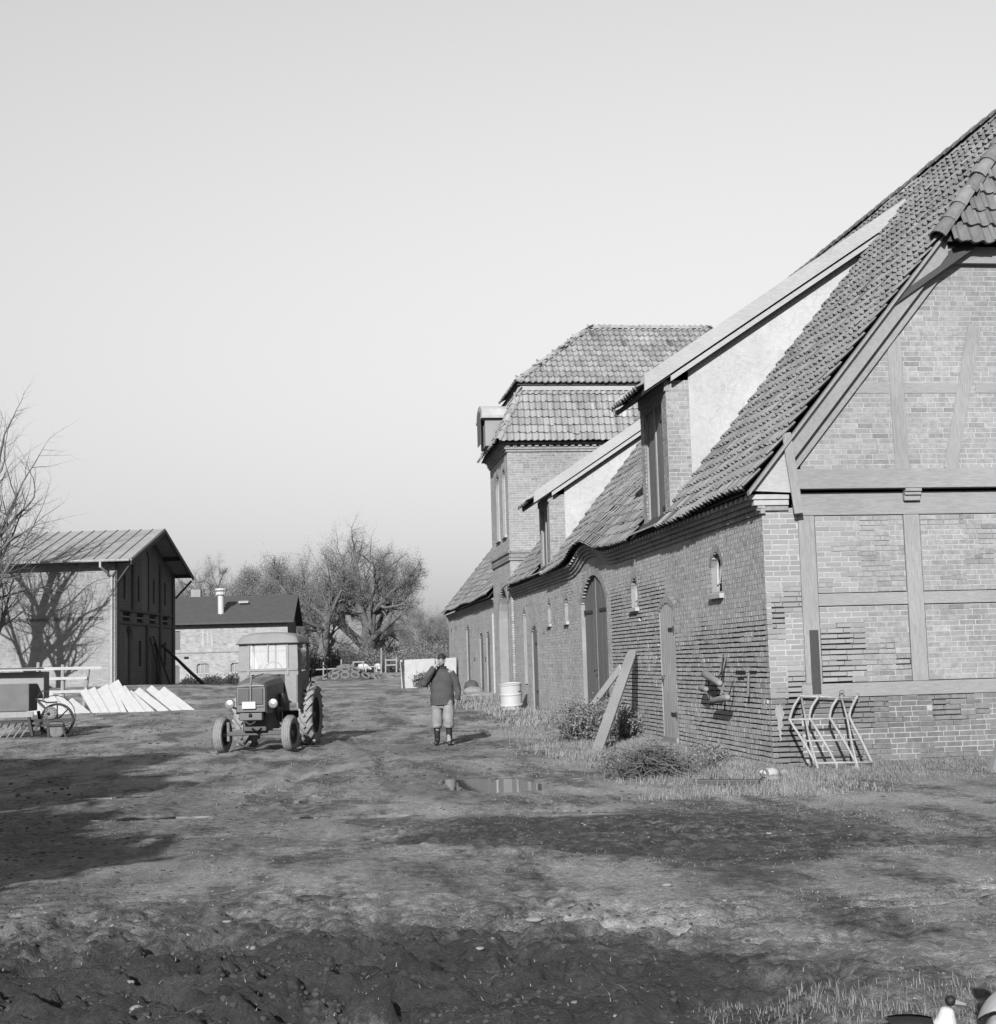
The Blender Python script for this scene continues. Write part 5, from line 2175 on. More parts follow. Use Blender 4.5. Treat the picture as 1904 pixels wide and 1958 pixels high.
RACK = [
    [(6.97, 19.63, 0.98), (6.84, 19.53, 0.85), (6.73, 19.4, 0.7), (6.72, 19.35, 0.64), (6.81, 19.12, 0.37), (6.88, 18.91, 0.11), (6.88, 18.83, 0.02), (6.78, 18.73, -0.05)],
    [(7.25, 19.63, 0.97), (7.11, 19.53, 0.84), (7.03, 19.43, 0.72), (7.02, 19.37, 0.66), (7.1, 19.16, 0.4), (7.17, 18.91, 0.1), (7.16, 18.83, 0.01), (7.02, 18.7, -0.06)],
    [(7.55, 19.63, 0.96), (7.41, 19.53, 0.83), (7.33, 19.43, 0.71), (7.32, 19.37, 0.65), (7.4, 19.15, 0.38), (7.46, 18.93, 0.11), (7.45, 18.85, 0.03), (7.37, 18.8, -0.03)],
    [(7.86, 19.66, 0.99), (7.71, 19.53, 0.83), (7.63, 19.44, 0.73), (7.61, 19.37, 0.64), (7.66, 19.15, 0.37), (7.7, 18.9, 0.07)],
    [(6.96, 19.64, 0.99), (7.84, 19.62, 0.93)], [(6.72, 19.37, 0.67), (7.61, 19.39, 0.66)], [(6.82, 19.14, 0.38), (7.7, 19.15, 0.37)], [(6.89, 18.88, 0.09), (7.71, 18.89, 0.07)],
    [(6.99, 19.62, 0.96), (6.91, 19.15, 0.39), (6.87, 18.7, -0.06)], [(7.59, 19.62, 0.94), (7.57, 19.39, 0.66), (7.5, 19.07, 0.28), (7.44, 18.73, -0.06)]]
HR = empty('iron_hay_rack', (7.3, 19.2, 0), 0, 'bent iron hay rack leaning on the brick plinth of the gable', 'rack')
HR.location = (0, 0, 0)
for i, pts in enumerate(RACK):
    q = MB()
    pv = [Vector(p) for p in pts]
    if len(pv) > 4:
        # smooth through the points
        out = []
        for k in range(len(pv) - 1):
            p0, p1, p2, p3 = pv[max(0, k - 1)], pv[k], pv[k + 1], pv[min(len(pv) - 1, k + 2)]
            for t in (0, .33, .66):
                out.append(.5 * ((2 * p1) + (-p0 + p2) * t + (2 * p0 - 5 * p1 + 4 * p2 - p3) * t * t + (-p0 + 3 * p1 - 3 * p2 + p3) * t ** 3))
        pv = out + [pv[-1]]
    q.tube(pv, .020 if i < 4 else .016, 7)
    q.build('curved_bar' if i < 4 else ('cross_bar' if i < 8 else 'stay_bar'), 'iron_pale', HR, smooth=True)
q = MB()
q.tube([(7.6 + .035 * math.cos(t), 19.62, 1.02 + .035 * math.sin(t)) for t in np.linspace(0, 2 * math.pi, 12, endpoint=False)], .009, 5, closed=True)
q.build('ring', 'iron', HR)

HB = empty('hanging_wood_blocks', (0, 0, 0), 0, 'stubby weathered wooden blocks hung on iron straps from the barn wall', 'wooden blocks')
for a, b_, r0_, r1_ in (((6.46, 22.75, 1.31), (6.36, 21.5, 1.16), .065, .055), ((6.45, 22.95, 1.07), (6.36, 22.3, 1.06), .055, .045), ((6.40, 22.2, .87), (6.34, 21.05, .96), .045, .055)):
    a, b_ = Vector(a), Vector(b_)
    q = MB()
    pts = [a + (b_ - a) * t for t in (0, .04, .3, .6, .95, 1)]
    q.tube(pts, [r0_ * .6, r0_, r0_ * 1.08, r1_, r1_ * .95, r1_ * .5], 10)
    q.build('block', 'timber', HB, smooth=True)
for pts, r_ in (([(6.55, 21.88, 1.56), (6.47, 21.90, 1.30)], .022), ([(6.55, 21.80, 1.56), (6.47, 21.8, 1.30)], .014), ([(6.42, 21.55, 1.14), (6.36, 21.5, .98)], .022), ([(6.52, 20.56, 1.33), (6.50, 20.57, .98)], .02)):
    q = MB()
    q.tube(pts, r_, 6)
    q.build('strap', 'iron', HB)

for y0, y1, z0, z1 in ((20.9, 21.4, 1.30, 1.36), (20.35, 20.7, 1.31, 1.36), (21.0, 21.3, 1.22, 1.27)):
    q = MB()
    q.fbox(FW, y0, y1, z0, z1, -.02, .004)
    q.build('broken_joint', 'black_void', barn)
for pts, r_ in (([(6.5, 22.6, 1.20), (6.42, 22.5, 1.05), (6.45, 22.35, .95)], .013), ([(6.5, 21.75, 1.62), (6.44, 21.7, 1.35), (6.40, 21.95, 1.1), (6.44, 22.1, .9)], .011), ([(6.5, 21.3, 1.2), (6.42, 21.2, 1.05), (6.42, 21.4, .92)], .011)):
    q = MB()
    q.tube(pts, r_, 6)
    q.build('wire', 'iron_dark', HB)

# trestle near the gable, boulder and iron wheel in the grass, charred beam
TR = empty('wooden_trestle', (8.98, 17.0, 0), 0, 'wooden sawing trestle standing in the grass before the gable', 'trestle')
for y0, y1 in ((-.42, -.05), (.42, .05)):
    for x in (-.12, 1.0):
        q = MB()
        q.beam((x - (.16 if x < 0 else -.16), y0, 0), (x + (.02 if x < 0 else -.02), y1, .95), .10, .07, up=(1, 0, 0))
        q.build('leg', 'timber', TR)
q = MB()
q.beam((-.2, 0, .88), (1.1, 0, .88), .09, .11)
q.build('top_beam', 'timber', TR)
for z, y in ((.12, -.40), (.42, -.28)):
    q = MB()
    q.beam((-.35, y, z), (1.2, y, z), .05, .08)
    q.build('rung', 'timber_dark', TR)


def rock(name, loc, s_, m, label, seed, cat='stone'):
    r = random.Random(seed)
    q = MB()
    n, k_ = 12, 7
    for i in range(k_ + 1):
        ph = math.pi * i / k_
        for k in range(n):
            t = 2 * math.pi * k / n
            j = 1 + .12 * math.sin(2 * t + seed) + .08 * math.sin(3 * ph + seed * 2) + r.uniform(-.05, .05)
            q.v.append((s_[0] * j * math.sin(ph) * math.cos(t), s_[1] * j * math.sin(ph) * math.sin(t), s_[2] * j * math.cos(ph) + s_[2] * .75))
    for i in range(k_):
        for k in range(n):
            k2 = (k + 1) % n
            q.f.append((i * n + k, (i + 1) * n + k, (i + 1) * n + k2, i * n + k2))
            q.t.append(1)
    o = q.build(name, m, None, smooth=True)
    o.location = loc
    return tag(o, label, cat)


rock('boulder', (5.83, 17.75, 0), (.14, .11, .08), 'limewash', 'pale rounded boulder lying by the barn corner', 3)
rock('boulder', (5.78, 17.4, 0), (.10, .08, .05), 'stone', 'small flat pale stone in front of the boulder', 5)
rock('boulder', (6.2, 18.2, 0), (.08, .07, .05), 'stone', 'little grey stone between boulder and barn corner', 6)
q = MB()
q.tube([(.085 * math.cos(t), 0, .10 + .085 * math.sin(t)) for t in np.linspace(0, 2 * math.pi, 18, endpoint=False)], .016, 6, closed=True)
for k in range(5):
    t = 2 * math.pi * k / 5
    q.tube([(0, 0, .10), (.085 * math.cos(t), 0, .10 + .085 * math.sin(t))], .009, 5)
q.lathe([(.025, -.03), (.025, .03)], 10, 'Y', (0, 0, .10))
o = q.build('iron_wheel', 'iron', None)
o.location = (5.62, 17.35, -.01)
o.rotation_euler = (0, 0, .3)
tag(o, 'small spoked iron wheel lying beside the boulder', 'pulley')
q = MB()
q.beam((4.80, 17.45, .03), (5.50, 17.1, .03), .10, .06)
tag(q.build('charred_beam', 'tractor_dark', None, bevel=.01), 'short charred beam lying in the grass before the barn', 'beam')
for i, (x, y, s_, m) in enumerate(((6.25, 51.0, (.55, .45, .10), 'plaster'), (6.1, 53.0, (.35, .3, .2), 'stone'), (6.2, 54.6, (.3, .3, .3), 'stone_dark'))):
    rock('rubble_heap', (x, y, gz(x, y)), s_, m, ('low pale heap of sand against the far wing', 'small grey rubble heap along the far wing', 'dark lump of rubble by the far wing door')[i], 20 + i, 'heap')
# scraps in the mud
for i, (x, y, s_) in enumerate(((-.55, 9.45, .03), (.62, 9.35, .16), (-.85, 7.2, .04), (.9, 7.85, .03), (-1.25, 9.3, .04), (2.45, 9.8, .035), (1.35, 8.8, .05), (4.1, 12.55, .03))):
    z = float(np.interp(0, [0], [0]))
    rock('field_stone', (x, y, float(ZG[np.abs(gy - y).argmin(), np.abs(gx - x).argmin()])), (s_, s_ * .7, s_ * (.35 if s_ < .1 else .12)), 'stone', ('flat pale stone slab in the churned mud', 'small pale stone pressed into the mud')[0 if s_ > .1 else 1], 40 + i)['group'] = 'pale stones in the mud' if s_ < .1 else 'flat stone'
# ------------------------------------------------------------------ tractor (local: +x its left side, -y its front)
TCX, TCY = -1.03, 27.72
tr = empty('farm_tractor', (TCX, TCY, gz(TCX, TCY)), R_(-11.5), 'old farm tractor with fabric-roofed cab parked in the yard', 'tractor')


def wheel(name, x, y, r, w_, lugs, side, m):
    q = MB()
    h = w_ / 2
    q.lathe([(r * .60, -h * .80), (r * .80, -h), (r * .93, -h * .96), (r * .985, -h * .7), (r, -h * .3), (r, h * .3), (r * .985, h * .7), (r * .93, h * .96), (r * .80, h), (r * .60, h * .80)], 40, 'X', (0, 0, 0), cap=False)
    t_ = q.build(name, m, tr, smooth=True)
    t_.location = (x, y, r)
    if lugs:
        q = MB()
        for k in range(lugs):
            for sd in (-1, 1):
                a = 2 * math.pi * (k + (.5 if sd > 0 else 0)) / lugs
                pts = []
                for t in (0, .5, 1):
                    aa = a - .30 * t
                    xx = sd * h * (.02 + .95 * t)
                    rr_ = r * (1.035 - .05 * max(0, t - .4))
                    pts.append(Vector((xx, rr_ * math.cos(aa), rr_ * math.sin(aa))))
                for i in range(2):
                    p0, p1 = pts[i], pts[i + 1]
                    q.beam(p0, p1, .055, .055, up=(p0 + p1) * .5 * Vector((0, 1, 1)) if False else Vector((0, p0.y, p0.z)).normalized())
        q.build('tread_lugs', m, t_)
    else:
        q = MB()
        for k in range(3):
            xx = (-.45 + .45 * k) * h
            pts = [(xx, r * math.cos(a), r * math.sin(a)) for a in np.linspace(0, 2 * math.pi, 36, endpoint=False)]
            q.tube(pts, .014, 5, closed=True)
        q.build('tread_ribs', m, t_, smooth=True)
    q = MB()
    q.lathe([(.02, side * h * .25), (r * .25, side * h * .25), (r * .30, side * h * .15), (r * .52, side * h * .1), (r * .62, side * h * .75), (r * .64, side * h * .75)], 28, 'X', (0, 0, 0), cap=False)
    q.lathe([(.02, -side * h * .2), (r * .52, -side * h * .2), (r * .62, -side * h * .75)], 28, 'X', (0, 0, 0), cap=False)
    q.build('rim', 'tractor_dark', t_, smooth=True)
    q = MB()
    q.lathe([(.07, side * h * .2), (.06, side * h * .6), (.02, side * h * .65)], 12, 'X', (0, 0, 0))
    q.build('hub', 'iron', t_)
    return t_


FT, RTK, WB = .66, .66, 1.95
for sd in (-1, 1):
    wheel('front_wheel', sd * FT, 0, .34, .17, 0, sd, 'tyre_dusty').rotation_euler = (0, 0, R_(-6))
    wheel('rear_wheel', sd * RTK, WB, .615, .29, 18, sd, 'tyre_dusty')
# engine hood: lofted sections along y
q = MB()
secs = []
NS = 16


def hood_sec(y, hw, z0, z1, rr_):
    pts = [(-hw, z0), (-hw, z1 - rr_)]
    for k in range(7):
        t = math.pi - math.pi * k / 6
        pts.append((hw * math.cos(t), z1 - rr_ + rr_ * math.sin(t)))
    pts += [(hw, z1 - rr_), (hw, z0)]
    return [(x, y, z) for x, z in pts]


S = [hood_sec(-.42, .27, .78, 1.33, .10), hood_sec(-.36, .30, .74, 1.40, .15), hood_sec(-.1, .31, .74, 1.44, .17), hood_sec(.4, .31, .76, 1.47, .18), hood_sec(.95, .33, .78, 1.49, .18)]
n = len(S[0])
for s_ in S:
    q.v += s_
for i in range(len(S) - 1):
    for k in range(n - 1):
        q.f.append((i * n + k, i * n + k + 1, (i + 1) * n + k + 1, (i + 1) * n + k))
        q.t.append(1)
q.f.append(tuple(range(n)))
q.t.append(1)
hood = q.build('hood', 'tractor_body', tr, smooth=False)
hood.modifiers.new('bevel', 'BEVEL').width = .015
q = MB()
for sx_ in (-1, 1):
    q.box(min(sx_ * .03, sx_ * .235), max(sx_ * .03, sx_ * .235), -.445, -.43, .92, 1.22)
gr = q.build('grille', 'tractor_dark', tr, bevel=.01)
for sx_ in (-1, 1):
    for k in range(7):
        q = MB()
        z = .95 + k * .04
        q.box(min(sx_ * .04, sx_ * .225), max(sx_ * .04, sx_ * .225), -.447, -.444, z, z + .006)
        q.build('slat', 'tractor_dark', gr)
q = MB()
q.tube([(0, -.455, .86), (0, -.455, 1.30), (0, -.36, 1.425), (0, .1, 1.46), (0, .6, 1.49)], .016, 6)
q.build('centre_trim', 'chrome', hood)
q = MB()
q.tube([(.27, -.30, 1.27), (.25, -.43, 1.265), (0, -.455, 1.27), (-.25, -.43, 1.265), (-.31, -.30, 1.27)], .014, 6)
q.tube([(-.29, -.40, .885), (0, -.455, .885), (.25, -.44, .885)], .010, 6)
q.build('cross_trim', 'chrome', hood)
q = MB()
q.box(-.16, .10, -.475, -.462, .84, .975)
plate_ = q.build('number_plate', 'white_paint', tr, bevel=.004)
for sx_ in (-1, 1):
    q = MB()
    q.lathe([(.03, .10), (.075, .06), (.092, .0), (.092, -.03), (.085, -.045)], 20, 'Y', (sx_ * .42, -.36, .93))
    hl_ = q.build('headlight', 'tractor_body', tr, smooth=True)
    q = MB()
    q.lathe([(.001, -.065), (.05, -.06), (.084, -.046)], 20, 'Y', (sx_ * .42, -.36, .93), cap=False)
    q.build('lens', 'chrome', hl_, smooth=True)
    q = MB()
    q.tube([(sx_ * .42, -.30, .88), (sx_ * .30, -.25, .84)], .018, 6)
    q.build('lamp_bracket', 'iron_dark', hl_)
# nose below the grille, front axle, linkage
q = MB()
q.box(-.22, .22, -.46, -.30, .62, .76)
q.build('bumper', 'tractor_body', tr, bevel=.015)
q = MB()
q.tube([(0, -.47, .74), (0, -.50, .70)], .03, 8)
q.tube([(-.10, -.47, .60), (0, -.50, .54), (.10, -.47, .60)], .02, 6)
q.build('tow_hook', 'iron_dark', tr)
q = MB()
q.beam((-.57, 0, .36), (.57, 0, .36), .09, .08)
q.beam((-.2, -.03, .50), (.2, -.03, .50), .16, .14)
q.build('front_axle', 'tractor_dark', tr, bevel=.01)
q = MB()
q.tube([(-.55, .12, .42), (.55, .12, .42)], .018, 6)
q.build('tie_rod', 'iron', tr)
for sx_ in (-1, 1):
    q = MB()
    q.tube([(sx_ * .55, 0, .22), (sx_ * .55, 0, .58)], .035, 8)
    q.tube([(sx_ * .55, 0, .34), (sx_ * .66, 0, .34)], .04, 8)
    q.build('kingpin', 'iron', tr)
q = MB()
q.tube([(.36, .35, .55), (.55, .12, .43)], .02, 6)
q.tube([(.30, .9, .75), (.48, .15, .48)], .016, 6)
q.build('drag_link', 'iron', tr)
# engine and gearbox block
q = MB()
q.box(-.23, .23, -.15, 1.0, .40, .78)
q.box(-.2, .2, 1.0, 2.1, .42, .95)
q.build('engine_block', 'tractor_dark', tr, bevel=.02)
q = MB()
q.tube([(-.6, WB, .615), (.6, WB, .615)], .11, 12)
q.build('rear_axle', 'tractor_dark', tr)
# cab
CX, CY0, CY1, CZ0, CZ1 = .60, 1.02, 2.15, 1.05, 2.13
q = MB()


def cab_face(P, hole=None):
    q.face(P)


for sx_ in (-1, 1):
    # lower side panel sweeping down in front of the rear wheel
    q.prism([(sx_ * .60, CY0, .78), (sx_ * .60, CY0 + .55, .78), (sx_ * .60, CY0 + .85, 1.28), (sx_ * .60, CY1, 1.30), (sx_ * .60, CY1, 1.55), (sx_ * .60, CY0, 1.48)], (-sx_ * .03, 0, 0))
q.prism([(-.60, CY0, .90), (-.34, CY0, .90), (-.34, CY0, 1.47), (.34, CY0, 1.47), (.34, CY0, .90), (.60, CY0, .90), (.60, CY0, 1.56), (-.60, CY0, 1.56)], (0, .03, 0))
cab = q.build('cab', 'tractor_cab', tr)
for x, y in ((-.585, CY0 + .02), (.585, CY0 + .02), (-.585, CY1), (.585, CY1), (-.40, CY0 - .005), (.40, CY0 - .005)):
    q = MB()
    q.beam((x, y, 1.45), (x * .97, y + .02, CZ1), .05, .045)
    q.build('window_post', 'tractor_cab', cab)
for z, dy in ((1.565, 0), (CZ1 - .02, .02)):
    q = MB()
    q.beam((-.6, CY0 + dy, z), (.6, CY0 + dy, z), .05, .045)
    q.build('window_rail', 'tractor_cab', cab)
for sx_ in (-1, 1):
    q = MB()
    q.prism([(sx_ * .595, CY0 + .04, 1.50), (sx_ * .595, CY0 + .42, 1.50), (sx_ * .58, CY0 + .42, CZ1), (sx_ * .58, CY0 + .04, CZ1)], (-sx_ * .015, 0, 0))
    q.build('side_panel', 'tractor_cab', cab)
    q = MB()
    q.prism([(sx_ * .595, CY0, 1.57), (sx_ * .425, CY0, 1.57), (sx_ * .41, CY0 + .01, CZ1 - .04), (sx_ * .58, CY0 + .01, CZ1 - .04)] if sx_ > 0 else [(-.595, CY0, 1.57), (-.425, CY0, 1.57), (-.41, CY0 + .01, CZ1 - .04), (-.58, CY0 + .01, CZ1 - .04)], (0, .012, 0))
    q.build('front_panel', 'tractor_cab', cab)
# windscreen and rear window
q = MB()
q.face([(-.385, CY0 + .005, 1.585), (.385, CY0 + .005, 1.585), (.385, CY0 + .015, CZ1 - .04), (-.385, CY0 + .015, CZ1 - .04)])
q.build('windscreen', 'glass', cab)
q = MB()
q.face([(-.58, CY1 + .02, 1.2), (.58, CY1 + .02, 1.2), (.58, CY1 + .02, CZ1 - .02), (-.58, CY1 + .02, CZ1 - .02)])
q.build('rear_window', 'glass', cab)
q = MB()
q.beam((-.10, CY1, 1.2), (-.10, CY1, CZ1), .03, .03)
q.beam((-.58, CY1, 1.45), (.58, CY1, 1.45), .03, .03)
q.build('rear_bar', 'tractor_cab', cab)
q = MB()
q.tube([(.0, CY0 - .02, 2.16), (.0, CY0 - .02, 1.72)], .012, 6)
q.build('wiper', 'white_frame', cab)
# roof: soft rounded top
q = MB()
nx_, ny_ = 24, 24
for j in range(ny_ + 1):
    for i in range(nx_ + 1):
        a, b_ = -1 + 2 * i / nx_, -1 + 2 * j / ny_
        x = a * .625
        y = (CY0 + CY1) / 2 + b_ * .62
        h = (1 - abs(a) ** 2.6) * (1 - abs(b_) ** 6)
        q.v.append((x, y, CZ1 - .04 + .23 * max(0, h) ** .33))
w1 = nx_ + 1
for j in range(ny_):
    for i in range(nx_):
        q.f.append((j * w1 + i, j * w1 + i + 1, (j + 1) * w1 + i + 1, (j + 1) * w1 + i))
        q.t.append(1)
rf = q.build('cab_roof', 'canvas', cab, smooth=True)
q = MB()
q.tube([(-.625, CY0 - .055, CZ1 - .04), (.625, CY0 - .055, CZ1 - .04), (.625, CY1 + .055, CZ1 - .04), (-.625, CY1 + .055, CZ1 - .04)], .014, 6, closed=True)
q.build('roof_edge', 'tractor_dark', rf)
q = MB()
q.lathe([(.03, .05), (.055, .03), (.065, 0), (.06, -.03), (.02, -.035)], 14, 'Y', (.72, CY0 + .05, 1.93))
q.tube([(.60, CY0 + .05, 1.98), (.72, CY0 + .05, 1.93)], .012, 6)
q.build('mirror_lamp', 'tractor_dark', cab)
# mudguards, seat rail behind
for sx_ in (-1, 1):
    q = MB()
    n = 12
    for k in range(n):
        a0, a1 = math.pi * (.28 + .34 * k / n), math.pi * (.28 + .34 * (k + 1) / n)
        r_ = .68
        pa = (WB + r_ * math.cos(a0) * -1, .615 + r_ * math.sin(a0))
        pb = (WB + r_ * math.cos(a1) * -1, .615 + r_ * math.sin(a1))
        q.hexa([(sx_ * .46, pa[0], pa[1]), (sx_ * .72, pa[0], pa[1]), (sx_ * .72, pb[0], pb[1]), (sx_ * .46, pb[0], pb[1]),
                (sx_ * .46, pa[0], pa[1] + .015), (sx_ * .72, pa[0], pa[1] + .015), (sx_ * .72, pb[0], pb[1] + .015), (sx_ * .46, pb[0], pb[1] + .015)])
    q.build('mudguard', 'tractor_cab', tr)
q = MB()
q.tube([(.62, 2.2, 1.30), (.62, 2.2, 1.52), (.66, 2.35, 1.60), (.9, 2.5, 1.62), (.92, 2.5, 1.35)], .018, 6)
q.build('grab_rail', 'iron_dark', tr)
q = MB()
pts = [(.18 * math.cos(t), CY0 + .45 + .08 * math.sin(t), 1.55 + .17 * math.sin(t)) for t in np.linspace(0, 2 * math.pi, 24, endpoint=False)]
q.tube(pts, .012, 6, closed=True)
q.tube([(0, CY0 + .45, 1.55), (0, CY0 + .1, 1.3)], .016, 6)
q.build('steering_wheel', 'tractor_dark', cab)
q = MB()
q.box(-.2, .2, 1.75, 2.1, 1.0, 1.10)
q.box(-.2, .2, 2.06, 2.12, 1.1, 1.5)
q.build('seat', 'tractor_dark', cab, bevel=.03)
q = MB()
q.tube([(.26, .2, 1.0), (.33, .2, .95), (.36, .3, .6)], .03, 8)
q.lathe([(.06, 0), (.07, .06), (.07, .22), (.05, .26)], 12, 'Z', (.36, .62, .84))
q.build('exhaust_and_filter', 'tractor_dark', tr)
# ------------------------------------------------------------------ the man


def skin_mesh(name, verts, edges, radii, m, subsurf=2, parent=None, root=0, rest=True):
    me = bpy.data.meshes.new(name)
    me.from_pydata([tuple(v) for v in verts], edges, [])
    o = link(name, me, None)
    sk = o.modifiers.new('skin', 'SKIN')
    sk.use_smooth_shade = True
    for i, r in enumerate(radii):
        d = me.skin_vertices[0].data[i]
        d.radius = r if isinstance(r, tuple) else (r, r)
        d.use_root = (i == root)
    ss = o.modifiers.new('sub', 'SUBSURF')
    ss.levels = subsurf
    ss.render_levels = subsurf
    bpy.context.view_layer.update()
    dg = bpy.context.evaluated_depsgraph_get()
    nm = bpy.data.meshes.new_from_object(o.evaluated_get(dg))
    o.modifiers.clear()
    o.data = nm
    nm.materials.clear()
    nm.materials.append(MATS[m])
    nm.polygons.foreach_set('use_smooth', np.ones(len(nm.polygons), dtype=bool))
    if parent:
        o.parent = parent
    return o


PX, PY = 2.58, 27.82
# local frame: person faces -y (towards the camera); +x is image right
man = skin_mesh('person', [
    (0, 0, .95), (0, .01, 1.15), (0, .01, 1.33), (0, .0, 1.46), (0, -.01, 1.53), (0, -.015, 1.60), (0, -.02, 1.68), (0, -.01, 1.75),      # 0-7 pelvis to crown
    (.19, .0, 1.43), (.255, .01, 1.18), (.27, -.04, .93), (.275, -.07, .84),                                                              # 8-11 his left arm hanging
    (-.19, -.01, 1.43), (-.30, -.10, 1.20), (-.12, -.22, 1.53), (-.06, -.20, 1.60),                                                           # 12-15 right arm raised to the face
    (.10, 0, .90), (.115, -.08, .50), (.12, -.08, .08), (.13, -.22, .04),                                                                   # 16-19 left leg
    (-.10, 0, .90), (-.115, -.01, .50), (-.13, .14, .08), (-.15, .0, .04)],                                                               # 20-23 right leg
    [(0, 1), (1, 2), (2, 3), (3, 4), (4, 5), (5, 6), (6, 7), (2, 8), (8, 9), (9, 10), (10, 11), (2, 12), (12, 13), (13, 14), (14, 15), (0, 16), (16, 17), (17, 18), (18, 19), (0, 20), (20, 21), (21, 22), (22, 23)],
    [(.16, .11), (.15, .11), (.17, .11), (.06, .06), (.055, .06), (.066, .085), (.074, .095), (.045, .06), .06, .045, .033, .03, .06, .045, .033, .028, .085, .06, .045, .035, .085, .06, .045, .035], 'skin')
man.location = (PX, PY, gz(PX, PY) - .01)
man.rotation_euler = (0, 0, -YAW - .05)
tag(man, 'man in padded jacket and rubber boots shading his face', 'person')
# hands: palm with five fingers each


def hand(o_, d, side, palm_n, curl=.3, sc=1.0):
    """o_: wrist, d: direction of the fingers, side: towards the thumb."""
    o_, d, side = Vector(o_), Vector(d).normalized(), Vector(side).normalized()
    nrm = Vector(palm_n).normalized()
    V = [o_, o_ + d * .045 * sc, o_ + d * .085 * sc]
    E = [(0, 1), (1, 2)]
    Rr = [(.024, .018), (.036, .016), (.034, .015)]
    for k, (off, L) in enumerate(((.030, .07), (.011, .08), (-.010, .075), (-.030, .058))):
        b0 = len(V)
        p = o_ + d * .082 * sc + side * off
        V += [p, p + d * L * .5 + nrm * curl * .012, p + d * L * .92 + nrm * curl * .04]
        E += [(2, b0), (b0, b0 + 1), (b0 + 1, b0 + 2)]
        Rr += [.0095, .009, .0075]
    b0 = len(V)
    p = o_ + d * .03 * sc + side * .03
    V += [p, p + side * .028 + d * .025, p + side * .035 + d * .058 + nrm * .012]
    E += [(1, b0), (b0, b0 + 1), (b0 + 1, b0 + 2)]
    Rr += [.012, .0105, .0085]
    h = skin_mesh('hand', V, E, Rr, 'skin', 1, man)
    return h


hand((.275, -.07, .85), (.06, -.12, -1), (-.2, -1, 0), (-1, .1, 0), .6)
hand((-.085, -.205, 1.575), (.9, -.1, .35), (0, .0, 1), (0, 1, 0), .4)


def cloth(name, rings, m, parent, fold=.012, fs=(3.0, 14.0), n=28, seed=0, cap=True):
    """Garment lofted through rings (centre, half-width, half-depth) with creases."""
    q = MB()
    C = [Vector(r_[0]) for r_ in rings]
    out = []
    K = 5
    for i in range(len(rings) - 1):
        for k in range(K):
            t = k / K
            t2 = t * t * (3 - 2 * t)
            out.append((C[i].lerp(C[i + 1], t), rings[i][1] + (rings[i + 1][1] - rings[i][1]) * t2, rings[i][2] + (rings[i + 1][2] - rings[i][2]) * t2))
    out.append((C[-1], rings[-1][1], rings[-1][2]))
    prev = None
    for i, (c, a, b_) in enumerate(out):
        d = (out[min(i + 1, len(out) - 1)][0] - out[max(0, i - 1)][0]).normalized()
        x = Vector((1, 0, 0)) - d * d.x
        if x.length < .3:
            x = Vector((0, 1, 0)) - d * d.y
        x.normalize()
        y = d.cross(x)
        for k in range(n):
            t = 2 * math.pi * k / n
            w_ = float(fbm(np.float64(math.cos(t) * fs[0] * .5 + seed), np.float64(i * fs[1] * .02 + math.sin(t) * fs[0] * .5), 1.0, 3, 70 + seed)) - .5
            cr = math.sin(i * .9 + 2 * math.sin(t + seed) + 3 * w_) * .35
            f = fold * (2.2 * w_ + cr)
            q.v.append(tuple(c + x * (math.cos(t) * (a + f)) + y * (math.sin(t) * (b_ + f))))
    for i in range(len(out) - 1):
        for k in range(n):
            k2 = (k + 1) % n
            q.f.append((i * n + k, i * n + k2, (i + 1) * n + k2, (i + 1) * n + k))
            q.t.append(1)
    if cap:
        q.f.append(tuple(reversed(range(n))))
        q.f.append(tuple((len(out) - 1) * n + k for k in range(n)))
        q.t += [1, 1]
    return q.build(name, m, parent, smooth=True)


jacket = cloth('jacket', [((0, .0, .79), .235, .165), ((0, 0, .95), .24, .17), ((0, -.01, 1.10), .225, .16), ((0, 0, 1.25), .225, .15), ((0, .01, 1.38), .215, .135), ((0, .01, 1.46), .15, .105), ((0, 0, 1.52), .075, .08)], 'cloth_jacket', man, .016, seed=1)
cloth('sleeve', [((.17, .0, 1.42), .075, .085), ((.235, .0, 1.32), .08, .08), ((.285, .01, 1.15), .072, .074), ((.305, -.03, 1.0), .066, .066), ((.30, -.06, .88), .05, .055)], 'cloth_jacket', jacket, .014, seed=2)
cloth('sleeve', [((-.16, .0, 1.42), .075, .085), ((-.245, -.04, 1.34), .082, .082), ((-.345, -.11, 1.21), .078, .08)], 'cloth_jacket', jacket, .013, seed=3)
cloth('sleeve', [((-.35, -.12, 1.19), .074, .078), ((-.27, -.18, 1.32), .07, .07), ((-.17, -.215, 1.48), .058, .058), ((-.13, -.22, 1.53), .048, .048)], 'cloth_jacket', jacket, .013, seed=4)
q = MB()
pts = [(.225 * math.cos(t), .155 * math.sin(t), .80) for t in np.linspace(0, 2 * math.pi, 26, endpoint=False)]
q.tube(pts, .016, 6, closed=True)
q.build('jacket_hem', 'cloth_jacket', jacket, smooth=True)
q = MB()
pts = [(.078 * math.cos(t), -.015 + .075 * math.sin(t), 1.525) for t in np.linspace(0, 2 * math.pi, 18, endpoint=False)]
q.tube(pts, .024, 6, closed=True)
q.build('collar', 'cloth_jacket', jacket, smooth=True)
q = MB()
q.lathe([(.062, 1.515), (.06, 1.555)], 16, 'Z', (0, -.028, 0), cap=False)
q.build('shirt_collar', 'white_paint', jacket, smooth=True)
trs = cloth('trousers', [((0, 0, .72), .10, .11), ((0, 0, .84), .19, .135), ((0, 0, .93), .20, .14)], 'cloth_trousers', man, .008, seed=6)
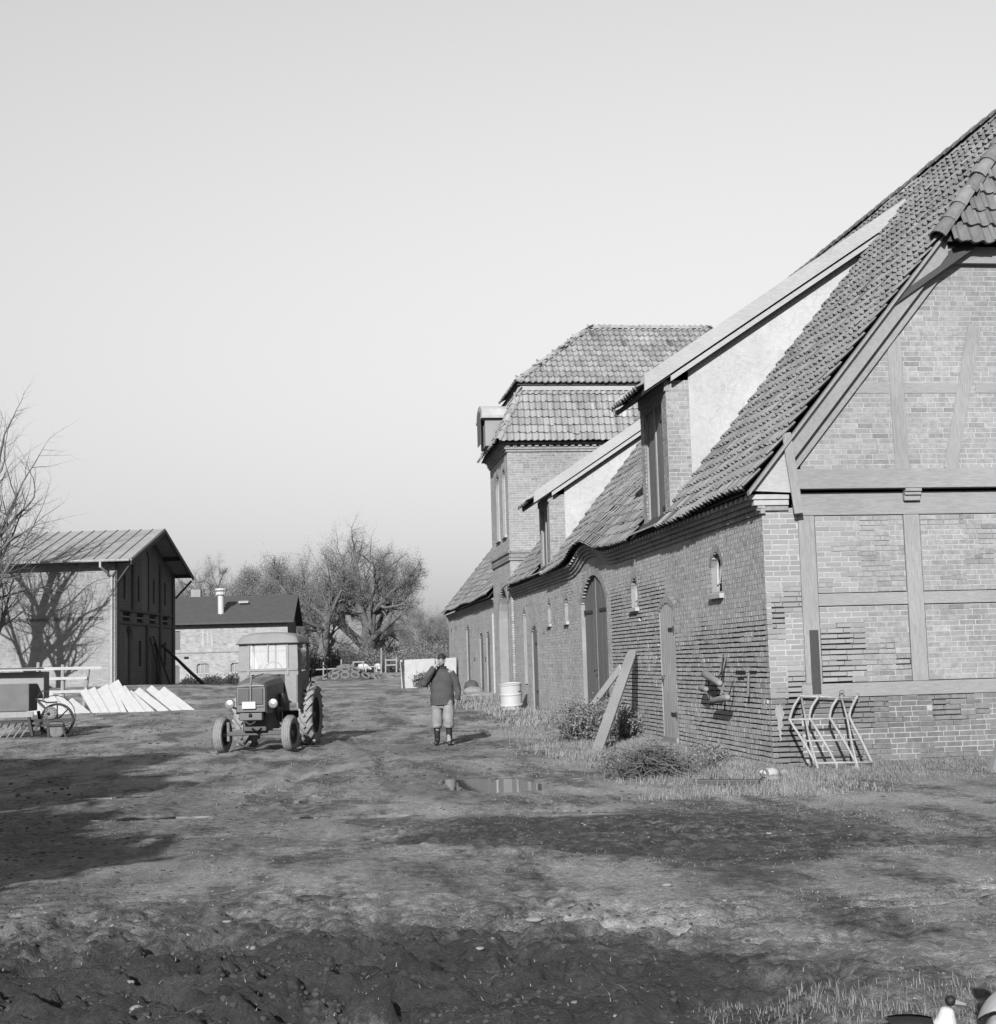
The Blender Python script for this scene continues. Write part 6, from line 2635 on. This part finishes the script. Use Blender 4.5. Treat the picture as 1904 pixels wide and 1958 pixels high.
for sx_, kx, ky in ((1, .118, -.08), (-1, -.122, .04)):
    cloth('trouser_leg', [((kx, ky, .345), .088, .095), ((kx, ky, .40), .108, .112), ((kx, ky - .01, .52), .108, .112), ((kx * .95, ky * .5, .70), .112, .12), ((kx * .88, 0, .86), .115, .13)], 'cloth_trousers', trs, .013, seed=7 + sx_)
for sx_, kx, ky in ((1, .122, -.08), (-1, -.128, .07)):
    bt = skin_mesh('boot', [(kx, ky, .40), (kx, ky + .01, .24), (kx + .003, ky + .03, .09), (kx + .006 * sx_, ky - .04, .05), (kx + .02 * sx_, ky - .16, .045)],
                   [(0, 1), (1, 2), (2, 3), (3, 4)], [.076, .066, .056, (.052, .05), (.046, .04)], 'rubber_boot', 2, man)
# hair cap, ears and face under the raised hand
q = MB()
n, k_ = 16, 8
for i in range(k_ + 1):
    ph = (math.pi * .56) * i / k_
    for k in range(n):
        t = 2 * math.pi * k / n
        f = 1.0 if math.sin(t) > -.35 else .86
        q.v.append((.083 * math.sin(ph) * math.cos(t), -.008 + .102 * math.sin(ph) * math.sin(t) * f, 1.70 + .098 * math.cos(ph)))
for i in range(k_):
    for k in range(n):
        k2 = (k + 1) % n
        q.f.append((i * n + k, (i + 1) * n + k, (i + 1) * n + k2, i * n + k2))
        q.t.append(1)
q.build('hair', 'hair', man, smooth=True)
for sx_ in (-1, 1):
    q = MB()
    q.lathe([(.004, -.006), (.022, -.004), (.026, .002), (.012, .008)], 10, 'X', (sx_ * .078, .0, 1.655))
    q.build('ear', 'skin', man, smooth=True)
q = MB()
q.prism([(-.012, -.105, 1.635), (.012, -.105, 1.635), (.004, -.098, 1.68), (-.004, -.098, 1.68)], (0, -.022, -.004))
q.build('nose', 'skin', man, smooth=True)
q = MB()
q.beam((-.024, -.106, 1.605), (.024, -.106, 1.605), .008, .007)
q.build('mouth', 'hair', man)
for sx_ in (-1, 1):
    q = MB()
    q.lathe([(.001, -.012), (.008, -.008), (.011, 0)], 8, 'Y', (sx_ * .032, -.10, 1.672))
    q.build('eye', 'hair', man, smooth=True)

# ------------------------------------------------------------------ birds in the foreground


def bird(name, loc, rz, sc, body_m, neck_m, head_m, label, cat, neck_h, back_m=None):
    body = skin_mesh(name, [(0, .0, .19), (0, -.12, .20), (0, .14, .19), (0, .26, .22), (0, .33, .24), (0, -.18, .24)],
                     [(0, 1), (0, 2), (2, 3), (3, 4), (1, 5)], [(.105, .10), (.095, .095), (.085, .075), (.045, .03), (.008, .005), (.06, .07)], body_m, 2)
    body.location = loc
    body.rotation_euler = (0, 0, rz)
    body.scale = (sc, sc, sc)
    tag(body, label, cat)
    skin_mesh('neck', [(0, -.15, .20), (0, -.20, .27), (0, -.20, .27 + neck_h * .5), (0, -.21, .28 + neck_h)], [(0, 1), (1, 2), (2, 3)], [(.092, .095), (.070, .075), .050, .044], neck_m, 2, body)
    skin_mesh('head', [(0, -.195, .30 + neck_h), (0, -.235, .315 + neck_h), (0, -.26, .31 + neck_h)], [(0, 1), (1, 2)], [(.036, .032), (.04, .036), (.024, .02)], head_m, 2, body)
    q = MB()
    q.hexa([(-.018, -.235, .295 + neck_h), (.018, -.235, .295 + neck_h), (.02, -.315, .288 + neck_h), (-.02, -.315, .288 + neck_h),
            (-.012, -.235, .325 + neck_h), (.012, -.235, .325 + neck_h), (.016, -.315, .300 + neck_h), (-.016, -.315, .300 + neck_h)])
    q.build('bill', 'stone', body, bevel=.004)
    for sx_ in (-1, 1):
        q = MB()
        n, m_ = 10, 6
        for j in range(m_ + 1):
            for i in range(n + 1):
                u, v = i / n, j / m_
                y = -.12 + .27 * u
                w_ = math.sin(math.pi * min(1, u * .9 + .1)) ** .6
                ang = (.15 + 1.0 * v)
                rr_ = .116 * math.sqrt(max(.04, 1 - (y / .27) ** 2))
                q.v.append((sx_ * rr_ * math.sin(ang * w_ + .1) * 1.02, y, .195 + rr_ * 1.03 * math.cos(ang * w_ + .1) )) 
        for j in range(m_):
            for i in range(n):
                w1_ = n + 1
                q.f.append((j * w1_ + i, j * w1_ + i + 1, (j + 1) * w1_ + i + 1, (j + 1) * w1_ + i))
                q.t.append(1)
        q.build('wing', back_m or body_m, body, smooth=True)
        q = MB()
        q.tube([(sx_ * .045, .02, .12), (sx_ * .05, .0, .02)], .009, 6)
        q.hexa([(sx_ * .03, .01, 0), (sx_ * .07, .01, 0), (sx_ * .085, -.07, 0), (sx_ * .02, -.07, 0), (sx_ * .03, .01, .015), (sx_ * .07, .01, .015), (sx_ * .085, -.07, .006), (sx_ * .02, -.07, .006)])
        q.build('leg', 'stone_dark', body)
    return body


bird('duck', (2.27, 5.33, 0.0), R_(68), .66, 'feather_black', 'feather_white', 'feather_black', 'black and white duck with black cap in the foreground grass', 'duck', .09, 'feather_black')
bird('goose', (2.45, 4.80, 0.0), R_(150), 1.3, 'feather_white', 'feather_white', 'feather_white', 'white goose standing close beside the duck', 'goose', .16, 'feather_white')


def sheep(loc, rz, label):
    b = skin_mesh('sheep', [(0, 0, .50), (0, -.35, .52), (0, .35, .50), (0, -.50, .45), (0, -.68, .33), (0, -.78, .27)], [(0, 1), (0, 2), (1, 3), (3, 4), (4, 5)], [(.27, .27), (.25, .25), (.25, .25), .15, .11, .07], 'sheep_wool', 2)
    b.location = loc
    b.rotation_euler = (0, 0, rz)
    tag(b, label, 'sheep')
    for x in (-.14, .14):
        for y in (-.32, .32):
            q = MB()
            q.tube([(x, y, .4), (x, y + .02, .2), (x, y, 0)], [.06, .04, .035], 6)
            q.build('leg', 'sheep_wool', b)
    for x in (-.1, .1):
        q = MB()
        q.tube([(x * .6, -.62, .38), (x * 1.5, -.62, .36)], [.035, .015], 6)
        q.build('ear', 'sheep_wool', b)


sheep((4.35, 118.4, gz(4.35, 118.4)), R_(80), 'white sheep grazing sideways beyond the tyre heap')
sheep((5.6, 118.2, gz(5.6, 118.2)), R_(10), 'white sheep facing the yard near the tall fence post')
# ------------------------------------------------------------------ trees


class Plant:
    def __init__(s, seed):
        s.r = random.Random(seed)
        s.w = MB()
        s.tips = []

    def grow(s, p, d, L, rad, lev, spec):
        r = s.r
        n = spec['seg'][lev]
        pts, rs = [p], [rad]
        cur = Vector(d)
        taper = spec['taper'][lev]
        env = spec.get('env')
        for k in range(n):
            cur = (cur + Vector((r.gauss(0, 1), r.gauss(0, 1), r.gauss(0, 1))) * spec['wob'][lev] + Vector((0, 0, 1)) * spec['up'][lev]).normalized()
            p2 = p + cur * (L / n)
            if env and lev >= 1 and k and ((p2.x / env[0]) ** 2 + (p2.y / env[0]) ** 2 + ((p2.z - env[1]) / env[2]) ** 2) > 1:
                break
            p = p2
            pts.append(p)
            rs.append(rad * (1 - (1 - taper) * (k + 1) / n))
        n = len(pts) - 1
        s.w.tube(pts, rs, spec['sides'][lev], cap=False)
        if lev + 1 >= len(spec['n']) + 1 or lev >= len(spec['n']):
            s.tips.append((pts[-1], cur))
            s.tips.append((pts[len(pts) // 2], cur))
            return
        m = spec['n'][lev]
        m = max(1, int(round(m * r.uniform(.8, 1.2))))
        st = spec['start'][lev]
        for k in range(m):
            t = st + (1 - st) * (k + r.random() * .9) / m
            t = min(t, .999)
            f = t * n
            i = min(n - 1, int(f))
            q = pts[i].lerp(pts[i + 1], f - i)
            ax = (pts[i + 1] - pts[i]).normalized()
            a = spec['ang'][lev] * r.uniform(.7, 1.3)
            per = ax.orthogonal().normalized()
            per.rotate(Matrix.Rotation(r.uniform(0, 2 * math.pi) if lev else 2.4 * k + r.uniform(-.4, .4), 3, ax))
            dd = (ax * math.cos(a) + per * math.sin(a)).normalized()
            rr_ = rs[i] * spec['rr'][lev] * r.uniform(.75, 1.05)
            s.grow(q, dd, L * spec['ll'][lev] * r.uniform(.7, 1.15) * (1.15 - .45 * t), rr_, lev + 1, spec)
        if spec.get('lead', True):
            s.grow(pts[-1], cur, L * .55, rs[-1], lev + 1, spec)


def leaf_mesh(name, tips, n_per, spread, size, m, seed=0, squash=1.0):
    r = np.random.RandomState(seed)
    T = np.array([tuple(t[0]) for t in tips])
    P = np.repeat(T, n_per, axis=0) + r.normal(0, spread, (len(T) * n_per, 3)) * np.array([1, 1, squash])
    n = len(P)
    a = r.normal(0, 1, (n, 3))
    a /= np.linalg.norm(a, axis=1)[:, None]
    b = np.cross(a, r.normal(0, 1, (n, 3)))
    b /= np.linalg.norm(b, axis=1)[:, None] + 1e-9
    sz = size * r.uniform(.5, 1.3, (n, 1))
    V = np.stack([P - a * sz, P + b * sz * .45, P + a * sz, P - b * sz * .45], 1)
    F = (np.arange(n)[:, None] * 4 + np.arange(4)[None])
    return np_mesh(name, V.reshape(-1, 3), F, m)


OAK = dict(n=[8, 6, 5, 4, 3], seg=[6, 5, 4, 3, 2, 2], wob=[.07, .14, .18, .2, .2, .2], up=[.03, .02, .03, .03, .02, .02], taper=[.55, .4, .35, .3, .3, .3],
           sides=[10, 7, 5, 4, 3, 3], start=[.28, .25, .2, .2, .2], ang=[.9, .8, .8, .8, .75], rr=[.6, .55, .55, .5, .5], ll=[1.05, .72, .62, .55, .5])
BARE = dict(n=[8, 7, 5, 5], seg=[7, 6, 5, 3, 2], wob=[.05, .12, .15, .18, .2], up=[.02, .05, .06, .04, .02], taper=[.5, .3, .3, .3, .3],
            sides=[10, 7, 5, 4, 3], start=[.35, .25, .2, .15], ang=[.7, .7, .75, .75], rr=[.55, .5, .5, .5], ll=[.80, .6, .55, .5])


def tree(name, loc, H, rad, spec, seed, label, leaves=0,  lsize=.14, lspread=.5, lean=(0, 0), m='leaf', group=None, trunk_frac=.5, rz=0, width=None):
    if width:
        spec = dict(spec, env=(width / 2, H * .60, H * .42))
    root = empty(name, loc, rz, label, 'tree', group)
    p = Plant(seed)
    p.grow(Vector((0, 0, -.2)), Vector((lean[0], lean[1], 1)).normalized(), H * trunk_frac, rad, 0, spec)
    # fit the height exactly
    V = np.array(p.w.v)
    k = H / max(.1, V[:, 2].max())
    p.w.v = [tuple(v) for v in V * k]
    p.tips = [(t[0] * k, t[1]) for t in p.tips]
    tk = p.w.build('trunk', 'bark', root, smooth=True)
    if leaves:
        o = link('crown', leaf_mesh('crown', p.tips, leaves, lspread, lsize, m, seed), root)
    return root, p


# oaks and other trees behind the yard
tree('oak_tree', (5.6, 140.5, .7), 16.3, .95, OAK, 4, 'tall spreading oak in thin young leaf beyond the paddock', 4, .055, .22, (.0, 0), width=12, trunk_frac=.40)
tree('oak_tree', (.9, 126, .8), 12.2, .55, OAK, 9, 'leaning tree with forked pale trunk beside the tall oak', 2, .05, .2, (.12, .0), trunk_frac=.5, width=8)
tree('lime_tree', (-4.6, 152, .7), 13.2, .5, OAK, 12, 'dense round-crowned tree rising behind the stable roof', 9, .07, .35, (0, 0), width=7.5)
tree('elm_tree', (-.9, 146, .7), 13.0, .5, OAK, 17, 'slim bare-topped tree between the round crown and the forked tree', 3, .045, .2, (0, 0), width=7)
tree('beech_tree', (-11.5, 166, .7), 14.6, .55, OAK, 15, 'bare broad tree showing over the stable chimney', 3, .045, .2, (0, 0), width=7)
tree('beech_tree', (-15.5, 172, .7), 12.5, .5, OAK, 19, 'smaller bare tree beside the granary eave', 3, .045, .2, (0, 0), width=7)
tree('ash_tree', (14.6, 186, .8), 9.3, .25, OAK, 21, 'distant thin tree standing above the hedge near the barn end', 3, .045, .2, (0, 0), width=7)
tree('ash_tree', (17.2, 182, .8), 7.2, .22, OAK, 23, 'low distant tree close to the barn end above the hedge', 3, .045, .2, (0, 0), width=7)


def shrub(name, loc, size, n, seed, label, m='leaf', twigs=60, lsize=.1, cat='shrub', group=None, leafy=True):
    """Many-stemmed bush: thin stems fanning up with leaf-sized faces through the volume."""
    r = random.Random(seed)
    root = empty(name, loc, 0, label, cat, group)
    w_ = MB()
    tips = []
    for k in range(twigs):
        a = r.uniform(0, 2 * math.pi)
        q_ = math.sqrt(r.random())
        p = Vector((size[0] * .25 * q_ * math.cos(a), size[1] * .25 * q_ * math.sin(a), -.03))
        e = Vector((size[0] * .5 * q_ * math.cos(a), size[1] * .5 * q_ * math.sin(a), size[2] * (1.0 - .55 * q_ * q_) * r.uniform(.6, 1.05)))
        m1 = p.lerp(e, .5) + Vector((r.gauss(0, .06), r.gauss(0, .06), r.gauss(0, .05))) * size[0]
        rad = .006 * max(size) ** .7
        w_.tube([p, p.lerp(m1, .5) + Vector((0, 0, .02)), m1, e], [rad * 1.4, rad * 1.1, rad * .8, rad * .35], 4, cap=False)
        for j in range(3):
            s_ = m1.lerp(e, r.random())
            dd = Vector((r.gauss(0, 1), r.gauss(0, 1), r.uniform(.0, 1))).normalized() * size[2] * r.uniform(.12, .3)
            w_.tube([s_, s_ + dd], [rad * .6, rad * .25], 3, cap=False)
            tips.append((s_ + dd, dd))
        tips += [(e, e), (m1, e)]
    w_.build('stems', 'twig', root)
    if leafy:
        link('foliage', leaf_mesh('foliage', tips, n, .055 * max(size), lsize, m, seed, .7), root)
    return root


# hedge line and undergrowth behind the paddock
for i, (x, y, sx_, sz_, m) in enumerate(((3.0, 128, 5, 2.8, 'leaf'), (.2, 122, 3.5, 2.4, 'leaf_dark'), (2.9, 121, 3.4, 2.3, 'leaf_dark'), (7.6, 134, 5.5, 3.2, 'leaf'), (10.6, 140, 6, 3.6, 'leaf'), (13.2, 146, 6.5, 4.4, 'leaf'),
                                         (5.8, 130, 4.5, 2.4, 'leaf'), (15.8, 150, 6, 4.8, 'leaf'), (9.5, 128, 4, 2.6, 'leaf'), (12.0, 132, 4.5, 2.8, 'leaf'), (-2.6, 132, 5, 4.5, 'leaf'))):
    shrub('hedge_shrub', (x, y, gz(x, y)), (sx_, sx_ * .8, sz_), 3, 300 + i, ('pale twiggy hedge bush behind the paddock fence', 'dark evergreen bush at the foot of the forked tree')[m == 'leaf_dark'], m, 130, .09, 'bush',
          'pale hedge bushes behind the paddock' if m == 'leaf' else 'dark bushes under the forked tree')
shrub('shrub', (4.9, 61.8, gz(4.9, 61.8)), (.85, .6, .75), 5, 402, 'small round shrub in front of the white panel wall', 'leaf', 50, .05)
for i, (x, y) in enumerate(((-8.6, 104.6), (-7.0, 104.4), (-5.3, 104.2), (-3.9, 104.0))):
    shrub('low_shrub', (x, y, gz(x, y)), (1.9, .9, (.8, .85, .95, 1.5)[i]), 5, 420 + i, ('low dark growth along the foot of the stable wall', 'taller dark clump at the foot of the stable wall')[i == 3], 'leaf_dark', 50, .09, 'shrub', 'dark growth along the stable wall' if i < 3 else None)

# bramble and brushwood by the barn
shrub('bramble_bush', (5.55, 27.6, 0), (1.7, 1.3, .85), 5, 500, 'tangled bramble bush behind the leaning plank', 'leaf', 150, .035, 'bush')
shrub('bramble_bush', (6.1, 28.8, 0), (1.0, .9, .75), 5, 501, 'smaller bramble growing against the cart door', 'leaf', 80, .035, 'bush')
pile = empty('brushwood_pile', (4.55, 18.75, 0), 0, 'dark heap of cut brushwood in the grass before the stable door', 'brushwood')
q = MB()
r = random.Random(77)
for k in range(330):
    a = r.uniform(0, math.pi)
    cx, cy = r.gauss(0, .26), r.gauss(0, .20)
    hz = max(.02, .46 * math.exp(-(cx * cx + cy * cy) * 4.5)) * r.uniform(.1, 1.0)
    L = r.uniform(.10, .34)
    d = Vector((math.cos(a), math.sin(a), r.uniform(-.35, .55))) * L
    c = Vector((cx, cy, hz))
    p0, p1 = c - d, c + d
    p0.z, p1.z = max(.005, p0.z), max(.005, p1.z)
    mid = c + Vector((r.gauss(0, .03), r.gauss(0, .03), r.gauss(0, .03)))
    mid.z = max(.005, mid.z)
    w0 = r.uniform(.003, .008)
    q.tube([p0, mid, p1], [w0, w0 * .8, w0 * .4], 4, cap=False)
for k in range(110):
    a = r.uniform(0, 2 * math.pi)
    p0 = Vector((r.gauss(0, .22), r.gauss(0, .15), .05))
    d = Vector((math.cos(a) * r.uniform(.2, .9), math.sin(a) * r.uniform(.2, .9), r.uniform(.3, 1.0))).normalized() * r.uniform(.22, .58)
    m1 = p0 + d * .5 + Vector((r.gauss(0, .04), r.gauss(0, .04), r.gauss(0, .03)))
    q.tube([p0, m1, p0 + d + Vector((r.gauss(0, .05), r.gauss(0, .05), 0))], [.006, .004, .0015], 4, cap=False)
q.build('twigs', 'twig', pile)
link('dead_leaves', leaf_mesh('dead_leaves', [(Vector((r.gauss(0, .25), r.gauss(0, .18), abs(r.gauss(.1, .1)) + .02)), None) for _ in range(420)], 3, .04, .022, 'leaf_dark', 5), pile)
for i, (x, y, s_) in enumerate(((4.1, 19.3, .5), (5.5, 19.6, .5), (5.9, 20.4, .45))):
    shrub('weed_clump', (x, y, 0), (s_, s_, s_ * .8), 3, 520 + i, 'thin straggly weeds growing near the brushwood pile', 'leaf', 26, .025, 'weeds', 'weeds by the brushwood')

# bare trees in front of the granary, just outside the picture: their limbs reach in and their shadows lie on its wall
def along_light(p, t):
    return (p[0] - math.sin(SUN_AZ) * t, p[1] - math.cos(SUN_AZ) * t)


a1 = along_light((-13.5, 70.4), 6.5)
a2 = along_light((-12.0, 70.3), 6.0)
tree('bare_tree', (a1[0], a1[1], gz(*a1)), 14.5, .48, BARE, 31, 'tall bare tree with spreading limbs before the granary', 0, lean=(.03, 0), trunk_frac=.62)
tree('bare_tree', (a2[0], a2[1], gz(*a2)), 10.5, .34, BARE, 33, 'shorter bare forked tree before the granary', 0, lean=(.10, 0), trunk_frac=.55)

# evergreens to the left of the photographer whose shade falls across the yard


def evergreen(loc, zc, rh, rv, n, seed, label):
    root = empty('evergreen_tree', loc, 0, label, 'tree')
    q = MB()
    q.tube([(0, 0, -.1), (.05, 0, zc * .5), (0, 0, zc)], [.3, .24, .12], 10)
    r = np.random.RandomState(seed)
    rr0 = random.Random(seed)
    for k in range(26):
        a, t = rr0.uniform(0, 6.28), rr0.uniform(.25, .98)
        e = Vector((math.cos(a) * rh * .8 * rr0.random(), math.sin(a) * rh * .8 * rr0.random(), zc + rv * rr0.uniform(-.7, .7)))
        q.tube([(0, 0, zc * t), e * .5 + Vector((0, 0, zc * t * .5)), e], [.08, .05, .02], 5, cap=False)
    q.build('trunk', 'bark', root)
    tips = []
    d = r.normal(0, 1, (n, 3))
    d /= np.linalg.norm(d, axis=1)[:, None]
    lump = 1 + .22 * np.sin(d[:, 0] * 6 + seed) * np.sin(d[:, 1] * 5) + .12 * np.sin(d[:, 2] * 9)
    rad = r.uniform(.35, 1, n) ** .5 * lump
    for i in range(n):
        tips.append((Vector((d[i, 0] * rh * rad[i], d[i, 1] * rh * rad[i], zc + d[i, 2] * rv * rad[i])), None))
    link('crown', leaf_mesh('crown', tips, 3, .18, .26, 'leaf_dark', seed), root)


evergreen((-11.6, 9.0, 0), 5.2, 4.3, 2.6, 14000, 61, 'big dark evergreen beside the yard entrance')
evergreen((-7.8, 5.4, 0), 3.5, 2.6, 1.1, 8000, 62, 'low dark evergreen next to the big one by the yard entrance')

# ------------------------------------------------------------------ grass


def grass_field(name, pts, h0, h1, w_, m, seed, lean=.9):
    r = np.random.RandomState(seed)
    n = len(pts)
    P = np.array(pts)
    a = r.uniform(0, 2 * np.pi, n)
    h = r.uniform(h0, h1, n) * r.uniform(.5, 1, n)
    le = np.abs(r.normal(0, lean, n)) * h
    dx, dy = np.cos(a), np.sin(a)
    s = np.stack([-dy, dx, np.zeros(n)], -1) * w_ * .5
    b = P
    mid = P + np.stack([dx * le * .3, dy * le * .3, h * .6], -1)
    tip = P + np.stack([dx * le, dy * le, h * (1 - .25 * np.minimum(1, le / h))], -1)
    V = np.stack([b - s, b + s, mid + s * .7, mid - s * .7, tip], 1).reshape(-1, 3)
    i = np.arange(n)[:, None] * 5
    F4 = i + np.array([[0, 1, 2, 3]])
    F3 = i + np.array([[3, 2, 4, 4]])
    F = np.concatenate([F4, F3])
    me = bpy.data.meshes.new(name)
    faces = [tuple(f) for f in F4] + [tuple(f[:3]) for f in F3]
    me.from_pydata(V, [], faces)
    me.materials.append(MATS[m])
    me.update()
    return me


def zsurf(x, y):
    ix = np.clip(np.searchsorted(gx, x), 1, len(gx) - 1)
    iy = np.clip(np.searchsorted(gy, y), 1, len(gy) - 1)
    tx_ = (x - gx[ix - 1]) / (gx[ix] - gx[ix - 1])
    ty_ = (y - gy[iy - 1]) / (gy[iy] - gy[iy - 1])
    return (ZG[iy - 1, ix - 1] * (1 - tx_) + ZG[iy - 1, ix] * tx_) * (1 - ty_) + (ZG[iy, ix - 1] * (1 - tx_) + ZG[iy, ix] * tx_) * ty_


def scatter(n, x0, x1, y0, y1, dens, seed):
    r = np.random.RandomState(seed)
    x, y = r.uniform(x0, x1, n), r.uniform(y0, y1, n)
    k = r.uniform(0, 1, n) < dens(x, y)
    x, y = x[k], y[k]
    return np.stack([x, y, zsurf(x, y) - .005], -1)


cl = lambda x, y, s: np.clip((fbm(x, y, s, 3, 91) - .42) * 6, 0, 1)
notmud = lambda x, y: np.clip(1 - mud_mask(x, y) * 1.6, 0, 1)
g1 = scatter(150000, 3.2, 6.6, 15.5, 33, lambda x, y: np.clip((x - 3.0 - 1.6 * fbm(x, y, .7, 2, 96)) / 2.2, 0.0, 1) * (.15 + .75 * cl(x, y, 1.3)), 1)
g2 = scatter(80000, 5.2, 12, 15.2, 19.7, lambda x, y: (.15 + .85 * cl(x, y, 1.6)) * np.clip((y - 15.5 - 1.5 * fbm(x, y, .8, 2, 95)) / 3, 0, 1), 2)
g3 = scatter(22000, 4.0, 6.55, 33, 62, lambda x, y: np.clip((x - 4.6) / 1.2, 0, 1) * (.3 + .7 * cl(x, y, .8)), 3)
g4 = scatter(140000, -1.5, 7.5, 5.5, 17, lambda x, y: notmud(x, y) * np.clip((x - 1.0) / 2.5 + .15, 0.05, 1) * cl(x, y, .9) * .55, 4)
g5 = scatter(70000, -14, 5, 17, 60, lambda x, y: notmud(x, y) * cl(x, y, .5) * .4, 5)
g6 = scatter(6000, 1.7, 3.6, 4.6, 6.6, lambda x, y: .4 + .6 * cl(x, y, 2.), 6)
for nm, P, h0, h1, w_, m, sd in (('tall_grass', g1, .03, .15, .007, 'grass_dry', 1), ('tall_grass', g2, .02, .10, .007, 'grass', 2), ('verge_grass', g3, .06, .25, .02, 'grass_dry', 3),
                                 ('short_grass', g4, .01, .035, .006, 'grass', 4), ('short_grass', g5, .02, .06, .012, 'grass', 5), ('tall_grass', g6, .02, .09, .004, 'grass', 6)):
    o = link(nm, grass_field(nm, P, h0, h1, w_, m, sd))
    tag(o, {'tall_grass': 'tall dry grass along the foot of the barn', 'verge_grass': 'rough grass verge along the far wing', 'short_grass': 'short trampled grass on the yard'}[nm], 'grass', None, 'stuff')

# clods and crumbs of earth lying on the mud
r = np.random.RandomState(88)
_v, _f = [(0, 0, 1)], []
for a_ in (.75, 1.57, 2.3):
    _v += [(math.sin(a_) * math.cos(t), math.sin(a_) * math.sin(t), math.cos(a_)) for t in np.linspace(0, 2 * math.pi, 7, endpoint=False)]
for k in range(7):
    _f.append((0, 1 + k, 1 + (k + 1) % 7))
    for q_ in (0, 7):
        _f += [(1 + q_ + k, 8 + q_ + k, 8 + q_ + (k + 1) % 7), (1 + q_ + k, 8 + q_ + (k + 1) % 7, 1 + q_ + (k + 1) % 7)]
OCT, OF = np.array(_v), np.array(_f)


def clods(name, P, s0, s1, seed, m):
    r = np.random.RandomState(seed)
    n = len(P)
    sz = s0 * (s1 / s0) ** (r.uniform(0, 1, n) ** 3.0)
    V = OCT[None] * (1 + r.normal(0, .16, (n, len(OCT), 1))) * sz[:, None, None]
    a = r.uniform(0, 6.28, n)
    c, s_ = np.cos(a)[:, None], np.sin(a)[:, None]
    x, y = V[:, :, 0] * c - V[:, :, 1] * s_, V[:, :, 0] * s_ + V[:, :, 1] * c
    V = np.stack([x, y, V[:, :, 2] * .62], -1) + P[:, None, :]
    F = (OF[None] + (np.arange(n) * len(OCT))[:, None, None]).reshape(-1, 3)
    return np_mesh(name, V.reshape(-1, 3), F, m, smooth=True)


mat('earth_clod', 0.07, 0.95, 0.4, 3, 0.6, 60)
mat('pebble', 0.26, 0.9, 0.4, 3, 0.3, 60)
c1 = scatter(60000, -3.2, 4.2, 5.2, 11.5, lambda x, y: np.clip(mud_mask(x, y) * 1.1, .05, 1) * (.3 + .7 * cl(x, y, 1.2)), 81)
c2 = scatter(30000, -4, 7, 11, 19, lambda x, y: np.clip(mud_mask(x, y), .12, 1) * cl(x, y, 1.0), 82)
c3 = scatter(30000, -9, 6, 19, 50, lambda x, y: np.clip(mud_mask(x, y), .15, 1) * cl(x, y, .7), 83)
st_ = scatter(9000, -3, 5, 5.2, 16, lambda x, y: np.clip(mud_mask(x, y) + .2, 0, 1) * (.2 + .8 * cl(x, y, 1.5)), 86)
st_[:, 2] += .008
sm_ = grass_field('straw', st_, .006, .03, .005, 'grass_dry', 9, 4.0)
tag(link('straw', sm_), 'bits of pale straw trodden into the mud', 'straw', None, 'stuff')
c4 = scatter(5000, -3.5, 7, 5.5, 20, lambda x, y: .25 + .75 * cl(x, y, .8), 84)
for nm, P, a, b_, m, sd in (('earth_clods', c1, .003, .024, 'earth_clod', 1), ('earth_clods', c2, .006, .03, 'earth_clod', 2), ('earth_clods', c3, .01, .05, 'earth_clod', 3), ('pebbles', c4, .004, .022, 'pebble', 4)):
    o = link(nm, clods(nm, P, a, b_, sd, m))
    tag(o, {'earth_clods': 'dark crumbs and clods of churned earth on the yard', 'pebbles': 'small pale pebbles strewn over the yard'}[nm], 'earth' if nm == 'earth_clods' else 'gravel', None, 'stuff')
